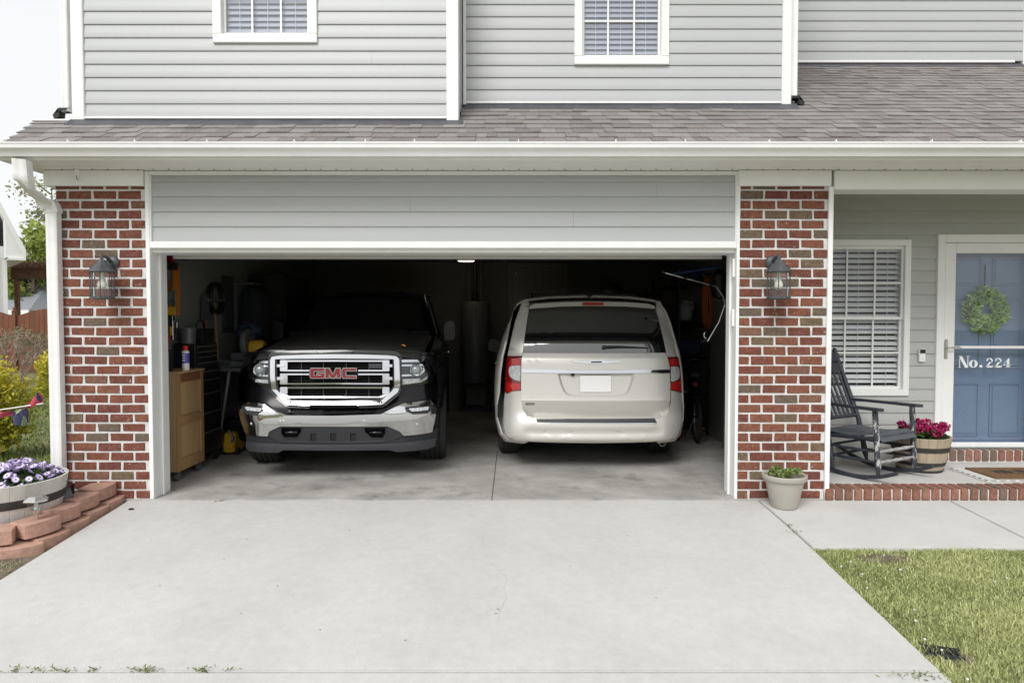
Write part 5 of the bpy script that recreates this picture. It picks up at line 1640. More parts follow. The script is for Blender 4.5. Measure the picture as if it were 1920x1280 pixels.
# ------------------------------------------------------------------ things on the front of the house
M_IRON = mat('weathered_black_iron', (0.085, 0.092, 0.10), 0.5, metal=0.3, var=0.3, vscale=25, bump=0.15)
M_LGLASS = glass('lantern_glass', (0.93, 0.95, 0.95), 1.0, 1.5)
M_BULB = mat('white_bulb', (0.80, 0.78, 0.68), 0.35)
def lantern(px, py, label):
    zc = PZ(py, 0); x = PX(px, 0, py)
    t = thing('wall_lantern', label, 'lantern', (x, -0.012, zc), group='lanterns on the brick pillars')
    bb = MB(); bb.lathe([(.055, 0), (.055, -.008), (.045, -.022), (.02, -.03), (.001, -.03)], 24, axis='y'); bb.build('back_plate', M_IRON, t, smooth=40)
    by = -.15
    zr0, zb0 = PZ(509.5, -.16) - zc, PZ(558.5, -.16) - zc
    dz = (zc - PZ(492, 0)); zr0 += 0; 
    bb = MB(); bb.tube([(0, -.02, 0), (0, -.07, .028), (0, -.115, .04), (0, by, .03), (0, by, .0)], [.016, .013, .012, .011, .013], 8); bb.build('arm', M_IRON, t, smooth=50)
    bb = MB(); bb.lathe([(.004, .072), (.008, .06), (.005, .05), (.012, .04), (.014, .01), (.03, .004), (.034, -.01), (.102, zr0 + .008), (.104, zr0), (.092, zr0 - .004), (.01, zr0 - .002)], 8, c=(0, by, 0), a0=pi / 8, a1=2 * pi + pi / 8)
    bb.build('cap', M_IRON, t)
    bb = MB(); bb.lathe([(.001, zb0 + .012), (.082, zb0 + .012), (.094, zb0 + .004), (.094, zb0 - .006), (.06, zb0 - .012), (.001, zb0 - .012)], 8, c=(0, by, 0), a0=pi / 8, a1=2 * pi + pi / 8); bb.build('base', M_IRON, t)
    for k in range(8):
        a = pi / 8 + k * pi / 4
        bb = MB(); bb.tube([(.085 * cos(a), by + .085 * sin(a), zb0 + .01), (.085 * cos(a), by + .085 * sin(a), zr0)], .0045, 6); bb.build('cage_bar', M_IRON, t)
    for k in range(8):
        a, c = pi / 8 + k * pi / 4, pi / 8 + (k + 1) * pi / 4
        bb = MB(); r = .0825
        bb.add([(r * cos(a), by + r * sin(a), zb0 + .012), (r * cos(c), by + r * sin(c), zb0 + .012), (r * cos(c), by + r * sin(c), zr0), (r * cos(a), by + r * sin(a), zr0)], [(0, 1, 2, 3)])
        bb.build('pane', M_LGLASS, t)
    zm = (zr0 + zb0) / 2
    bb = MB(); bb.lathe([(.001, zr0 - .003), (.014, zr0 - .003), (.014, zm + .062), (.018, zm + .045), (.031, zm + .012), (.034, zm - .005), (.028, zm - .026), (.012, zm - .038), (.001, zm - .04)], 16, c=(0, by, 0)); bb.build('bulb', M_BULB, t, smooth=50)
lantern(213, 492, 'black eight-sided wall lantern with clear glass on the left brick pillar')
lantern(1446, 492, 'black eight-sided wall lantern with clear glass on the right brick pillar')

# video doorbell
db = thing('doorbell', 'white and black video doorbell on the siding between window and blue door', 'doorbell', (PX(1727.5, YP - .02, 666), YP - .016, PZ(678, YP - .02)))
hD_ = PZ(654, YP) - PZ(678, YP)
bb = MB(); bb.box(-.031, .031, -.026, 0, 0, hD_); bb.build('body', M_WHITE, db, bevel=.006, seg=2)
bb = MB(); bb.box(-.027, .027, -.029, -.0262, hD_ * .66, hD_ * .97); bb.build('camera_face', M_BLACKP, db, bevel=.003)
bb = MB(); bb.lathe([(.014, -.0262), (.014, -.029), (.011, -.030), (.001, -.0295)], 20, c=(0.004, 0, hD_ * .30), axis='y'); bb.build('button', M_WHITE2, db, smooth=40)

# wreath hung on the blue door, behind the storm glass
M_WREATH = leafmat('wreath_leaf', (0.24, 0.44, 0.08), (0.60, 0.80, 0.30), 0.5)
wc = P(1847, 581, YP + .06)
wr = thing('door_wreath', 'round bright green leaf wreath hanging on the blue front door', 'wreath', wc)
n = 1500
th = rng.uniform(0, 2 * pi, n); ph = rng.uniform(0, 2 * pi, n); rr_ = .152 + .075 * np.sqrt(rng.uniform(0, 1, n)) * np.cos(ph)
pts = np.stack([rr_ * np.cos(th), -.012 + .03 * np.sin(ph), rr_ * np.sin(th)], 1)
leaves(pts, .05, M_WREATH, 'leaf_ring', wr, aspect=.5)['kind'] = 'stuff'
bb = MB(); bb.lathe([(.165 + .02 * cos(a), .02 * sin(a)) for a in [2 * pi * k / 8 for k in range(9)]], 32, axis='y'); bb.build('twig_ring', mat('twig', (.12, .07, .035), .9), wr)
bb = MB(); bb.box(-.006, .006, .012, .014, .16, .46); bb.build('hanger_ribbon', M_TRIM, wr)

# door mats
M_RUG = mat('white_woven_rug', (0.66, 0.65, 0.62), 0.95, bump=0.6, bscale=200)
M_COIR = mat('coir_mat', (0.19, 0.105, 0.045), 0.95, var=0.25, vscale=30, bump=0.9, bscale=260)
M_INK = mat('black_mat_print', (0.02, 0.018, 0.015), 0.9)
a0, a1, a2 = FL(1777, 878, PZF), FL(1848, 904, PZF), FL(1815, 877, PZF)
rx0 = (a0.x + a1.x) / 2
rug = thing('floor_rug', 'white woven rug with black stitched border before the front door', 'rug', (0, 0, 0))
bb = MB(); bb.box(rx0, rx0 + 1.3, a1.y, a0.y - .02, PZF + .002, PZF + .010); bb.build('weave', M_RUG, rug, bevel=.002)
y = a1.y + .02; k = 0
while y < a0.y - .06:
    bb = MB(); bb.box(rx0 + .012, rx0 + .028, y, y + .045, PZF + .0102, PZF + .0125); bb.build('border_stitch', M_INK, rug); y += .075
x = rx0 + .04
while x < rx0 + 1.2:
    bb = MB(); bb.box(x, x + .05, a1.y + .008, a1.y + .022, PZF + .0102, PZF + .0125); bb.build('border_stitch', M_INK, rug); x += .085
coir = thing('door_mat', 'brown coir door mat with dark print lying on the white rug', 'door mat', (0, 0, 0))
cx0 = rx0 + .13; cy0, cy1 = a1.y + .07, a0.y - .06
bb = MB(); bb.box(cx0, cx0 + .9, cy0, cy1, PZF + .0105, PZF + .026); bb.build('coir_pile', M_COIR, coir, bevel=.004)
bb = MB()
x = cx0 + .14
random.seed(3)
while x < cx0 + .8:
    hgt = random.uniform(.12, .2)
    bb.box(x, x + .012, cy0 + .13, cy0 + .13 + hgt, PZF + .0262, PZF + .0275)
    if random.random() < .6: bb.box(x + .0125, x + .04, cy0 + .13 + hgt * random.choice([.2, .5, .85]), cy0 + .13 + hgt * random.choice([.2, .5, .85]) + .014, PZF + .0262, PZF + .0276)
    x += .052
bb.build('print', M_INK, coir)
tag(coir.children[-1], kind='stuff')

# ---- rocking chair
M_CHAIR = mat('dark_chair_paint', (0.030, 0.034, 0.046), 0.5, var=0.25, vscale=12, bump=0.2, bscale=70)
M_WORN = mat('worn_chair_paint', (0.05, 0.055, 0.068), 0.6, c2=(0.46, 0.45, 0.45), vscale=26, var=0.3, detail=8, stretch=(1, 1, .45))
M_WORN.node_tree.nodes['Color Ramp'].color_ramp.elements[0].position = .52
M_WORN.node_tree.nodes['Color Ramp'].color_ramp.elements[1].position = .60
M_WORN2 = mat('bare_worn_rung', (0.30, 0.30, 0.31), 0.7, c2=(0.52, 0.51, 0.50), vscale=18, var=0.4)
ch = thing('rocking_chair', 'dark painted wooden rocking chair with worn legs on the porch', 'rocking chair', (3.30, 0.53, PZF), radians(-60))
def turned(p0, p1, r, mt, name, prof=None):
    p0, p1 = Vector(p0), Vector(p1)
    prof = prof or [(0, .7), (.05, .9), (.12, 1.05), (.3, 1), (.5, .95), (.7, 1.02), (.9, 1), (1, .9)]
    bb = MB(); bb.tube([p0.lerp(p1, t) for t, _ in prof], [r * q for _, q in prof], 10)
    return bb.build(name, mt, ch, smooth=50)
def rocker(y):
    pts_o, pts_i = [], []
    bb = MB(); n = 18
    prof = []
    for i in range(n + 1):
        x = -.52 + .92 * i / n
        z = .95 - sqrt(.95 ** 2 - (x + .02) ** 2)
        prof.append((x, z))
    poly = prof + [(x, z + .034) for x, z in prof[::-1]]
    bb.prism_y(poly, y - .016, y + .016)
    return bb.build('rocker', M_CHAIR, ch, bevel=.003)
def rz_(x): return .95 - sqrt(.95 ** 2 - (x + .02) ** 2)
for s in (-1, 1):
    rocker(s * .275)
    turned((.235, s * .275, rz_(.235) + .02), (.20, s * .285, .625), .024, M_WORN, 'front_leg', [(0, .6), (.08, .75), (.16, 1.15), (.3, 1.0), (.45, .9), (.6, 1.12), (.75, 1.0), (.9, 1.05), (1, .9)])
    turned((-.20, s * .262, rz_(-.2) + .02), (-.29, s * .25, .46), .024, M_CHAIR, 'rear_leg', [(0, .55), (.12, .7), (.25, 1.15), (.5, 1), (1, 1)])
    turned((-.29, s * .25, .46), (-.56, s * .245, 1.13), .023, M_CHAIR, 'back_post', [(0, 1), (.3, 1), (.6, .95), (.8, 1), (.86, .8), (.9, 1.25), (.94, .7), (.97, 1.1), (1, .4)])
    bb = MB(); bb.prism_z(rounded([(-.40, s * .245), (-.36, s * .285), (.05, s * .325), (.27, s * .34), (.29, s * .30), (.26, s * .25), (.05, s * .255), (-.38, s * .225)], .02), .625, .648)
    bb.build('arm_rest', M_CHAIR, ch, bevel=.006, seg=2)
    for (z, m_) in ((.155, M_CHAIR), (.245, M_CHAIR)):
        turned((.225, s * .277, z + .02), (-.225, s * .262, z + .01), .0115, m_, 'side_rung', [(0, .7), (.2, 1), (.5, 1.25), (.8, 1), (1, .7)])
    turned((.215, s * .277, .375), (-.27, s * .255, .345), .017, M_CHAIR, 'seat_rail')
for z in (.17, .265):
    turned((.23, -.272, z), (.23, .272, z), .0135, M_WORN2, 'front_rung', [(0, .7), (.12, 1), (.3, 1.3), (.4, .9), (.5, 1.35), (.6, .9), (.7, 1.3), (.88, 1), (1, .7)])
turned((.215, -.275, .385), (.215, .275, .385), .017, M_CHAIR, 'seat_rail')
turned((-.27, -.255, .35), (-.27, .255, .35), .017, M_CHAIR, 'seat_rail')
for z in (.16, .26): turned((-.235, -.262, z), (-.235, .262, z), .0115, M_CHAIR, 'rear_rung')
# seat of narrow slats, dished and rolled over the front rail
sm_ = MB()
prof = []
for i in range(15):
    t = i / 14
    x = -.29 + .55 * t
    z = .388 - .028 * sin(min(1, t * 1.15) * pi) + (.028 * t) - (0.0 if t < .88 else (t - .88) * .55)
    prof.append((x, z))
poly = [(x, z) for x, z in prof] + [(x, z + .014) for x, z in prof[::-1]]
sm_.prism_y(poly, -.0165, .0165)
sme = sm_.mesh('seat_slat', mat('seat_paint', (0.075, 0.082, 0.094), 0.5, var=.25, vscale=15), bevel=.0025)
for k in range(14):
    o = link('seat_slat', sme, None, ch); o.location = (0, -.247 + k * .038, random.uniform(-.001, .001))
# ladder of crest rails and turned back slats
def backx(z): return -.29 - .27 * (z - .46) / .67
for (z0, z1) in ((.90, .985), (1.0, 1.085)):
    bb = MB(); n = 8
    vs, fs = [], []
    for i in range(n + 1):
        y = -.245 + .49 * i / n; cv = -.02 * (1 - (y / .245) ** 2)
        for (z, dx) in ((z0, -.008), (z0, .010), (z1 + .012 * (1 - (y / .245) ** 2), -.008), (z1 + .012 * (1 - (y / .245) ** 2), .010)):
            vs.append((backx(z) + dx + cv, y, z))
    for i in range(n):
        a = 4 * i
        fs += [(a, a + 4, a + 5, a + 1), (a + 2, a + 3, a + 7, a + 6), (a, a + 2, a + 6, a + 4), (a + 1, a + 5, a + 7, a + 3)]
    fs += [(0, 1, 3, 2), (4 * n, 4 * n + 2, 4 * n + 3, 4 * n + 1)]
    bb.add(vs, fs); bb.build('crest_rail', M_CHAIR, ch, bevel=.003)
turned((backx(.49), -.25, .49), (backx(.49), .25, .49), .018, M_CHAIR, 'back_rail')
for k in range(7):
    y = -.195 + k * .065
    cv = -.02 * (1 - (y / .245) ** 2)
    turned((backx(.49), y, .49), (backx(.91) + cv, y, .91), .0105, M_CHAIR, 'back_slat', [(0, .8), (.1, 1.1), (.5, 1.15), (.85, 1.1), (.93, .8), (1, .8)])

# ---- half barrels
M_HOOP = mat('dark_hoop_iron', (0.05, 0.047, 0.045), 0.6, metal=.3, var=.25, vscale=20)
M_SOILP = mat('potting_soil', (0.035, 0.026, 0.02), 0.95, bump=1.0, bscale=90)
def barrel(label, loc, Rt, Rb, H, wood, hoops, n=22, rz=0.0):
    t = thing('barrel_planter', label, 'planter', loc, rz)
    bulge = lambda u: Rb + (Rt - Rb) * (u ** .85)
    sv = MB()
    da = 2 * pi / n * .988 / 2
    vs, fs = [], []
    us = [0, .25, .5, .75, 1]
    for u in us:
        R = bulge(u)
        for a in (-da, 0, da): vs.append((R * cos(a), R * sin(a), u * H))
        for a in (da, 0, -da): vs.append(((R - .02) * cos(a), (R - .02) * sin(a), u * H))
    for i in range(len(us) - 1):
        for k in range(6): fs.append((i * 6 + k, i * 6 + (k + 1) % 6, (i + 1) * 6 + (k + 1) % 6, (i + 1) * 6 + k))
    fs += [(5, 4, 3, 2, 1, 0), tuple(24 + k for k in range(6))]
    sv.add(vs, fs)
    me = sv.mesh('stave', wood, smooth=30, bevel=.002)
    for k in range(n):
        o = link('stave', me, None, t); o.rotation_euler = (0, 0, 2 * pi * k / n)
    for (u0, u1) in hoops:
        bb = MB(); bb.lathe([(bulge(u0) + .001, u0 * H), (bulge(u0) + .004, u0 * H), (bulge(u1) + .004, u1 * H), (bulge(u1) + .001, u1 * H)], 48); bb.build('hoop', M_HOOP, t, smooth=30)
    bb = MB(); bb.lathe([(Rt - .022, H - .035), (Rt * .5, H - .012), (.001, H - .005)], 24); bb.build('soil', M_SOILP, t, smooth=60)
    return t
M_WOODP = mat('pale_barrel_wood', (0.40, 0.33, 0.24), 0.7, var=0.16, vscale=14, stretch=(1, 1, .2), objvar=.08, bump=.15)
bp_ = barrel('pale wooden half barrel with dark hoops and magenta geraniums beside the rocking chair', (3.86, 0.72, PZF), .262, .185, .325, M_WOODP, ((.60, .74), (.20, .30), (0, .075)))
M_GER = leafmat('geranium_leaf', (0.03, 0.07, 0.02), (0.12, 0.20, 0.06))
M_PETAL = leafmat('magenta_petal', (0.30, 0.008, 0.07), (0.52, 0.03, 0.16), .5, .2)
n = 420
r_ = .21 * np.sqrt(rng.uniform(0, 1, n)); a_ = rng.uniform(0, 2 * pi, n)
leaves(np.stack([r_ * np.cos(a_), r_ * np.sin(a_), .30 + .08 * rng.uniform(0, 1, n)], 1), .045, M_GER, 'foliage', bp_, aspect=.9)
hd_ = []
for k, (dx, dy, dz, R) in enumerate([(-.19, -.02, .43, .035), (-.05, -.10, .44, .04), (-.10, -.14, .40, .045), (.0, -.16, .395, .05), (.06, -.15, .42, .05), (.11, -.13, .41, .05), (.16, -.10, .42, .045), (.20, -.03, .41, .04), (-.02, .02, .45, .04), (.1, .05, .43, .045), (-.15, -.08, .41, .03), (.05, -.2, .375, .035)]):
    n = 80
    d = rng.normal(size=(n, 3)); d /= np.linalg.norm(d, axis=1)[:, None]
    leaves(np.array([dx, dy, dz]) + d * R * .8, .024, M_PETAL, 'flower_head', bp_, aspect=1.0)

M_WOODW = mat('whitewashed_barrel_wood', (0.55, 0.53, 0.50), 0.75, var=0.14, vscale=9, stretch=(1, 1, .2), objvar=.05, bump=.15)
lc = P(8, 900, -.66)
lb = barrel('whitewashed half barrel with dark hoops full of purple and white daisies beside left pillar', (lc.x, -.66, gz(-.3) + 0.02), .40, .335, .335, M_WOODW, ((.50, .68), (.0, .13)), n=26)
M_DLEAF = leafmat('daisy_leaf', (0.03, 0.065, 0.018), (0.10, 0.17, 0.05))
n = 900
r_ = .35 * np.sqrt(rng.uniform(0, 1, n)); a_ = rng.uniform(0, 2 * pi, n)
leaves(np.stack([r_ * np.cos(a_), r_ * np.sin(a_), .30 + .09 * rng.uniform(0, 1, n) * (1 - (r_ / .4) ** 2)], 1), .06, M_DLEAF, 'foliage', lb, aspect=.8)
# one daisy: white ring with violet tips and a dark eye
M_DW = mat('white_petal', (0.78, 0.75, 0.82), .6); M_DV = mat('violet_petal', (0.42, 0.30, 0.66), .6); M_DE = mat('dark_eye', (0.10, 0.03, 0.14), .6)
fm = MB(); npet = 11
for k in range(npet):
    a = 2 * pi * k / npet
    M = Matrix.Rotation(a, 4, 'Z')
    fm.add([(.004, -.0022, 0), (.0145, -.0046, .002), (.0145, .0046, .002), (.004, .0022, 0)], [(0, 1, 2, 3)], M)
nf0 = len(fm.f)
for k in range(npet):
    a = 2 * pi * k / npet
    M = Matrix.Rotation(a, 4, 'Z')
    fm.add([(.0145, -.0046, .002), (.019, -.0048, .0005), (.0212, 0, -.001), (.019, .0048, .0005), (.0145, .0046, .002)], [(0, 1, 2, 3, 4)], M)
nf1 = len(fm.f)
fm.lathe([(.0052, .001), (.004, .0032), (.001, .004)], 8)
fme = fm.mesh('daisy', None, recalc=False)
for m_ in (M_DW, M_DV, M_DE): fme.materials.append(m_)
for i, p in enumerate(fme.polygons): p.material_index = 0 if i < nf0 else (1 if i < nf1 else 2)
random.seed(5)
cnt = 0
while cnt < 270:
    x, y = random.uniform(-.36, .36), random.uniform(-.36, .30)
    if x * x + y * y > .135: continue
    hump = .07 * math.exp(-((x - .16) ** 2 + (y + .05) ** 2) / .025) + .05 * math.exp(-((x + .16) ** 2 + (y + .05) ** 2) / .02)
    z = .375 + hump * 1.25 + random.uniform(-.02, .02) - .06 * max(0, (x * x + y * y - .07) / .065)
    if x > -.06 and x < .03 and y < 0 and random.random() < .7: continue
    o = link('daisy', fme, None, lb)
    o.location = (x, y, z); o.rotation_euler = (random.uniform(.2, .95), random.uniform(-.35, .35), random.uniform(0, 6)); s = random.uniform(1.05, 1.5); o.scale = (s, s, s)
    cnt += 1

# ---- grey pot with succulents
M_POT = mat('greige_plastic_pot', (0.42, 0.395, 0.35), 0.5, var=.04)
pp = G(1467, 951)
pt = thing('plant_pot', 'round greige plastic pot of green succulents at the foot of the right pillar', 'plant pot', (PX(1468, -.17, 900), -.20, gz(-.2)))
bb = MB(); bb.lathe([(.001, 0), (.098, 0), (.103, .006), (.148, .215), (.165, .225), (.172, .235), (.174, .262), (.166, .268), (.152, .262), (.146, .235), (.001, .225)], 40); bb.build('pot', M_POT, pt, smooth=40)
M_SUC = leafmat('succulent_leaf', (0.10, 0.16, 0.04), (0.30, 0.36, 0.12), .45)
for k in range(9):
    a = 2 * pi * k / 9; r0 = .085 if k < 7 else .02
    c = np.array([r0 * cos(a), r0 * sin(a), .262 + (.015 if k % 3 == 0 else 0)])
    n = 46
    d = rng.normal(size=(n, 3)); d[:, 2] = np.abs(d[:, 2]); d /= np.linalg.norm(d, axis=1)[:, None]
    leaves(c + d * .03, .030, M_SUC, 'rosette', pt, aspect=.8)

# ---- edging wall of moulded blocks round the flower bed
M_BLOCK = ramp_by_object('terracotta_block', [(0, (0.44, 0.265, 0.205)), (.3, (0.49, 0.30, 0.235)), (.6, (0.40, 0.24, 0.185)), (.8, (0.46, 0.28, 0.22))], .92, .16, 26, .9, 110)
ew = thing('edging_wall', 'low two-tier edging wall of terracotta coloured blocks along the driveway', 'garden edging')
def block_mesh(H):
    W, D = .30, .20
    front = []
    for i in range(13):
        u = i / 12; x = -W / 2 + W * u
        front.append((x, -.034 * sin(pi * u) ** .6))
    poly = front + [(W * .36, D), (-W * .36, D)]
    bb = MB(); bb.prism_z(poly, 0, H)
    return bb.mesh('edging_block', M_BLOCK, smooth=30, bevel=.004, seg=1)
bm1, bm2 = block_mesh(.098), block_mesh(.098)
def put_block(px, py, ang, z, me=bm1, sc=1.0):
    q = G(px, py)
    o = link('edging_block', me, None, ew)
    o.location = (q.x, q.y, z + gz(q.y)); o.rotation_euler = (random.uniform(-.02, .02), random.uniform(-.02, .02), radians(ang)); o.scale = (sc, 1, 1)
eang = atan2(1, dl.x)                       # heading of a face that looks across the driveway
def put_edge(Y, inset, ang, z, dx=0.0, sc=.9):
    o = link('edging_block', bm1, None, ew)
    o.location = (edgeL(Y) - inset + dx, Y, gz(Y) + z); o.rotation_euler = (random.uniform(-.02, .02), random.uniform(-.02, .02), ang + random.uniform(-.05, .05)); o.scale = (sc, .9, 1)
for k, Y in enumerate((-.13, -.40, -.67, -.94)): put_edge(Y, .125, eang - .10 * k, .055)
put_edge(-1.16, .36, radians(14), .055, sc=1.0); put_edge(-1.14, .66, radians(-4), .055, sc=1.0); put_edge(-1.13, .97, radians(-3), .055, sc=1.0)
for k, Y in enumerate((-.10, -.37, -.64, -.91)): put_edge(Y, .062, eang - .08 * k, -.058)
put_edge(-1.13, .16, radians(38), -.058); put_edge(-1.20, .45, radians(4), -.062, sc=1.0); put_edge(-1.19, .76, radians(-3), -.062, sc=1.0)
# bed soil behind the blocks
bb = MB()
bq = [Vector((edgeL(Y) - .2, Y, 0)) for Y in (-.02, -.4, -.8)] + [Vector((edgeL(-1.05) - .25, -1.05, 0)), Vector((edgeL(-1.05) - 2.2, -1.05, 0))]
bpoly = [(p.x, p.y + .03) for p in bq] + [(-5.4, .0), (PLX0 + .1, -.005)]
bb.prism_z(bpoly, -.08, .035)
struct(bb.build('flower_bed', M_SOIL))
# strip of bare soil between blocks and slab
q = [G(243, 939), G(122, 1014), G(0, 1090), G(-60, 1125), G(-60, 1050), G(60, 1040), G(150, 1015), G(200, 975)]
bb = MB(); bb.add([(p.x - .004, p.y, gz(p.y) - .012) for p in q], [tuple(range(len(q)))]); struct(bb.build('soil_strip', M_SOIL))

# ---- solar path light, and the dark flood lamp behind it
sp_ = P(70, 985, -.93)
so_ = thing('solar_path_light', 'silver solar path light with hexagonal cap in front of the whitewashed barrel', 'path light', (PX(68, -.93, 960), -.93, .02))
M_SOLAR = mat('brushed_solar_steel', (0.62, 0.62, 0.60), 0.28, metal=.9, var=.08)
M_SG = glass('solar_lens', (0.9, 0.93, 0.93), 1, 1.5)
zt_ = PZ(928, -.93) - .02
bb = MB(); bb.lathe([(.001, zt_), (.045, zt_ - .004), (.082, zt_ - .030), (.080, zt_ - .040), (.05, zt_ - .036), (.001, zt_ - .03)], 6); bb.build('cap', M_SOLAR, so_, bevel=.002)
bb = MB(); bb.lathe([(.056, zt_ - .038), (.052, zt_ - .06), (.036, zt_ - .095), (.026, zt_ - .105)], 20); bb.build('lens', M_SG, so_, smooth=60)
bb = MB(); bb.lathe([(.030, zt_ - .10), (.026, zt_ - .112), (.016, zt_ - .13), (.013, zt_ - .15), (.012, -.05), (.001, -.08)], 14); bb.build('stake', M_SOLAR, so_, smooth=50)
bb = MB(); bb.lathe([(.012, zt_ - .05), (.016, zt_ - .10), (.001, zt_ - .10)], 10); bb.build('reflector', M_WHITE2, so_, smooth=50)
fl = thing('flood_lamp', 'dark grey plastic flood lamp lying in the bed between barrel and pillar', 'flood lamp', (PX(123, -.45, 935), -.42, .03), radians(-35))
bb = MB(); bb.prism_y(rounded([(-.07, .0), (-.055, .175), (.03, .185), (.075, .13), (.07, .02)], .03), -.035, .035, Matrix.Rotation(radians(12), 4, 'X')); bb.build('housing', mat('grey_plastic', (.075, .08, .09), .5), fl, bevel=.01, seg=2)
bb = MB(); bb.prism_y(rounded([(-.05, .02), (-.04, .16), (.025, .168), (.06, .12), (.055, .03)], .025), -.041, -.0355, Matrix.Rotation(radians(12), 4, 'X')); bb.build('lens', M_GLOSSB, fl)
bb = MB(); bb.tube([(-.06, .03, .0), (-.05, .05, .1), (-.03, .05, .19)], .012, 6); bb.build('bracket', M_BLACKP, fl)

# ------------------------------------------------------------------ inside the garage
M_PINE = mat('pine_board', (0.36, 0.215, 0.095), 0.6, var=.2, vscale=5, stretch=(1.5, 1.5, .25), detail=8)
M_PLY = mat('plywood', (0.46, 0.30, 0.145), 0.6, var=.14, vscale=4, stretch=(1.5, 1.5, .2), detail=8)
M_STAIN = mat('stained_board', (0.20, 0.085, 0.035), 0.6, var=.2, vscale=8)
M_TOOLB = mat('black_tool_chest', (0.012, 0.012, 0.013), 0.35, var=.2)
M_YEL = mat('yellow_tool_plastic', (0.60, 0.36, 0.02), 0.45)
M_GREYM = mat('cast_grey_metal', (0.16, 0.17, 0.18), 0.45, metal=.4)
cab = thing('workbench_cabinet', 'pine and plywood rolling cabinet inside the left jamb', 'cabinet', (-3.26, .85, 0))
X0, X1, Y0, Y1 = -.16, .16, -.26, .26
bb = MB(); bb.box(X0, X1 - .012, Y0, Y1, .09, 1.0); bb.build('carcass', M_PLY, cab)
for (a, c, z0, z1, m_) in ((Y0, Y0 + .06, .09, 1.0, M_PINE), (Y1 - .06, Y1, .09, 1.0, M_PINE)):
    bb = MB(); bb.box(X1 - .0115, X1 + .008, a, c, z0, z1); bb.build('stile', m_, cab, bevel=.002)
for (z0, z1, m_) in ((.92, 1.0, M_STAIN), (.52, .60, M_PINE), (.09, .20, M_PINE)):
    bb = MB(); bb.box(X1 - .0115, X1 + .006, Y0 + .061, Y1 - .061, z0, z1); bb.build('rail', m_, cab, bevel=.002)
bb = MB(); bb.box(X0, X1 + .02, Y0 - .01, Y1 + .01, 1.001, 1.02); bb.build('top', M_PLY, cab, bevel=.002)
for (x, y) in ((X1 - .03, Y0 + .05), (X1 - .03, Y1 - .05), (X0 + .03, Y0 + .05), (X0 + .03, Y1 - .05)):
    bb = MB(); bb.lathe([(.001, -.014), (.036, -.014), (.036, .014), (.001, .014)], 16, c=(x, y, .037), axis='x'); bb.box(x - .02, x + .02, y - .02, y + .02, .075, .09); bb.box(x - .018, x - .0145, y - .01, y + .01, .03, .08)
    bb.build('caster', M_GREYM, cab, smooth=40)
can = thing('spray_can', 'white and blue spray can with red cap on the pine cabinet', 'spray can', (PX(348, .80, 670), .80, 1.0205))
bb = MB(); bb.lathe([(.001, 0), (.031, 0), (.033, .006), (.033, .07)], 20); bb.build('can_base', M_WHITE, can, smooth=40)
bb = MB(); bb.lathe([(.033, .0702), (.0333, .0702), (.0333, .165), (.033, .165)], 20); bb.build('label_band', mat('blue_label', (.10, .09, .42), .4), can, smooth=40)
bb = MB(); bb.lathe([(.033, .1652), (.033, .18), (.022, .192)], 20); bb.build('shoulder', M_WHITE2, can, smooth=40)
bb = MB(); bb.lathe([(.024, .192), (.024, .23), (.018, .236), (.001, .236)], 20); bb.build('cap', mat('red_cap', (.55, .02, .03), .4), can, smooth=40)
for z in (.09, .115, .14):
    bb = MB(); bb.box(-.012, .012, -.0345, -.0335, z, z + .014); bb.build('label_mark', M_WHITE, can)
pail = thing('black_pail', 'black round tub standing on the cabinet behind the spray can', 'tub', (-3.27, .70, 1.0205))
bb = MB(); bb.lathe([(.001, 0), (.075, 0), (.085, .18), (.09, .19), (.085, .2), (.001, .195)], 24); bb.build('tub', M_BLACKP, pail, smooth=40)

def drawers(name, label, loc, dx, dy, z0, heights, wheels):
    t = thing(name, label, 'tool chest', loc)
    H = sum(heights)
    bb = MB(); bb.box(-dx, dx, -dy, dy, z0, z0 + H + .03); bb.build('case', M_TOOLB, t, bevel=.006)
    z = z0 + .015
    for h in heights:
        bb = MB(); bb.box(dx + .001, dx + .012, -dy + .02, dy - .02, z + .004, z + h - .004); d = bb.build('drawer', M_TOOLB, t, bevel=.003)
        bb = MB(); bb.box(dx + .012, dx + .026, -dy + .05, dy - .05, z + h - .022, z + h - .01); bb.build('handle', M_GREYM, d, bevel=.003)
        z += h
    if wheels:
        for y in (-dy + .07, dy - .07):
            bb = MB(); bb.lathe([(.001, -.02), (.06, -.02), (.06, .02), (.001, .02)], 18, c=(dx - .04, y, .0605), axis='x'); bb.build('caster', M_RUBBER, t, smooth=40)
            bb = MB(); bb.lathe([(.001, -.02), (.06, -.02), (.06, .02), (.001, .02)], 18, c=(-dx + .04, y, .0605), axis='x'); bb.build('caster', M_RUBBER, t, smooth=40)
    return t
drawers('tool_chest', 'tall black rolling tool chest with drawers behind the pine cabinet', (-3.30, 1.41, 0), .125, .275, .12, [.22, .2, .2, .14, .09], True)
drawers('tool_chest', 'shallow black drawer chest stacked on top of the rolling tool chest', (-3.31, 1.42, 1.001), .11, .25, 0, [.06, .06, .055, .055], False)
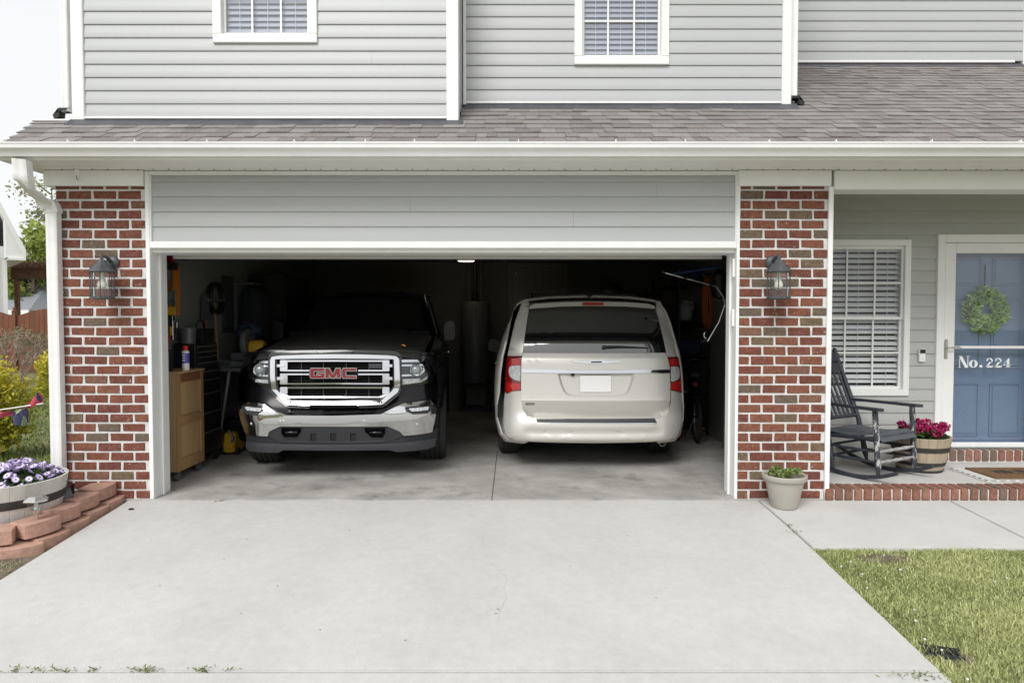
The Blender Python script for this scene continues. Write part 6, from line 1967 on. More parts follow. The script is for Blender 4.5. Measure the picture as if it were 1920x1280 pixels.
# mitre saw
ms = thing('mitre_saw', 'grey and yellow mitre saw on a stand behind the tool chest', 'saw', (-3.06, 2.22, 0))
for (x, y) in ((-.2, -.3), (.2, -.3), (-.2, .3), (.2, .3)):
    bb = MB(); bb.tube([(x * 1.2, y * 1.2, 0), (x * .7, y * .8, .92)], .02, 8); bb.build('leg', M_GREYM, ms)
bb = MB(); bb.box(-.25, .25, -.33, .33, .921, .965); bb.build('stand_top', M_GREYM, ms, bevel=.01)
bb = MB(); bb.prism_z([(.22 * cos(a), .22 * sin(a)) for a in [2 * pi * k / 24 for k in range(24)]], .966, 1.03); bb.box(-.22, .22, -.02, .02, 1.031, 1.12); bb.build('table', M_GREYM, ms, bevel=.005)
bb = MB(); bb.lathe([(.16, -.03), (.165, 0), (.16, .03), (.05, .032), (.001, .032)], 30, c=(.0, -.06, 1.24), axis='x', a0=0, a1=2 * pi); bb.lathe([(.001, -.03), (.16, -.03)], 30, c=(0, -.06, 1.24), axis='x'); bb.build('blade_guard', M_GREYM, ms, smooth=40)
bb = MB(); bb.lathe([(.001, -.06), (.085, -.06), (.09, .06), (.07, .10), (.001, .10)], 20, c=(.10, -.06, 1.18), axis='x'); bb.build('motor', M_YEL, ms, smooth=40)
bb = MB(); bb.tube([(-.02, .12, 1.1), (-.02, .16, 1.28), (-.02, .02, 1.40), (-.02, -.16, 1.38)], .028, 8); bb.build('arm_handle', M_BLACKP, ms, smooth=50)
bb = MB(); bb.box(-.3, -.1, -.32, -.18, .966, 1.05); bb.build('extension_wing', M_REFL, ms, bevel=.01)
bb = MB(); bb.box(.1, .3, -.32, -.18, .966, 1.05); bb.build('extension_wing', M_REFL, ms, bevel=.01)
bag = thing('dust_bag', 'blue and dark cloth heap on top of the mitre saw', 'cloth', (-3.12, 2.36, 1.30))
rg_ = random.Random(4)
bb = MB(); bb.lathe([(.001, 0), (.10, .0), (.15, .05), (.12, .12), (.05, .16), (.001, .165)], 14)
bb.v = [(x + rg_.uniform(-.025, .025), y + rg_.uniform(-.025, .025), z + rg_.uniform(-.015, .015)) for x, y, z in bb.v]; bb.build('cloth', mat('blue_cloth', (.03, .05, .11), .9), bag, smooth=60)
# yellow floor tool with grey hose
yt = thing('floor_jack', 'yellow floor tool with bent grey handle beside the pickup bumper', 'jack', (-3.14, 1.95, 0))
bb = MB(); bb.prism_x([(-.16, .03), (.14, .03), (.16, .09), (.02, .15), (-.06, .26), (-.13, .25), (-.17, .1)], -.06, .06); bb.build('body', M_YEL, yt, bevel=.015, seg=2)
bb = MB(); bb.tube([(.0, -.12, .05), (.05, -.16, .2), (.0, -.14, .27), (-.09, -.06, .25), (-.1, .02, .12)], .017, 8); bb.build('handle', M_GREYM, yt, smooth=50)
for x in (-.075, .075):
    bb = MB(); bb.lathe([(.001, -.015), (.04, -.015), (.04, .015), (.001, .015)], 16, c=(x, -.1, .0405), axis='x'); bb.build('wheel', M_RUBBER, yt)
cs_ = thing('tool_case', 'black hard tool case on the floor beside the yellow floor tool', 'case', (-3.25, 2.35, 0))
bb = MB(); bb.box(-.15, .12, -.2, .2, 0, .34); bb.build('shell', M_BLACKP, cs_, bevel=.02, seg=2)
bb = MB(); bb.tube([(0, -.08, .34), (0, -.08, .38), (0, .08, .38), (0, .08, .34)], .012, 8); bb.build('handle', M_BLACKP, cs_)

# tools hung on the left wall just inside the jamb
WX = -3.445
def hung(name, label, y, z, parts):
    t = thing(name, label, 'tool', (WX, y, z), group='tools hung on the left garage wall')
    for (pn, m_, sh) in parts:
        bb = MB()
        for s in sh:
            if s[0] == 'b': bb.box(*s[1:])
            else: bb.tube(*s[1:])
        bb.build(pn, m_, t, bevel=.003 if sh[0][0] == 'b' else 0)
RED = mat('red_tool', (.42, .02, .02), .5); ORG = mat('orange_tool', (.62, .20, .03), .5)
hung('tool_rail', 'long dark rail with hooks along the top of the tool wall', 1.2, 2.12, [('rail', M_BLACKP, [('b', 0, .03, -.35, .3, 0, .06)])])
hung('hand_drill', 'red and black drill hanging highest on the tool wall', 1.02, 2.0, [('body', M_BLACKP, [('b', .02, .10, -.10, .12, 0, .07)]), ('grip', RED, [('b', .03, .09, .03, .09, .071, .12)])])
hung('pry_bar', 'orange handled pry bar on the tool wall', 1.22, 1.62, [('shaft', M_GREYM, [('t', [(.03, 0, -.1), (.03, 0, .18)], .009, 6)]), ('grip', ORG, [('b', .01, .05, -.022, .022, .181, .40)])])
hung('hand_saw', 'saw with brown wooden grip on the tool wall', 1.08, 1.78, [('grip', M_STAIN, [('b', .01, .035, -.04, .05, .0, .12)]), ('blade', M_GREYM, [('b', .018, .022, -.03, .02, -.30, -.001)])])
hung('cordless_driver', 'yellow cordless driver hanging low on the tool wall', 1.02, 1.50, [('body', M_YEL, [('b', .02, .09, -.08, .08, .05, .13)]), ('grip', M_BLACKP, [('b', .03, .08, -.03, .03, -.06, .049)])])
hung('adjustable_wrench', 'bright steel wrench hanging below the orange grip', 1.18, 1.42, [('shaft', M_REFL, [('b', .015, .027, -.014, .014, -.12, .08)]), ('jaw', M_REFL, [('b', .013, .03, -.03, .03, .081, .125)])])
hung('hammer', 'hammer with yellow grip on the tool wall', 1.12, 1.55, [('shaft', M_YEL, [('t', [(.03, 0, -.2), (.03, 0, .1)], .014, 8)]), ('head', M_GREYM, [('b', .015, .05, -.06, .06, .101, .14)])])
hung('garden_shears', 'red handled shears hanging lowest on the tool wall', 1.05, 1.22, [('blades', M_REFL, [('b', .02, .028, -.012, .012, -.14, .0)]), ('handles', RED, [('t', [(.024, -.01, .001), (.024, -.05, .14)], .011, 6), ('t', [(.024, .01, .001), (.024, .06, .13)], .011, 6)])])
hung('spirit_level', 'orange spirit level upright on the tool wall', 1.30, 1.55, [('body', ORG, [('b', .005, .03, -.025, .025, 0, .5)])])
hung('pliers', 'steel pliers hanging beside the wrench on the tool wall', 1.26, 1.36, [('jaws', M_REFL, [('b', .015, .027, -.012, .012, .06, .12)]), ('grips', M_BLACKP, [('t', [(.02, -.01, .058), (.02, -.03, -.05)], .009, 6), ('t', [(.02, .01, .058), (.02, .03, -.05)], .009, 6)])])

ep = thing('breaker_panel', 'grey electrical breaker panel on the left garage wall', 'breaker panel', (-3.449, 2.52, 1.35))
bb = MB(); bb.box(0, .02, -.16, .16, 0, .68); bb.build('frame', mat('panel_grey', (.06, .065, .075), .5, metal=.2), ep, bevel=.004)
bb = MB(); bb.box(.0205, .03, -.11, .11, .08, .6); bb.build('panel_door', MATS['panel_grey'], ep, bevel=.003)
M_DKWOOD = mat('dark_storage', (.02, .018, .018), .8, var=.3, vscale=6)
sc_ = thing('storage_cabinet', 'tall dark storage cabinet against the left garage wall', 'cabinet', (-3.2, 3.7, 0))
bb = MB(); bb.box(-.24, .22, -.55, .55, 0, 2.1); bb.build('case', M_DKWOOD, sc_, bevel=.005)
for y in (-.275, .275):
    bb = MB(); bb.box(.2205, .24, y - .265, y + .265, .05, 2.06); d = bb.build('door_leaf', M_DKWOOD, sc_, bevel=.004)
    bb = MB(); bb.tube([(.25, y * .15, 1.05), (.262, y * .15, 1.1), (.25, y * .15, 1.2)], .006, 6); bb.build('knob', M_REFL, d)
gr_ = thing('coat_rack', 'dark coats hanging on a rail between breaker panel and storage cabinet', 'coats', (-3.3, 2.98, 0))
bb = MB(); bb.tube([(-.149, -.3, 1.95), (.1, -.3, 1.95), (.1, .12, 1.95), (-.149, .12, 1.95)], .012, 8); bb.build('rail', M_STEEL, gr_)
for k in range(3):
    bb = MB(); y = -.22 + k * .13
    vs = []
    bb.lathe([(.001, 1.93), (.05, 1.90), (.14, 1.80), (.17, 1.4), (.19, 1.0), (.17, .9), (.001, .9)], 10, c=(.05, y, 0), sx=.9)
    bb.v = [(a, y + (c - y) * .35 + .01 * sin(z * 9 + k), z) for a, c, z in bb.v]
    bb.build('coat', mat('coat%d' % k, [(.02, .025, .03), (.03, .02, .02), (.025, .025, .02)][k], .95), gr_, smooth=60)
# water heater
whx, why = PX(891, 5.5, 640), 5.55
wh_ = thing('water_heater', 'tall grey cylindrical water heater on a stand at the back wall', 'water heater', (whx, why, 0))
M_HEAT = mat('heater_enamel', (.14, .145, .145), .4, var=.06)
zt_ = PZ(565, 5.3); zb_ = PZ(718, 5.3)
bb = MB(); bb.lathe([(.001, zb_), (.225, zb_), (.235, zb_ + .02), (.235, zt_ - .03), (.215, zt_), (.001, zt_ + .01)], 36); bb.build('tank', M_HEAT, wh_, smooth=40)
bb = MB(); bb.box(-.24, .24, -.24, .24, zb_ - .05, zb_ - .002)
for x in (-.2, .2):
    for y in (-.2, .2): bb.box(x - .03, x + .03, y - .03, y + .03, 0, zb_ - .051)
bb.build('stand', M_DKWOOD, wh_)
for x in (-.1, .1):
    bb = MB(); bb.tube([(x, 0, zt_), (x, 0, 2.2), (x, .1, 2.5)], .014, 8); bb.build('pipe', M_STEEL, wh_)
bb = MB(); bb.lathe([(.05, zt_ + .01), (.05, zt_ + .12), (.03, zt_ + .2), (.03, 2.5)], 14); bb.build('flue', M_BLACKP, wh_, smooth=50)
bb = MB(); bb.tube([(.02, -.24, zb_ + .12), (.02, -.245, .9), (.02, -.24, zt_ - .3), (.02, -.24, zt_ - .1)], [.006, .004, .004, .008], 6); bb.build('drain_tube', M_REFL, wh_)
# ceiling lamp that is lit, with its pull cord
cl = thing('ceiling_lamp', 'small lit warm ceiling lamp with pull cord at the back of the garage', 'ceiling lamp', (PX(874, 4.95, 487), 4.95, IZ))
bb = MB(); bb.lathe([(.001, 0), (.10, 0), (.10, -.025), (.001, -.025)], 20); bb.build('base', M_WHITE, cl, smooth=40)
lz = PZ(490, 4.95) - IZ
bb = MB(); bb.lathe([(.06, -.026), (.12, lz + .045), (.14, lz + .02), (.12, lz), (.001, lz - .006)], 24); bb.build('globe', M_LAMPON, cl, smooth=60)
bb = MB(); bb.tube([(-.05, -.1, lz), (-.05, -.1, lz - .62)], .003, 5); bb.build('pull_cord', M_REFL, cl)
# shelf on the right wall with a jug and boxes
sh_ = thing('wall_shelving', 'dark shelving along the right garage wall', 'shelving', (2.36, 3.9, 0))
for z in (.5, 1.05, 1.5, 1.98):
    bb = MB(); bb.box(-.2, .2, -.8, .8, z - .02, z); bb.build('shelf', M_DKWOOD, sh_, bevel=.003)
for (x, y) in ((-.19, -.79), (.19, -.79), (-.19, .79), (.19, .79)):
    bb = MB(); bb.box(x - .015, x + .015, y - .015, y + .015, 0, 2.1); bb.build('upright', M_BLACKP, sh_)
jg = thing('plastic_jug', 'pale plastic jug on the right wall shelving', 'jug', (2.30, 3.3, 1.5005))
bb = MB(); bb.lathe([(.001, 0), (.09, 0), (.095, .02), (.095, .16), (.07, .21), (.03, .235), (.03, .26), (.001, .26)], 18); bb.build('jug_body', mat('milky_plastic', (.30, .31, .31), .5), jg, smooth=40)
bb = MB(); bb.tube([(.03, -.0, .235), (.09, 0, .24), (.105, 0, .17), (.09, 0, .12)], .011, 6); bb.build('handle', MATS['milky_plastic'], jg, smooth=50)
random.seed(12)
for (y, z, w_, h, c, lb_) in ((3.75, 1.5, .16, .2, (.05, .05, .06), 'dark box beside the pale jug on the right wall shelving'), (4.2, 1.5, .18, .22, (.08, .05, .03), 'brown carton at the far end of the right wall shelving'),
                          (3.5, 1.05, .18, .18, (.02, .03, .09), 'navy bin on the second shelf of the right wall shelving'), (4.1, 1.05, .2, .24, (.06, .06, .055), 'grey carton on the second shelf of the right wall shelving'), (3.6, .5, .2, .3, (.03, .03, .03), 'black bin on the lowest shelf of the right wall shelving'), (3.5, 1.98, .18, .16, (.025, .05, .14), 'blue tote on the top shelf of the right wall shelving')):
    bx_ = thing('storage_box', lb_, 'box', (2.36, y, z + .001))
    bb = MB(); bb.box(-.16, .16, -w_, w_, 0, h); bb.build('body', mat('box_%s' % str(c), c, .7), bx_, bevel=.008)
    bb = MB(); bb.box(-.165, .165, -w_ - .005, w_ + .005, h + .0005, h + .02); bb.build('lid', MATS['box_%s' % str(c)], bx_, bevel=.004)
cord = thing('extension_cord', 'orange extension cord coiled on the right garage wall', 'cord', (2.53, 2.98, 1.36))
for k in range(5):
    bb = MB(); a = .085 + .015 * k
    pth = [(-.012 * k, (a + .02) * cos(t), .36 + (.32 + .01 * (k % 3)) * sin(t)) for t in [2 * pi * i / 24 for i in range(25)]]
    bb.tube(pth, .009, 6); bb.build('coil', mat('orange_cord', (.42, .11, .015), .5), cord, smooth=50)
bb = MB(); bb.tube([(.04, 0, .70), (-.08, 0, .70), (-.09, 0, .73)], .008, 6); bb.build('hook', M_STEEL, cord)
# rods and chrome arm near the right jamb
def rod(name, label, a, c, r, m_, extra=()):
    a, c = Vector(a), Vector(c)
    t = thing(name, label, 'rod', a)
    bb = MB(); bb.tube([(0, 0, 0), c - a], r, 8); bb.build('shaft', m_, t, smooth=50)
    for u in extra:
        q = (c - a) * u; d = (c - a).normalized() * .018
        bb = MB(); bb.tube([q - d, q + d], r * 2.2, 8); bb.build('clamp', M_BLACKP, t)
    bb = MB(); bb.tube([c - a, c - a + Vector((0, 0, IZ - c.z))], .003, 5); bb.build('hanging_cord', M_BLACKP, t)
rod('silver_rod', 'thin silver rod with dark clamps slanting under the ceiling at right', P(1242, 510, 1.25), P(1343, 537, 1.25), .0065, M_REFL, (.02, .42, .9))
rod('blue_pole', 'dark blue pole hung level behind the silver rod', P(1256, 514, 1.6), P(1352, 500, 1.6), .012, mat('blue_pole_paint', (.03, .05, .16), .4), (.2,))
ca = thing('chrome_arm', 'bent chrome arm with a small ring beside the right jamb', 'bracket', P(1357, 582, 1.0))
o0 = P(1357, 582, 1.0)
rel = lambda px, py, Y=1.0: P(px, py, Y) - o0
bb = MB(); bb.tube([rel(1359, 572), rel(1348, 604), rel(1329, 636), rel(1327, 640)], .0095, 8); bb.build('arm', M_CHROME, ca, smooth=50)
cc = rel(1327, 628)
bb = MB(); bb.tube([cc + Vector((.036 * cos(t), 0, .036 * sin(t))) for t in [radians(80 + 200 * i / 16) for i in range(17)]], .005, 6); bb.build('ring', M_CHROME, ca, smooth=50)
bb = MB(); bb.tube([rel(1315, 639), rel(1330, 639)], .007, 8); bb.build('foot', M_CHROME, ca, smooth=50)
bb = MB(); bb.tube([rel(1343, 537), rel(1356, 556), rel(1360, 575)], .008, 6); bb.build('upper_link', M_GREYM, ca, smooth=50)
# bicycle leaning by the right wall, rear wheel to the street
bk = thing('bicycle', 'dark bicycle standing by the right garage wall behind the minivan', 'bicycle', (2.26, 2.55, 0), radians(-8))
R = .31
def torus(c, Rm, r, axis, m_, name, par, n=36):
    bb = MB(); bb.lathe([(Rm + r * cos(t), r * sin(t)) for t in [2 * pi * k / 8 for k in range(9)]], n, c=c, axis=axis); return bb.build(name, m_, par, smooth=60)
for y in (0, 1.02):
    wo = torus((0, y, R + .0), R - .02, .02, 'x', M_RUBBER, 'wheel', bk)
    torus((0, y, R), R - .048, .009, 'x', M_REFL, 'rim', wo)
    bb = MB()
    for k in range(14):
        a = 2 * pi * k / 14
        bb.tube([(.015 * (-1) ** k, y, R), (0, y + (R - .05) * cos(a), R + (R - .05) * sin(a))], .0016, 4)
    bb.build('spokes', M_REFL, wo)
tubes = [[(0, .0, R), (0, .42, .28)], [(0, .0, R), (0, .27, .72)], [(0, .42, .28), (0, .25, .80)], [(0, .26, .72), (0, .84, .80)], [(0, .42, .28), (0, .86, .70)], [(0, .83, .86), (0, .90, .60), (0, 1.02, R)]]
bb = MB()
for t_ in tubes: bb.tube(t_, .016, 8)
bb.build('frame', M_GLOSSB, bk, smooth=50)
bb = MB(); bb.prism_z(rounded([(-.07, .12), (.07, .12), (.02, .38), (-.02, .38)], .03), .80, .845); bb.build('saddle', M_BLACKP, bk, bevel=.012, seg=2)
bb = MB(); bb.tube([(-.28, .74, .98), (-.2, .80, .99), (0, .82, .97), (.2, .80, .99), (.28, .74, .98)], .012, 8); bb.tube([(0, .83, .86), (0, .82, .97)], .014, 8); bb.build('handlebar', M_GLOSSB, bk, smooth=50)
bb = MB(); bb.lathe([(.001, -.006), (.09, -.006), (.09, .006), (.001, .006)], 24, c=(.04, .42, .28), axis='x'); bb.build('crank', M_REFL, bk)
bb = MB(); bb.box(.06, .15, .40, .46, .105, .12); bb.tube([(.05, .42, .28), (.065, .43, .115)], .009, 6); bb.build('pedal', M_AMBER, bk)
bb = MB(); bb.tube([(-.03, .1, .27), (-.14, .06, .01)], .008, 6); bb.build('kickstand', M_GREYM, bk)
bb = MB(); bb.lathe([(.001, 0), (.028, 0), (.028, .012), (.001, .014)], 14, c=(0, .19, .70), axis='y'); bb.build('rear_reflector', RED, bk)
rc = thing('red_cooler', 'red box with a white label on the floor behind the minivan', 'box', (2.02, 3.1, 0))
bb = MB(); bb.box(-.16, .16, -.2, .2, 0, .46); bb.build('body', mat('red_plastic', (.28, .015, .02), .5), rc, bevel=.02, seg=2)
bb = MB(); bb.box(.02, .13, -.204, -.2005, .1, .24); bb.build('label_patch', M_PLATE, rc)
bb = MB(); bb.box(-.165, .165, -.205, .205, .461, .51); bb.build('lid', M_BLACKP, rc, bevel=.012)
hp = thing('helmet', 'dark helmet shaped heap with pale straps on the back shelf above the minivan', 'helmet', (PX(1145, 5.9, 520), 5.9, 1.95))
bb = MB(); bb.lathe([(.15, 0), (.16, .04), (.14, .11), (.08, .16), (.001, .18)], 16, sx=1.2); bb.build('shell', M_GREYM, hp, smooth=60)
bs_ = thing('back_shelf', 'narrow dark shelf on the back wall above the minivan', 'shelf', (PX(1160, 6.0, 530), 6.03, 1.93))
bb = MB(); bb.box(-.7, .7, -.17, .165, 0, .018); bb.build('board', M_DKWOOD, bs_)
for x in (-.5, .5):
    bb = MB(); bb.box(x - .015, x + .015, -.12, .165, -.16, -.001); bb.build('bracket', M_BLACKP, bs_)

# ---- more of the clutter along the walls
random.seed(77)
def small(name, label, cat, loc, parts, rz=0.0):
    t = thing(name, label, cat, loc, rz)
    for (pn, m_, fn) in parts:
        bb = MB(); fn(bb); bb.build(pn, m_, t, smooth=40)
def lat(prof, n=16): return lambda bb: bb.lathe(prof, n)
def bx(*a): return lambda bb: bb.box(*a)
def tb(*a): return lambda bb: bb.tube(*a)
small('paint_bucket', 'grey paint bucket on top of the stacked drawer chest', 'bucket', (-3.31, 1.26, 1.262), [('bucket', M_GREYM, lat([(.001, 0), (.07, 0), (.075, .15), (.08, .16), (.001, .16)])), ('bail', M_STEEL, tb([(-.078, 0, .14), (-.05, 0, .2), (.05, 0, .2), (.078, 0, .14)], .003, 5))])
small('tool_bag', 'black canvas tool bag on the stacked drawer chest', 'bag', (-3.30, 1.50, 1.262), [('bag', M_BLACKP, bx(-.09, .09, -.13, .13, 0, .15)), ('strap', M_TRIM2, tb([(0, -.1, .15), (0, -.05, .23), (0, .05, .23), (0, .1, .15)], .009, 6))])
small('shop_vacuum', 'black and grey shop vacuum behind the mitre saw stand', 'vacuum', (-3.18, 2.78, 0), [('drum', M_BLACKP, lat([(.001, .05), (.17, .05), (.19, .1), (.19, .42), (.17, .46), (.001, .5)], 20)), ('motor_head', M_GREYM, lat([(.15, .501), (.14, .58), (.08, .62), (.001, .62)], 20)), ('hose', M_GREYM, tb([(.1, -.15, .4), (.2, -.25, .45), (.15, -.3, .25), (.0, -.28, .05)], .022, 8))])
small('garden_rake', 'long handled rake leaning on the left wall', 'rake', (-3.40, 2.02, 0), [('handle', M_PINE, tb([(.1, 0, .02), (.0, .05, 1.7)], .014, 8)), ('head', M_GREYM, bx(-.04, .04, -.14, .24, 1.71, 1.74))])
small('shovel', 'shovel with dark blade up leaning on the left wall', 'shovel', (-3.40, 1.86, 0), [('handle', M_STAIN, tb([(.1, 0, .02), (.0, .0, 1.5)], .015, 8)), ('blade', M_GREYM, lambda bb: bb.prism_x(rounded([(-.09, 1.49), (.09, 1.49), (.08, 1.74), (0, 1.8), (-.08, 1.74)], .02), -.01, .0))])
small('hanging_coil', 'dark hose coil hung high on the left wall', 'hose', (-3.42, 2.12, 1.75), [('coil', M_BLACKP, lambda bb: [bb.lathe([(.17 + .02 * cos(t), q + .02 * sin(t)) for t in [2 * pi * k / 8 for k in range(9)]], 24, axis='x') for q in (0, .035)])])
small('ladder', 'grey step ladder standing flat against the right wall', 'ladder', (2.5, 2.05, 0), [('rail', M_GREYM, bx(-.03, .03, -.2, -.15, 0, 1.7)), ('rail', M_GREYM, bx(-.03, .03, .15, .2, 0, 1.7))] + [('rung', M_GREYM, bx(-.025, .025, -.149, .149, .25 + .28 * k, .28 + .28 * k)) for k in range(5)])
small('hanging_bag', 'dark duffel hung high on the right garage wall', 'bag', (2.46, 2.35, 1.75), [('bag', M_BLACKP, lat([(.001, 0), (.08, .02), (.11, .12), (.10, .28), (.04, .34), (.001, .35)], 12)), ('strap', M_BLACKP, tb([(-.03, 0, .3), (.02, 0, .45), (.1, 0, .5)], .008, 6))])
small('bicycle_pump', 'black upright bicycle pump beside the bicycle', 'pump', (2.05, 2.62, 0), [('barrel', M_BLACKP, tb([(0, 0, .02), (0, 0, .55)], .02, 10)), ('handle', M_GREYM, tb([(-.1, 0, .62), (.1, 0, .62)], .012, 8)), ('foot', M_GREYM, bx(-.11, .11, -.04, .04, 0, .02)), ('rod', M_REFL, tb([(0, 0, .55), (0, 0, .615)], .006, 6))])
small('stacked_bin', 'blue tote stacked beside the red box', 'bin', (1.66, 4.6, 0), [('body', MATS['blue_cloth'], bx(-.25, .25, -.2, .2, 0, .5)), ('lid', M_GREYM, bx(-.26, .26, -.21, .21, .501, .54))])

# ------------------------------------------------------------------ garden, lawn and what stands beyond
M_GRASS = leafmat('grass_blade', (0.24, 0.30, 0.095), (0.68, 0.70, 0.36), .6, .3)
M_GRASSD = leafmat('grass_blade_far', (0.09, 0.15, 0.03), (0.28, 0.34, 0.10), .6, .3)
def grass(name, n, inside, bounds, zf, hmin, hmax, mt, label, seed, clump=3.0, wid=.0035):
    r = np.random.default_rng(seed)
    x = r.uniform(bounds[0], bounds[1], n * 3); y = r.uniform(bounds[2], bounds[3], n * 3)
    ok = inside(x, y)
    x, y = x[ok][:n], y[ok][:n]
    n = len(x)
    pat = .5 + .5 * np.sin(x * clump + 1.3 * np.sin(y * clump * .8)) * np.cos(y * clump * 1.1 + 1.1 * np.sin(x * clump * .7))
    h = (hmin + (hmax - hmin) * r.uniform(0, 1, n) ** 1.5) * (.65 + .6 * pat)
    a = r.uniform(0, 2 * pi, n); lean = r.uniform(.15, 1.1, n) * h
    w_ = wid * (1 + .6 * r.uniform(-1, 1, n))
    z = zf(x, y)
    b0 = np.stack([x - w_ * np.sin(a), y + w_ * np.cos(a), z], 1); b1 = np.stack([x + w_ * np.sin(a), y - w_ * np.cos(a), z], 1)
    m0 = np.stack([x + .35 * lean * np.cos(a) - w_ * .7 * np.sin(a), y + .35 * lean * np.sin(a) + w_ * .7 * np.cos(a), z + h * .62], 1)
    m1 = np.stack([x + .35 * lean * np.cos(a) + w_ * .7 * np.sin(a), y + .35 * lean * np.sin(a) - w_ * .7 * np.cos(a), z + h * .62], 1)
    t0 = np.stack([x + lean * np.cos(a) - w_ * .15 * np.sin(a), y + lean * np.sin(a) + w_ * .15 * np.cos(a), z + h * .95], 1)
    t1 = np.stack([x + lean * np.cos(a) + w_ * .15 * np.sin(a), y + lean * np.sin(a) - w_ * .15 * np.cos(a), z + h * .95], 1)
    V = np.stack([b0, b1, m1, m0, t1, t0], 1).reshape(-1, 3)
    k = np.arange(n)[:, None] * 6
    F = np.concatenate([k + np.array([[0, 1, 2, 3]]), k + np.array([[3, 2, 4, 5]])], 0)
    tone = np.clip(.15 + .5 * pat + r.uniform(-.25, .35, n), 0, 1)
    dry = r.uniform(0, 1, n) < .12
    tone[dry] = 1
    o = npmesh(name, V, F, mt, None, cols=np.repeat(tone, 6))
    return tag(o, label, 'grass', kind='stuff')
ysr = np.array([p.y for p in DR][::-1]); xsr = np.array([p.x for p in DR][::-1])
def er(y):
    y = np.asarray(y)
    return np.where(y < ysr[0], xsr[0] + dr.x * (y - ysr[0]), np.interp(y, ysr, xsr))
bare = [(G(1655, 1040), .16, .07), (G(1790, 1225), .1, .05)]
def in_right(x, y):
    fz = .035 * np.abs(np.sin(y * 23) * np.sin(y * 7.1)) * rng.uniform(0, 1, len(x)) ** 2
    ok = (x > er(y) - .008 - fz) & (y < WALK_Y + .005 + .02 * rng.uniform(0, 1, len(x)) ** 3)
    thin = np.sin(x * 5.1 + 2 * np.sin(y * 3.3)) * np.cos(y * 6.2 + 1.5 * np.sin(x * 2.7))
    ok &= (thin < .55) | (rng.uniform(0, 1, len(x)) < .45)
    for (c, ra, rb_) in bare:
        d = ((x - c.x) / ra) ** 2 + ((y - c.y) / rb_) ** 2
        ok &= (d > 1) | (rng.uniform(0, 1, len(x)) < .22 + .5 * np.clip(d, 0, 1) ** 2)
    return ok
zg = lambda x, y: SLOPE * np.maximum(y, -13.5) - .035
grass('lawn_grass', 170000, in_right, (1.7, 5.0, -3.3, WALK_Y + .03), zg, .012, .040, M_GRASS, 'short pale green lawn between driveway and walk at right', 1, wid=.0026, clump=4.5)
grass('lawn_grass', 26000, lambda x, y: (x > er(y) - .02) & (y < WALK_Y), (1.5, 9, -9, -2.6), zg, .03, .07, M_GRASS, 'lawn running on towards the street at right', 2, wid=.006)
elx = lambda y: DL[0].x + dl.x * (y - DL[0].y)
grass('lawn_grass', 16000, lambda x, y: (x < elx(y) - .03) & (np.random.default_rng(5).uniform(0, 1, len(x)) < .8), (-4.2, -2.2, -2.3, G(60, 1048).y), zg, .012, .04, M_GRASS, 'patchy yellowish grass beside the driveway at left', 3)
grass('lawn_grass', 20000, lambda x, y: (x < elx(y) - .03), (-9, -2.2, -9, -2.2), zg, .03, .07, M_GRASS, 'lawn running on towards the street at left', 4, wid=.006)
grass('side_lawn_grass', 60000, lambda x, y: (x < -3.95), (-11, -3.9, .2, 13), lambda x, y: 0 * x - .035, .03, .075, M_GRASSD, 'green side lawn beyond the downspout at left', 6, wid=.007)
# soil under the bare patches
for (c, ra, rb_) in bare:
    bb = MB(); bb.add([(c.x + 1.1 * ra * cos(t) * (1 + .12 * sin(3 * t)), c.y + 1.1 * rb_ * sin(t), gz(c.y + 1.1 * rb_ * sin(t)) - .024) for t in [2 * pi * k / 20 for k in range(20)]], [tuple(range(20))])
    struct(bb.build('soil_patch', M_SOIL))
# small white clover heads dotted in the lawn
M_CLOV = mat('clover_head', (0.62, 0.62, 0.55), .8)
cm = MB(); cm.lathe([(.001, .0), (.007, .002), (.0085, .008), (.006, .014), (.001, .016)], 7); cm.tube([(0, 0, -.04), (0, 0, .001)], .0012, 4)
cme = cm.mesh('clover_flower', M_CLOV, smooth=60)
clo = thing('clover_patch', 'scattered tiny white clover heads in the lawn at right', 'clover')
random.seed(8)
k = 0
while k < 16:
    a, c = random.uniform(1540, 1930), random.uniform(1040, 1290)
    q = G(a, c)
    if q.x < edgeR(q.y) + .06 or q.y > WALK_Y - .05: continue
    o = link('clover_flower', cme, None, clo); o.location = (q.x, q.y, gz(q.y) + random.uniform(-.008, .008)); s = random.uniform(.6, 1.0); o.scale = (s, s, s)
    k += 1
# weeds in the joints
M_WEED = leafmat('weed_leaf', (0.12, 0.17, 0.05), (0.36, 0.38, 0.17))
def weed(px, py, R, n, label):
    q = G(px, py)
    t = thing('joint_weed', label, 'weed', (q.x, q.y, gz(q.y) - .005), group='weeds in the paving joints')
    r_ = R * np.abs(rng.normal(size=n)) * .6; a_ = rng.uniform(0, 2 * pi, n)
    leaves(np.stack([r_ * np.cos(a_) * 1.6, r_ * np.sin(a_) * .35, .004 + rng.uniform(0, .014, n)], 1), .022, M_WEED, 'sprig', t, aspect=.25)['kind'] = 'stuff'
for (a, R, n, w_) in ((28, .03, 18, 'tiny weed nearest the left picture edge in the driveway joint'), (70, .03, 14, 'sparse weed second from the left in the driveway joint'), (113, .035, 24, 'small green weed third from the left in the driveway joint'), (172, .03, 14, 'low weed fourth from the left in the driveway joint'),
                      (272, .05, 60, 'largest pale weed tuft in the driveway joint'), (382, .04, 30, 'weed tuft just right of the largest one in the driveway joint'), (430, .02, 8, 'speck of weed right of the two big tufts')):
    weed(a, 1256, R, n, w_)
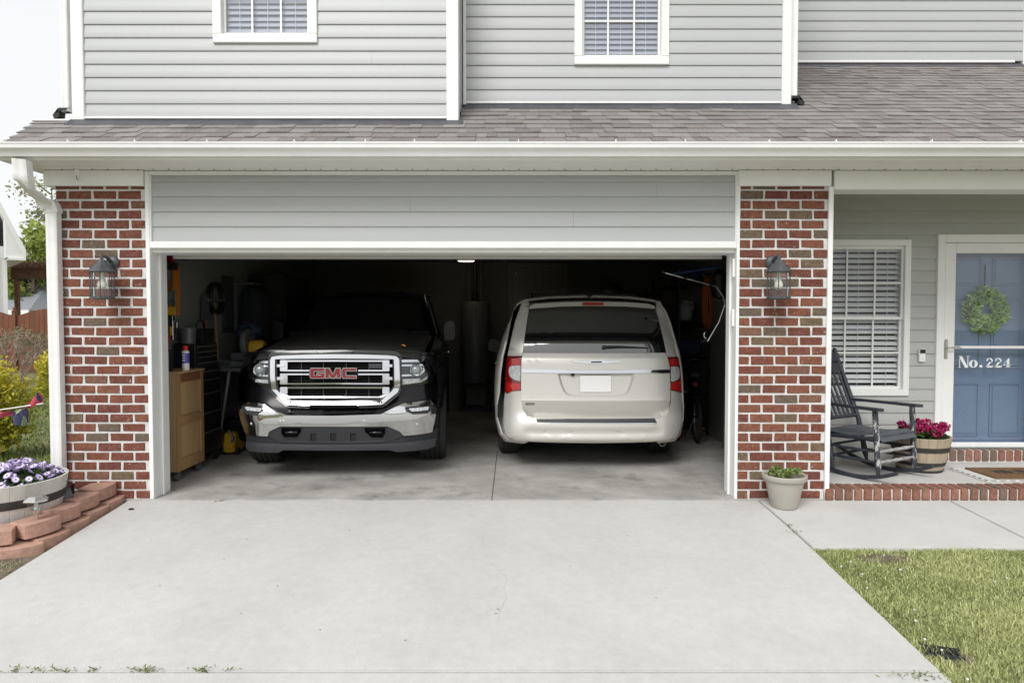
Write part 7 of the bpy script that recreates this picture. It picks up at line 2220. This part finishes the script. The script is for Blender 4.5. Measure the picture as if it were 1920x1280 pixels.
weed(411, 940, .03, 16, 'dry brown weed at the garage threshold'); weed(1490, 998, .03, 16, 'weed in the joint between driveway and walk'); weed(1478, 985, .02, 10, 'small yellowish weed nearer the pot in the walk joint'); weed(1725, 1268, .08, 60, 'dry grass tuft where the driveway joint meets the lawn')
# drain grate in the lawn
dg = G(1758, 1216)
dgr = thing('drain_grate', 'small black plastic drain grate sunk in the lawn beside the driveway', 'drain grate', (dg.x + .02, dg.y, gz(dg.y) - .022), radians(-18))
dgr.scale = (.72, .8, 1)
for k in range(11):
    bb = MB(); bb.box(-.11 + k * .02, -.102 + k * .02, -.05, .05, 0, .014); bb.build('grate_bar', M_TRIM2, dgr)
bb = MB(); bb.box(-.12, .12, .051, .062, 0, .015); bb.box(-.12, .12, -.062, -.051, 0, .015); bb.build('grate_frame', M_TRIM2, dgr)
bb = MB(); bb.box(-.12, .12, -.06, .06, -.03, -.002); bb.build('drain_box', M_BLACKP, dgr)
pb_ = G(246, 955)
pe = thing('pebble', 'small dark pebble on the driveway near the edging wall', 'pebble', (pb_.x, pb_.y, gz(pb_.y)))
bb = MB(); bb.lathe([(.001, 0), (.014, .001), (.017, .006), (.010, .012), (.001, .013)], 9, sx=1.4); bb.build('stone', M_DKWOOD, pe, smooth=60)

# ---- garden flag on a rod
fg_ = P(40, 770, .35)
gfz = .02
flg = thing('garden_flag', 'red and navy patterned garden flag blown sideways on a thin pole', 'flag', (PX(52, .35, 770), .35, 0))
M_FR = mat('flag_red', (.42, .03, .06), .8, var=.3, vscale=20, c2=(.55, .10, .14)); M_FB = mat('flag_navy', (.035, .04, .13), .8, var=.5, vscale=16, c2=(.07, .08, .16)); M_FG = mat('flag_sage', (.30, .36, .26), .8, var=.3, vscale=18)
fo0 = Vector((PX(52, .35, 770), .35, 0))
rel = lambda px, py, dy=0: P(px, py, .35 + dy) - fo0
def cloth(pts, m_, name, dd):
    bb = MB(); n = 6
    a, b_, c, d = [rel(*p) for p in pts]
    vs, fs = [], []
    for i in range(n + 1):
        for j in range(n + 1):
            u, v = i / n, j / n
            p = (a * (1 - u) + b_ * u) * (1 - v) + (d * (1 - u) + c * u) * v
            p.y += dd + .02 * sin(u * 6 + v * 3); vs.append(tuple(p))
    for i in range(n):
        for j in range(n): q = i * (n + 1) + j; fs.append((q, q + 1, q + n + 2, q + n + 1))
    bb.add(vs, fs); return bb.build(name, m_, flg, smooth=60)
cloth([(42, 764), (75, 736), (80, 752), (58, 766)], M_FR, 'red_panel', 0)
cloth([(66, 744), (73, 735), (78, 752), (72, 750)], M_FB, 'navy_panel', -.004)
cloth([(-30, 776), (20, 770), (22, 778), (-25, 790)], M_FR, 'red_panel', .004)
cloth([(14, 772), (52, 764), (48, 798), (24, 796)], M_FB, 'navy_panel', .006)
cloth([(24, 770), (50, 764), (48, 772), (30, 776)], M_FG, 'sage_panel', -.004)
cloth([(40, 786), (48, 778), (47, 798), (40, 798)], M_FG, 'sage_panel', .0)
bb = MB(); bb.tube([rel(-40, 774), rel(82, 756)], .006, 6); bb.tube([rel(-20, 771), rel(-20, 771) - Vector((0, 0, rel(-20, 771).z - .0))], .006, 6); bb.build('pole', M_WHITE2, flg)

# ---- shrubs
def blob_pts(n, cx, cy, cz, rx, ry, rz, r=rng, shell=.55):
    d = r.normal(size=(n, 3)); d /= np.linalg.norm(d, axis=1)[:, None]
    rad = (shell + (1 - shell) * r.uniform(0, 1, n)) * (1 + .16 * np.sin(d[:, 0] * 5 + 1) * np.cos(d[:, 2] * 6) + .10 * np.sin(d[:, 1] * 9))
    return np.stack([cx + d[:, 0] * rad * rx, cy + d[:, 1] * rad * ry, cz + d[:, 2] * rad * rz], 1)
M_GOLD = leafmat('golden_leaf', (0.26, 0.28, 0.02), (0.78, 0.70, 0.10), .5, .35)
def shrub(label, px, Y, h, rx, n, mt, seed, lsize, group=None, name='shrub'):
    x = PX(px, Y, 700)
    t = thing(name, label, 'shrub', (x, Y, -.03), group=group)
    r = np.random.default_rng(seed)
    P_ = [blob_pts(n // 3, 0, 0, h * .52, rx * .8, rx * .8, h * .48, r)]
    for k in range(9):
        a = r.uniform(0, 2 * pi); rr = rx * r.uniform(.4, .75)
        P_.append(blob_pts(n // 13, rr * cos(a), rr * sin(a), h * r.uniform(.25, .85), rx * .38, rx * .38, h * .24, r, .3))
    P_ = np.concatenate(P_); P_ = P_[P_[:, 2] > .04]
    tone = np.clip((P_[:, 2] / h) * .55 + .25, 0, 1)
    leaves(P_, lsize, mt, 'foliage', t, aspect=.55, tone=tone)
    for k in range(6):
        a = 2 * pi * k / 6
        bb = MB(); bb.tube([(.04 * cos(a), .04 * sin(a), 0), (rx * .3 * cos(a), rx * .3 * sin(a), h * .4), (rx * .55 * cos(a + .3), rx * .55 * sin(a + .3), h * .75)], [.014, .010, .004], 5); bb.build('stem', mat('shrub_bark', (.09, .065, .045), .9), t)
    return t
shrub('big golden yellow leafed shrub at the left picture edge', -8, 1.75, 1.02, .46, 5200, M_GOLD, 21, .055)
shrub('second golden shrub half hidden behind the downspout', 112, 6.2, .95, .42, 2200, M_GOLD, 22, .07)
# bare twiggy shrub
M_TWIG = mat('grey_twig', (0.36, 0.30, 0.24), .9, var=.2)
bs = thing('bare_shrub', 'leafless grey-brown twiggy shrub in front of the wooden fence', 'shrub', (PX(22, 10.5, 690), 10.5, -.03))
random.seed(31)
twl = []
def grow(p, d, L, r, lev, acc):
    q = p + d * L
    mid = p.lerp(q, .5) + Vector((random.uniform(-.03, .03), random.uniform(-.03, .03), 0))
    acc.append(([p, mid, q], [r, r * .8, r * .6]))
    if lev == 0: twl.append(q); return
    for _ in range(random.choice([2, 3])):
        nd_ = (d + Vector((random.uniform(-.65, .65), random.uniform(-.65, .65), random.uniform(-.1, .45)))).normalized()
        grow(q, nd_, L * random.uniform(.6, .85), r * .62, lev - 1, acc)
for k in range(15):
    acc = []
    a = 2 * pi * k / 15
    grow(Vector((.2 * cos(a), .2 * sin(a), 0)), Vector((.45 * cos(a), .45 * sin(a), 1)).normalized(), .44, .028, 4, acc)
    bb = MB()
    for pth, rs in acc: bb.tube(pth, rs, 4, caps=False)
    bb.build('branch', M_TWIG, bs)
leaves(np.array([tuple(p) for p in twl]), .06, leafmat('budding_leaf', (.13, .13, .06), (.28, .26, .14)), 'buds', bs)

# ---- wooden fence with scalloped top
M_FENCE = mat('red_stained_fence', (0.17, 0.062, 0.03), .75, var=.22, vscale=5, stretch=(2, 2, .3), objvar=.14)
FY = 13.6
fn = thing('wooden_fence', 'red-brown stained board fence with scalloped top at left', 'fence', (0, FY, 0))
fx0, fx1 = PX(-230, FY, 640), PX(175, FY, 640)
px_post = PX(29, FY, 640)
span = 2.3
x = fx0
while x < fx1:
    u = ((x - px_post) % span) / span
    h = 1.62 + .24 * sin(pi * u) ** 1.0 - .02
    bb = MB(); bb.prism_y([(x, 0), (x + .138, 0), (x + .138, 1.62 + .24 * sin(pi * (((x + .138 - px_post) % span) / span)) - .02), (x, h)], 0, .02); bb.build('board', M_FENCE, fn)
    x += .146
for k in range(-4, 3):
    xp = px_post + k * span
    if fx0 - .2 < xp < fx1 + .2:
        bb = MB(); bb.box(xp - .05, xp + .05, -.06, .04, 0, 1.74); bb.lathe([(.07, 1.741), (.07, 1.77), (.03, 1.79), (.045, 1.83), (.03, 1.87), (.001, 1.885)], 10, c=(xp, -.01, 0)); bb.build('post', M_FENCE, fn)
for z in (.35, 1.3):
    bb = MB(); bb.box(fx0, fx1, .021, .06, z, z + .09); bb.build('rail', M_FENCE, fn)

# ---- neighbour's white house
M_NSID = mat('white_neighbour_siding', (.70, .71, .71), .55)
ntm = M_NSID.node_tree
wv = nd(ntm, 'ShaderNodeTexWave'); wv.bands_direction = 'Z'; wv.wave_profile = 'SAW'; wv.inputs['Scale'].default_value = 1.35
tcn = nd(ntm, 'ShaderNodeTexCoord'); bpn = nd(ntm, 'ShaderNodeBump'); bpn.inputs['Strength'].default_value = .8; bpn.inputs['Distance'].default_value = .03
ntm.links.new(tcn.outputs['Object'], wv.inputs['Vector']); ntm.links.new(wv.outputs['Fac'], bpn.inputs['Height']); ntm.links.new(bpn.outputs[0], ntm.nodes['Principled BSDF'].inputs['Normal'])
NY = 14.6
NYAW = radians(43)
nx = PX(13, NY, 560)
nh = thing('neighbour_house', 'white sided neighbouring house with white eaves at the left picture edge', 'house', (nx, NY, 0), NYAW)
NF = Frame((nx, NY, 0), NYAW)
xa, za = NF.hit(46, 478, lambda x, z: -.5)
xb_, zb_n = NF.hit(-4, 384, lambda x, z: -.5)
ztop = NF.hit(5, 462, lambda x, z: 0)[1]
sl_ = (zb_n - za) / (xb_ - xa)
xpk = -2.6; zpk = za + sl_ * (xpk - xa)
bb = MB(); bb.box(-2 * 2.6, 0, 0, 7, -.05, ztop); bb.build('wall', M_NSID, nh)
bb = MB(); bb.prism_y([(xa, za), (xpk, zpk), (xpk, zpk + .12), (xa, za + .14)], -.55, 7.4); bb.prism_y([(xpk, zpk), (2 * xpk - xa, za), (2 * xpk - xa, za + .14), (xpk, zpk + .12)], -.55, 7.4); bb.build('roof', mat('grey_roof', (.20, .20, .21), .9, var=.1), nh)
bb = MB(); bb.prism_y([(xa + .02, za - .16), (xpk, zpk - .17), (xpk, zpk + .13), (xa + .02, za + .15)], -.62, -.551); bb.build('rake_board', M_WHITE, nh)
bb = MB(); bb.prism_y([(xa, za - .03), (xpk, zpk - .03), (xpk, zpk - .002), (xa, za - .002)], -.55, .0); bb.build('rake_soffit', M_WHITE, nh)
bb = MB(); bb.prism_y([(0, ztop + .002), (0, za - .1), (xpk, zpk - .02), (2 * xpk, za - .1), (2 * xpk, ztop + .002)], 0.002, .2); bb.build('gable_wall', M_NSID, nh)
bb = MB(); bb.prism_y([(-.05, za - .098), (xa, za - .098), (xa, za - .035), (-.05, za + sl_ * (-.05 - xa) - .035)], -.5, -.01); bb.build('eave_return', M_WHITE, nh)
bb = MB(); bb.box(.001, xa + .02, -.55, 7.2, za - .17, za - .10); bb.build('soffit', M_WHITE, nh)
bb = MB(); bb.box(-.08, .02, -.02, .06, 0, za - .18); bb.build('corner_board', M_WHITE, nh)
bb = MB(); bb.box(xa - .03, xa + .08, -.5, 7.2, za - .02, za + .08); bb.build('gutter', M_WHITE2, nh)

# ---- pergola
M_PERG = mat('brown_stained_timber', (.16, .085, .045), .8, var=.25, vscale=6)
PY_ = 17.5
pg = thing('pergola', 'brown timber pergola with close rafters behind the fence', 'pergola', (0, PY_, 0))
x0_, x1_ = PX(20, PY_, 500), PX(150, PY_, 500)
zt2, zm2, zb2 = PZ(492, PY_), PZ(503, PY_), PZ(523, PY_)
bb = MB(); bb.box(x0_, x1_, 0, .12, zb2, zm2); bb.build('beam', M_PERG, pg, bevel=.01)
bb = MB(); bb.box(x0_, x1_, 2.5, 2.62, zb2, zm2); bb.build('beam', M_PERG, pg, bevel=.01)
x = x0_ + .05
while x < x1_:
    bb = MB(); bb.box(x, x + .05, -.3, 2.9, zm2 + .001, zt2); bb.build('rafter', M_PERG, pg); x += .2
for x in (x0_ + .1, x1_ - .2):
    for y in (0.0, 2.5):
        bb = MB(); bb.box(x, x + .12, y + .001, y + .119, 0, zb2 - .001); bb.build('post', M_PERG, pg)
for k in range(5):
    x = PX(44 + k * 11, PY_, 525); bb = MB(); bb.lathe([(.001, zb2 - .11), (.03, zb2 - .09), (.03, zb2 - .05), (.01, zb2 - .02), (.01, zb2 - .002)], 8, c=(x, .06, 0)); bb.build('string_bulb', M_BLACKP, pg, smooth=60)

# ---- distant house
DY = 34.0
dh = thing('distant_house', 'far white house with grey hipped roof behind the fence', 'house', (PX(10, DY, 570), DY, 0))
o_ = Vector((PX(10, DY, 570), DY, 0))
w2 = PX(66, DY, 580) - o_.x
ze, zr = PZ(582, DY), PZ(540, DY)
bb = MB(); bb.box(-6, w2 - .4, 0, 7, 0, ze); bb.build('wall', M_NSID, dh)
bb = MB(); bb.add([(-6.5, -.5, ze), (w2, -.5, ze), (w2, 7.5, ze), (-6.5, 7.5, ze), (-4, 3.5, zr + .4), (w2 - 1.7, 3.5, zr + .4)], [(0, 1, 5, 4), (1, 2, 5), (2, 3, 4, 5), (3, 0, 4), (0, 3, 2, 1)]); bb.build('roof', mat('far_grey_roof', (.23, .24, .26), .9, var=.08), dh)
bb = MB(); bb.box(-6.5, w2, -.56, -.501, ze - .25, ze + .02); bb.build('fascia', M_WHITE, dh)

# ---- trees
M_SPR = leafmat('spring_leaf', (0.16, 0.22, 0.04), (0.48, 0.56, 0.16), .6, .4)
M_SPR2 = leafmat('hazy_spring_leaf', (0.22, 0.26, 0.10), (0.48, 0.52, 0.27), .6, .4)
M_BARK = mat('grey_bark', (.13, .105, .085), .9, var=.25, vscale=4)
def tree(label, px, Y, H, R, n, mt, seed, lsize, low=.3, sparse=1.0):
    t = thing('tree', label, 'tree', (PX(px, Y, 600), Y, -.03), group='trees beyond the fence')
    r = np.random.default_rng(seed)
    bb = MB(); bb.tube([(0, 0, 0), (.1, 0, H * .3), (.0, .1, H * .6), (.1, 0, H * .92)], [H * .018, H * .014, H * .009, H * .002], 8); bb.build('trunk', M_BARK, t, smooth=60)
    P_ = []
    for k in range(16):
        a = r.uniform(0, 2 * pi); zz = H * r.uniform(low, .95); env = R * sqrt(max(.05, 1 - ((zz / H - .6) / .5) ** 2)); rr = env * r.uniform(.25, .9)
        c = Vector((rr * cos(a), rr * sin(a), zz))
        bb = MB(); bb.tube([(0, 0, max(.5, zz - rr * .8)), c * .55 + Vector((0, 0, zz * .42)), c], [H * .006, H * .004, H * .0015], 5); bb.build('limb', M_BARK, t)
        P_.append(blob_pts(int(n / 16), c.x, c.y, c.z, R * .38, R * .38, R * .30, r, .25))
    P_ = np.concatenate(P_)
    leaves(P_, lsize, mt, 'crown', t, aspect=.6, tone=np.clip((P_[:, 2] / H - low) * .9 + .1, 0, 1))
tree('dense rounded spring green tree behind the pergola', 62, 36, 7.6, 2.6, 5200, M_SPR, 41, .30, .25)
tree('tall airy tree with sparse twigs above the downspout elbow', 100, 44, 12.5, 2.6, 700, M_SPR2, 42, .26, .45)
tree('pale hazy tree low behind the pergola beam at left', 20, 46, 6.6, 3.4, 5000, M_SPR2, 43, .36, .05)
tree('pale hazy tree behind the wooden fence post', 75, 50, 6.8, 3.6, 5000, M_SPR2, 44, .36, .03)
tree('pale green tree farthest right behind the downspout', 135, 40, 7.2, 3.0, 4000, M_SPR, 45, .34, .1)
tree('broad spring green tree far beyond the left picture edge', -140, 48, 8.0, 3.6, 3500, M_SPR, 46, .38, .1)
tree('pale hazy tree just beyond the left picture edge', -40, 54, 7.4, 3.8, 3500, M_SPR2, 47, .38, .03)
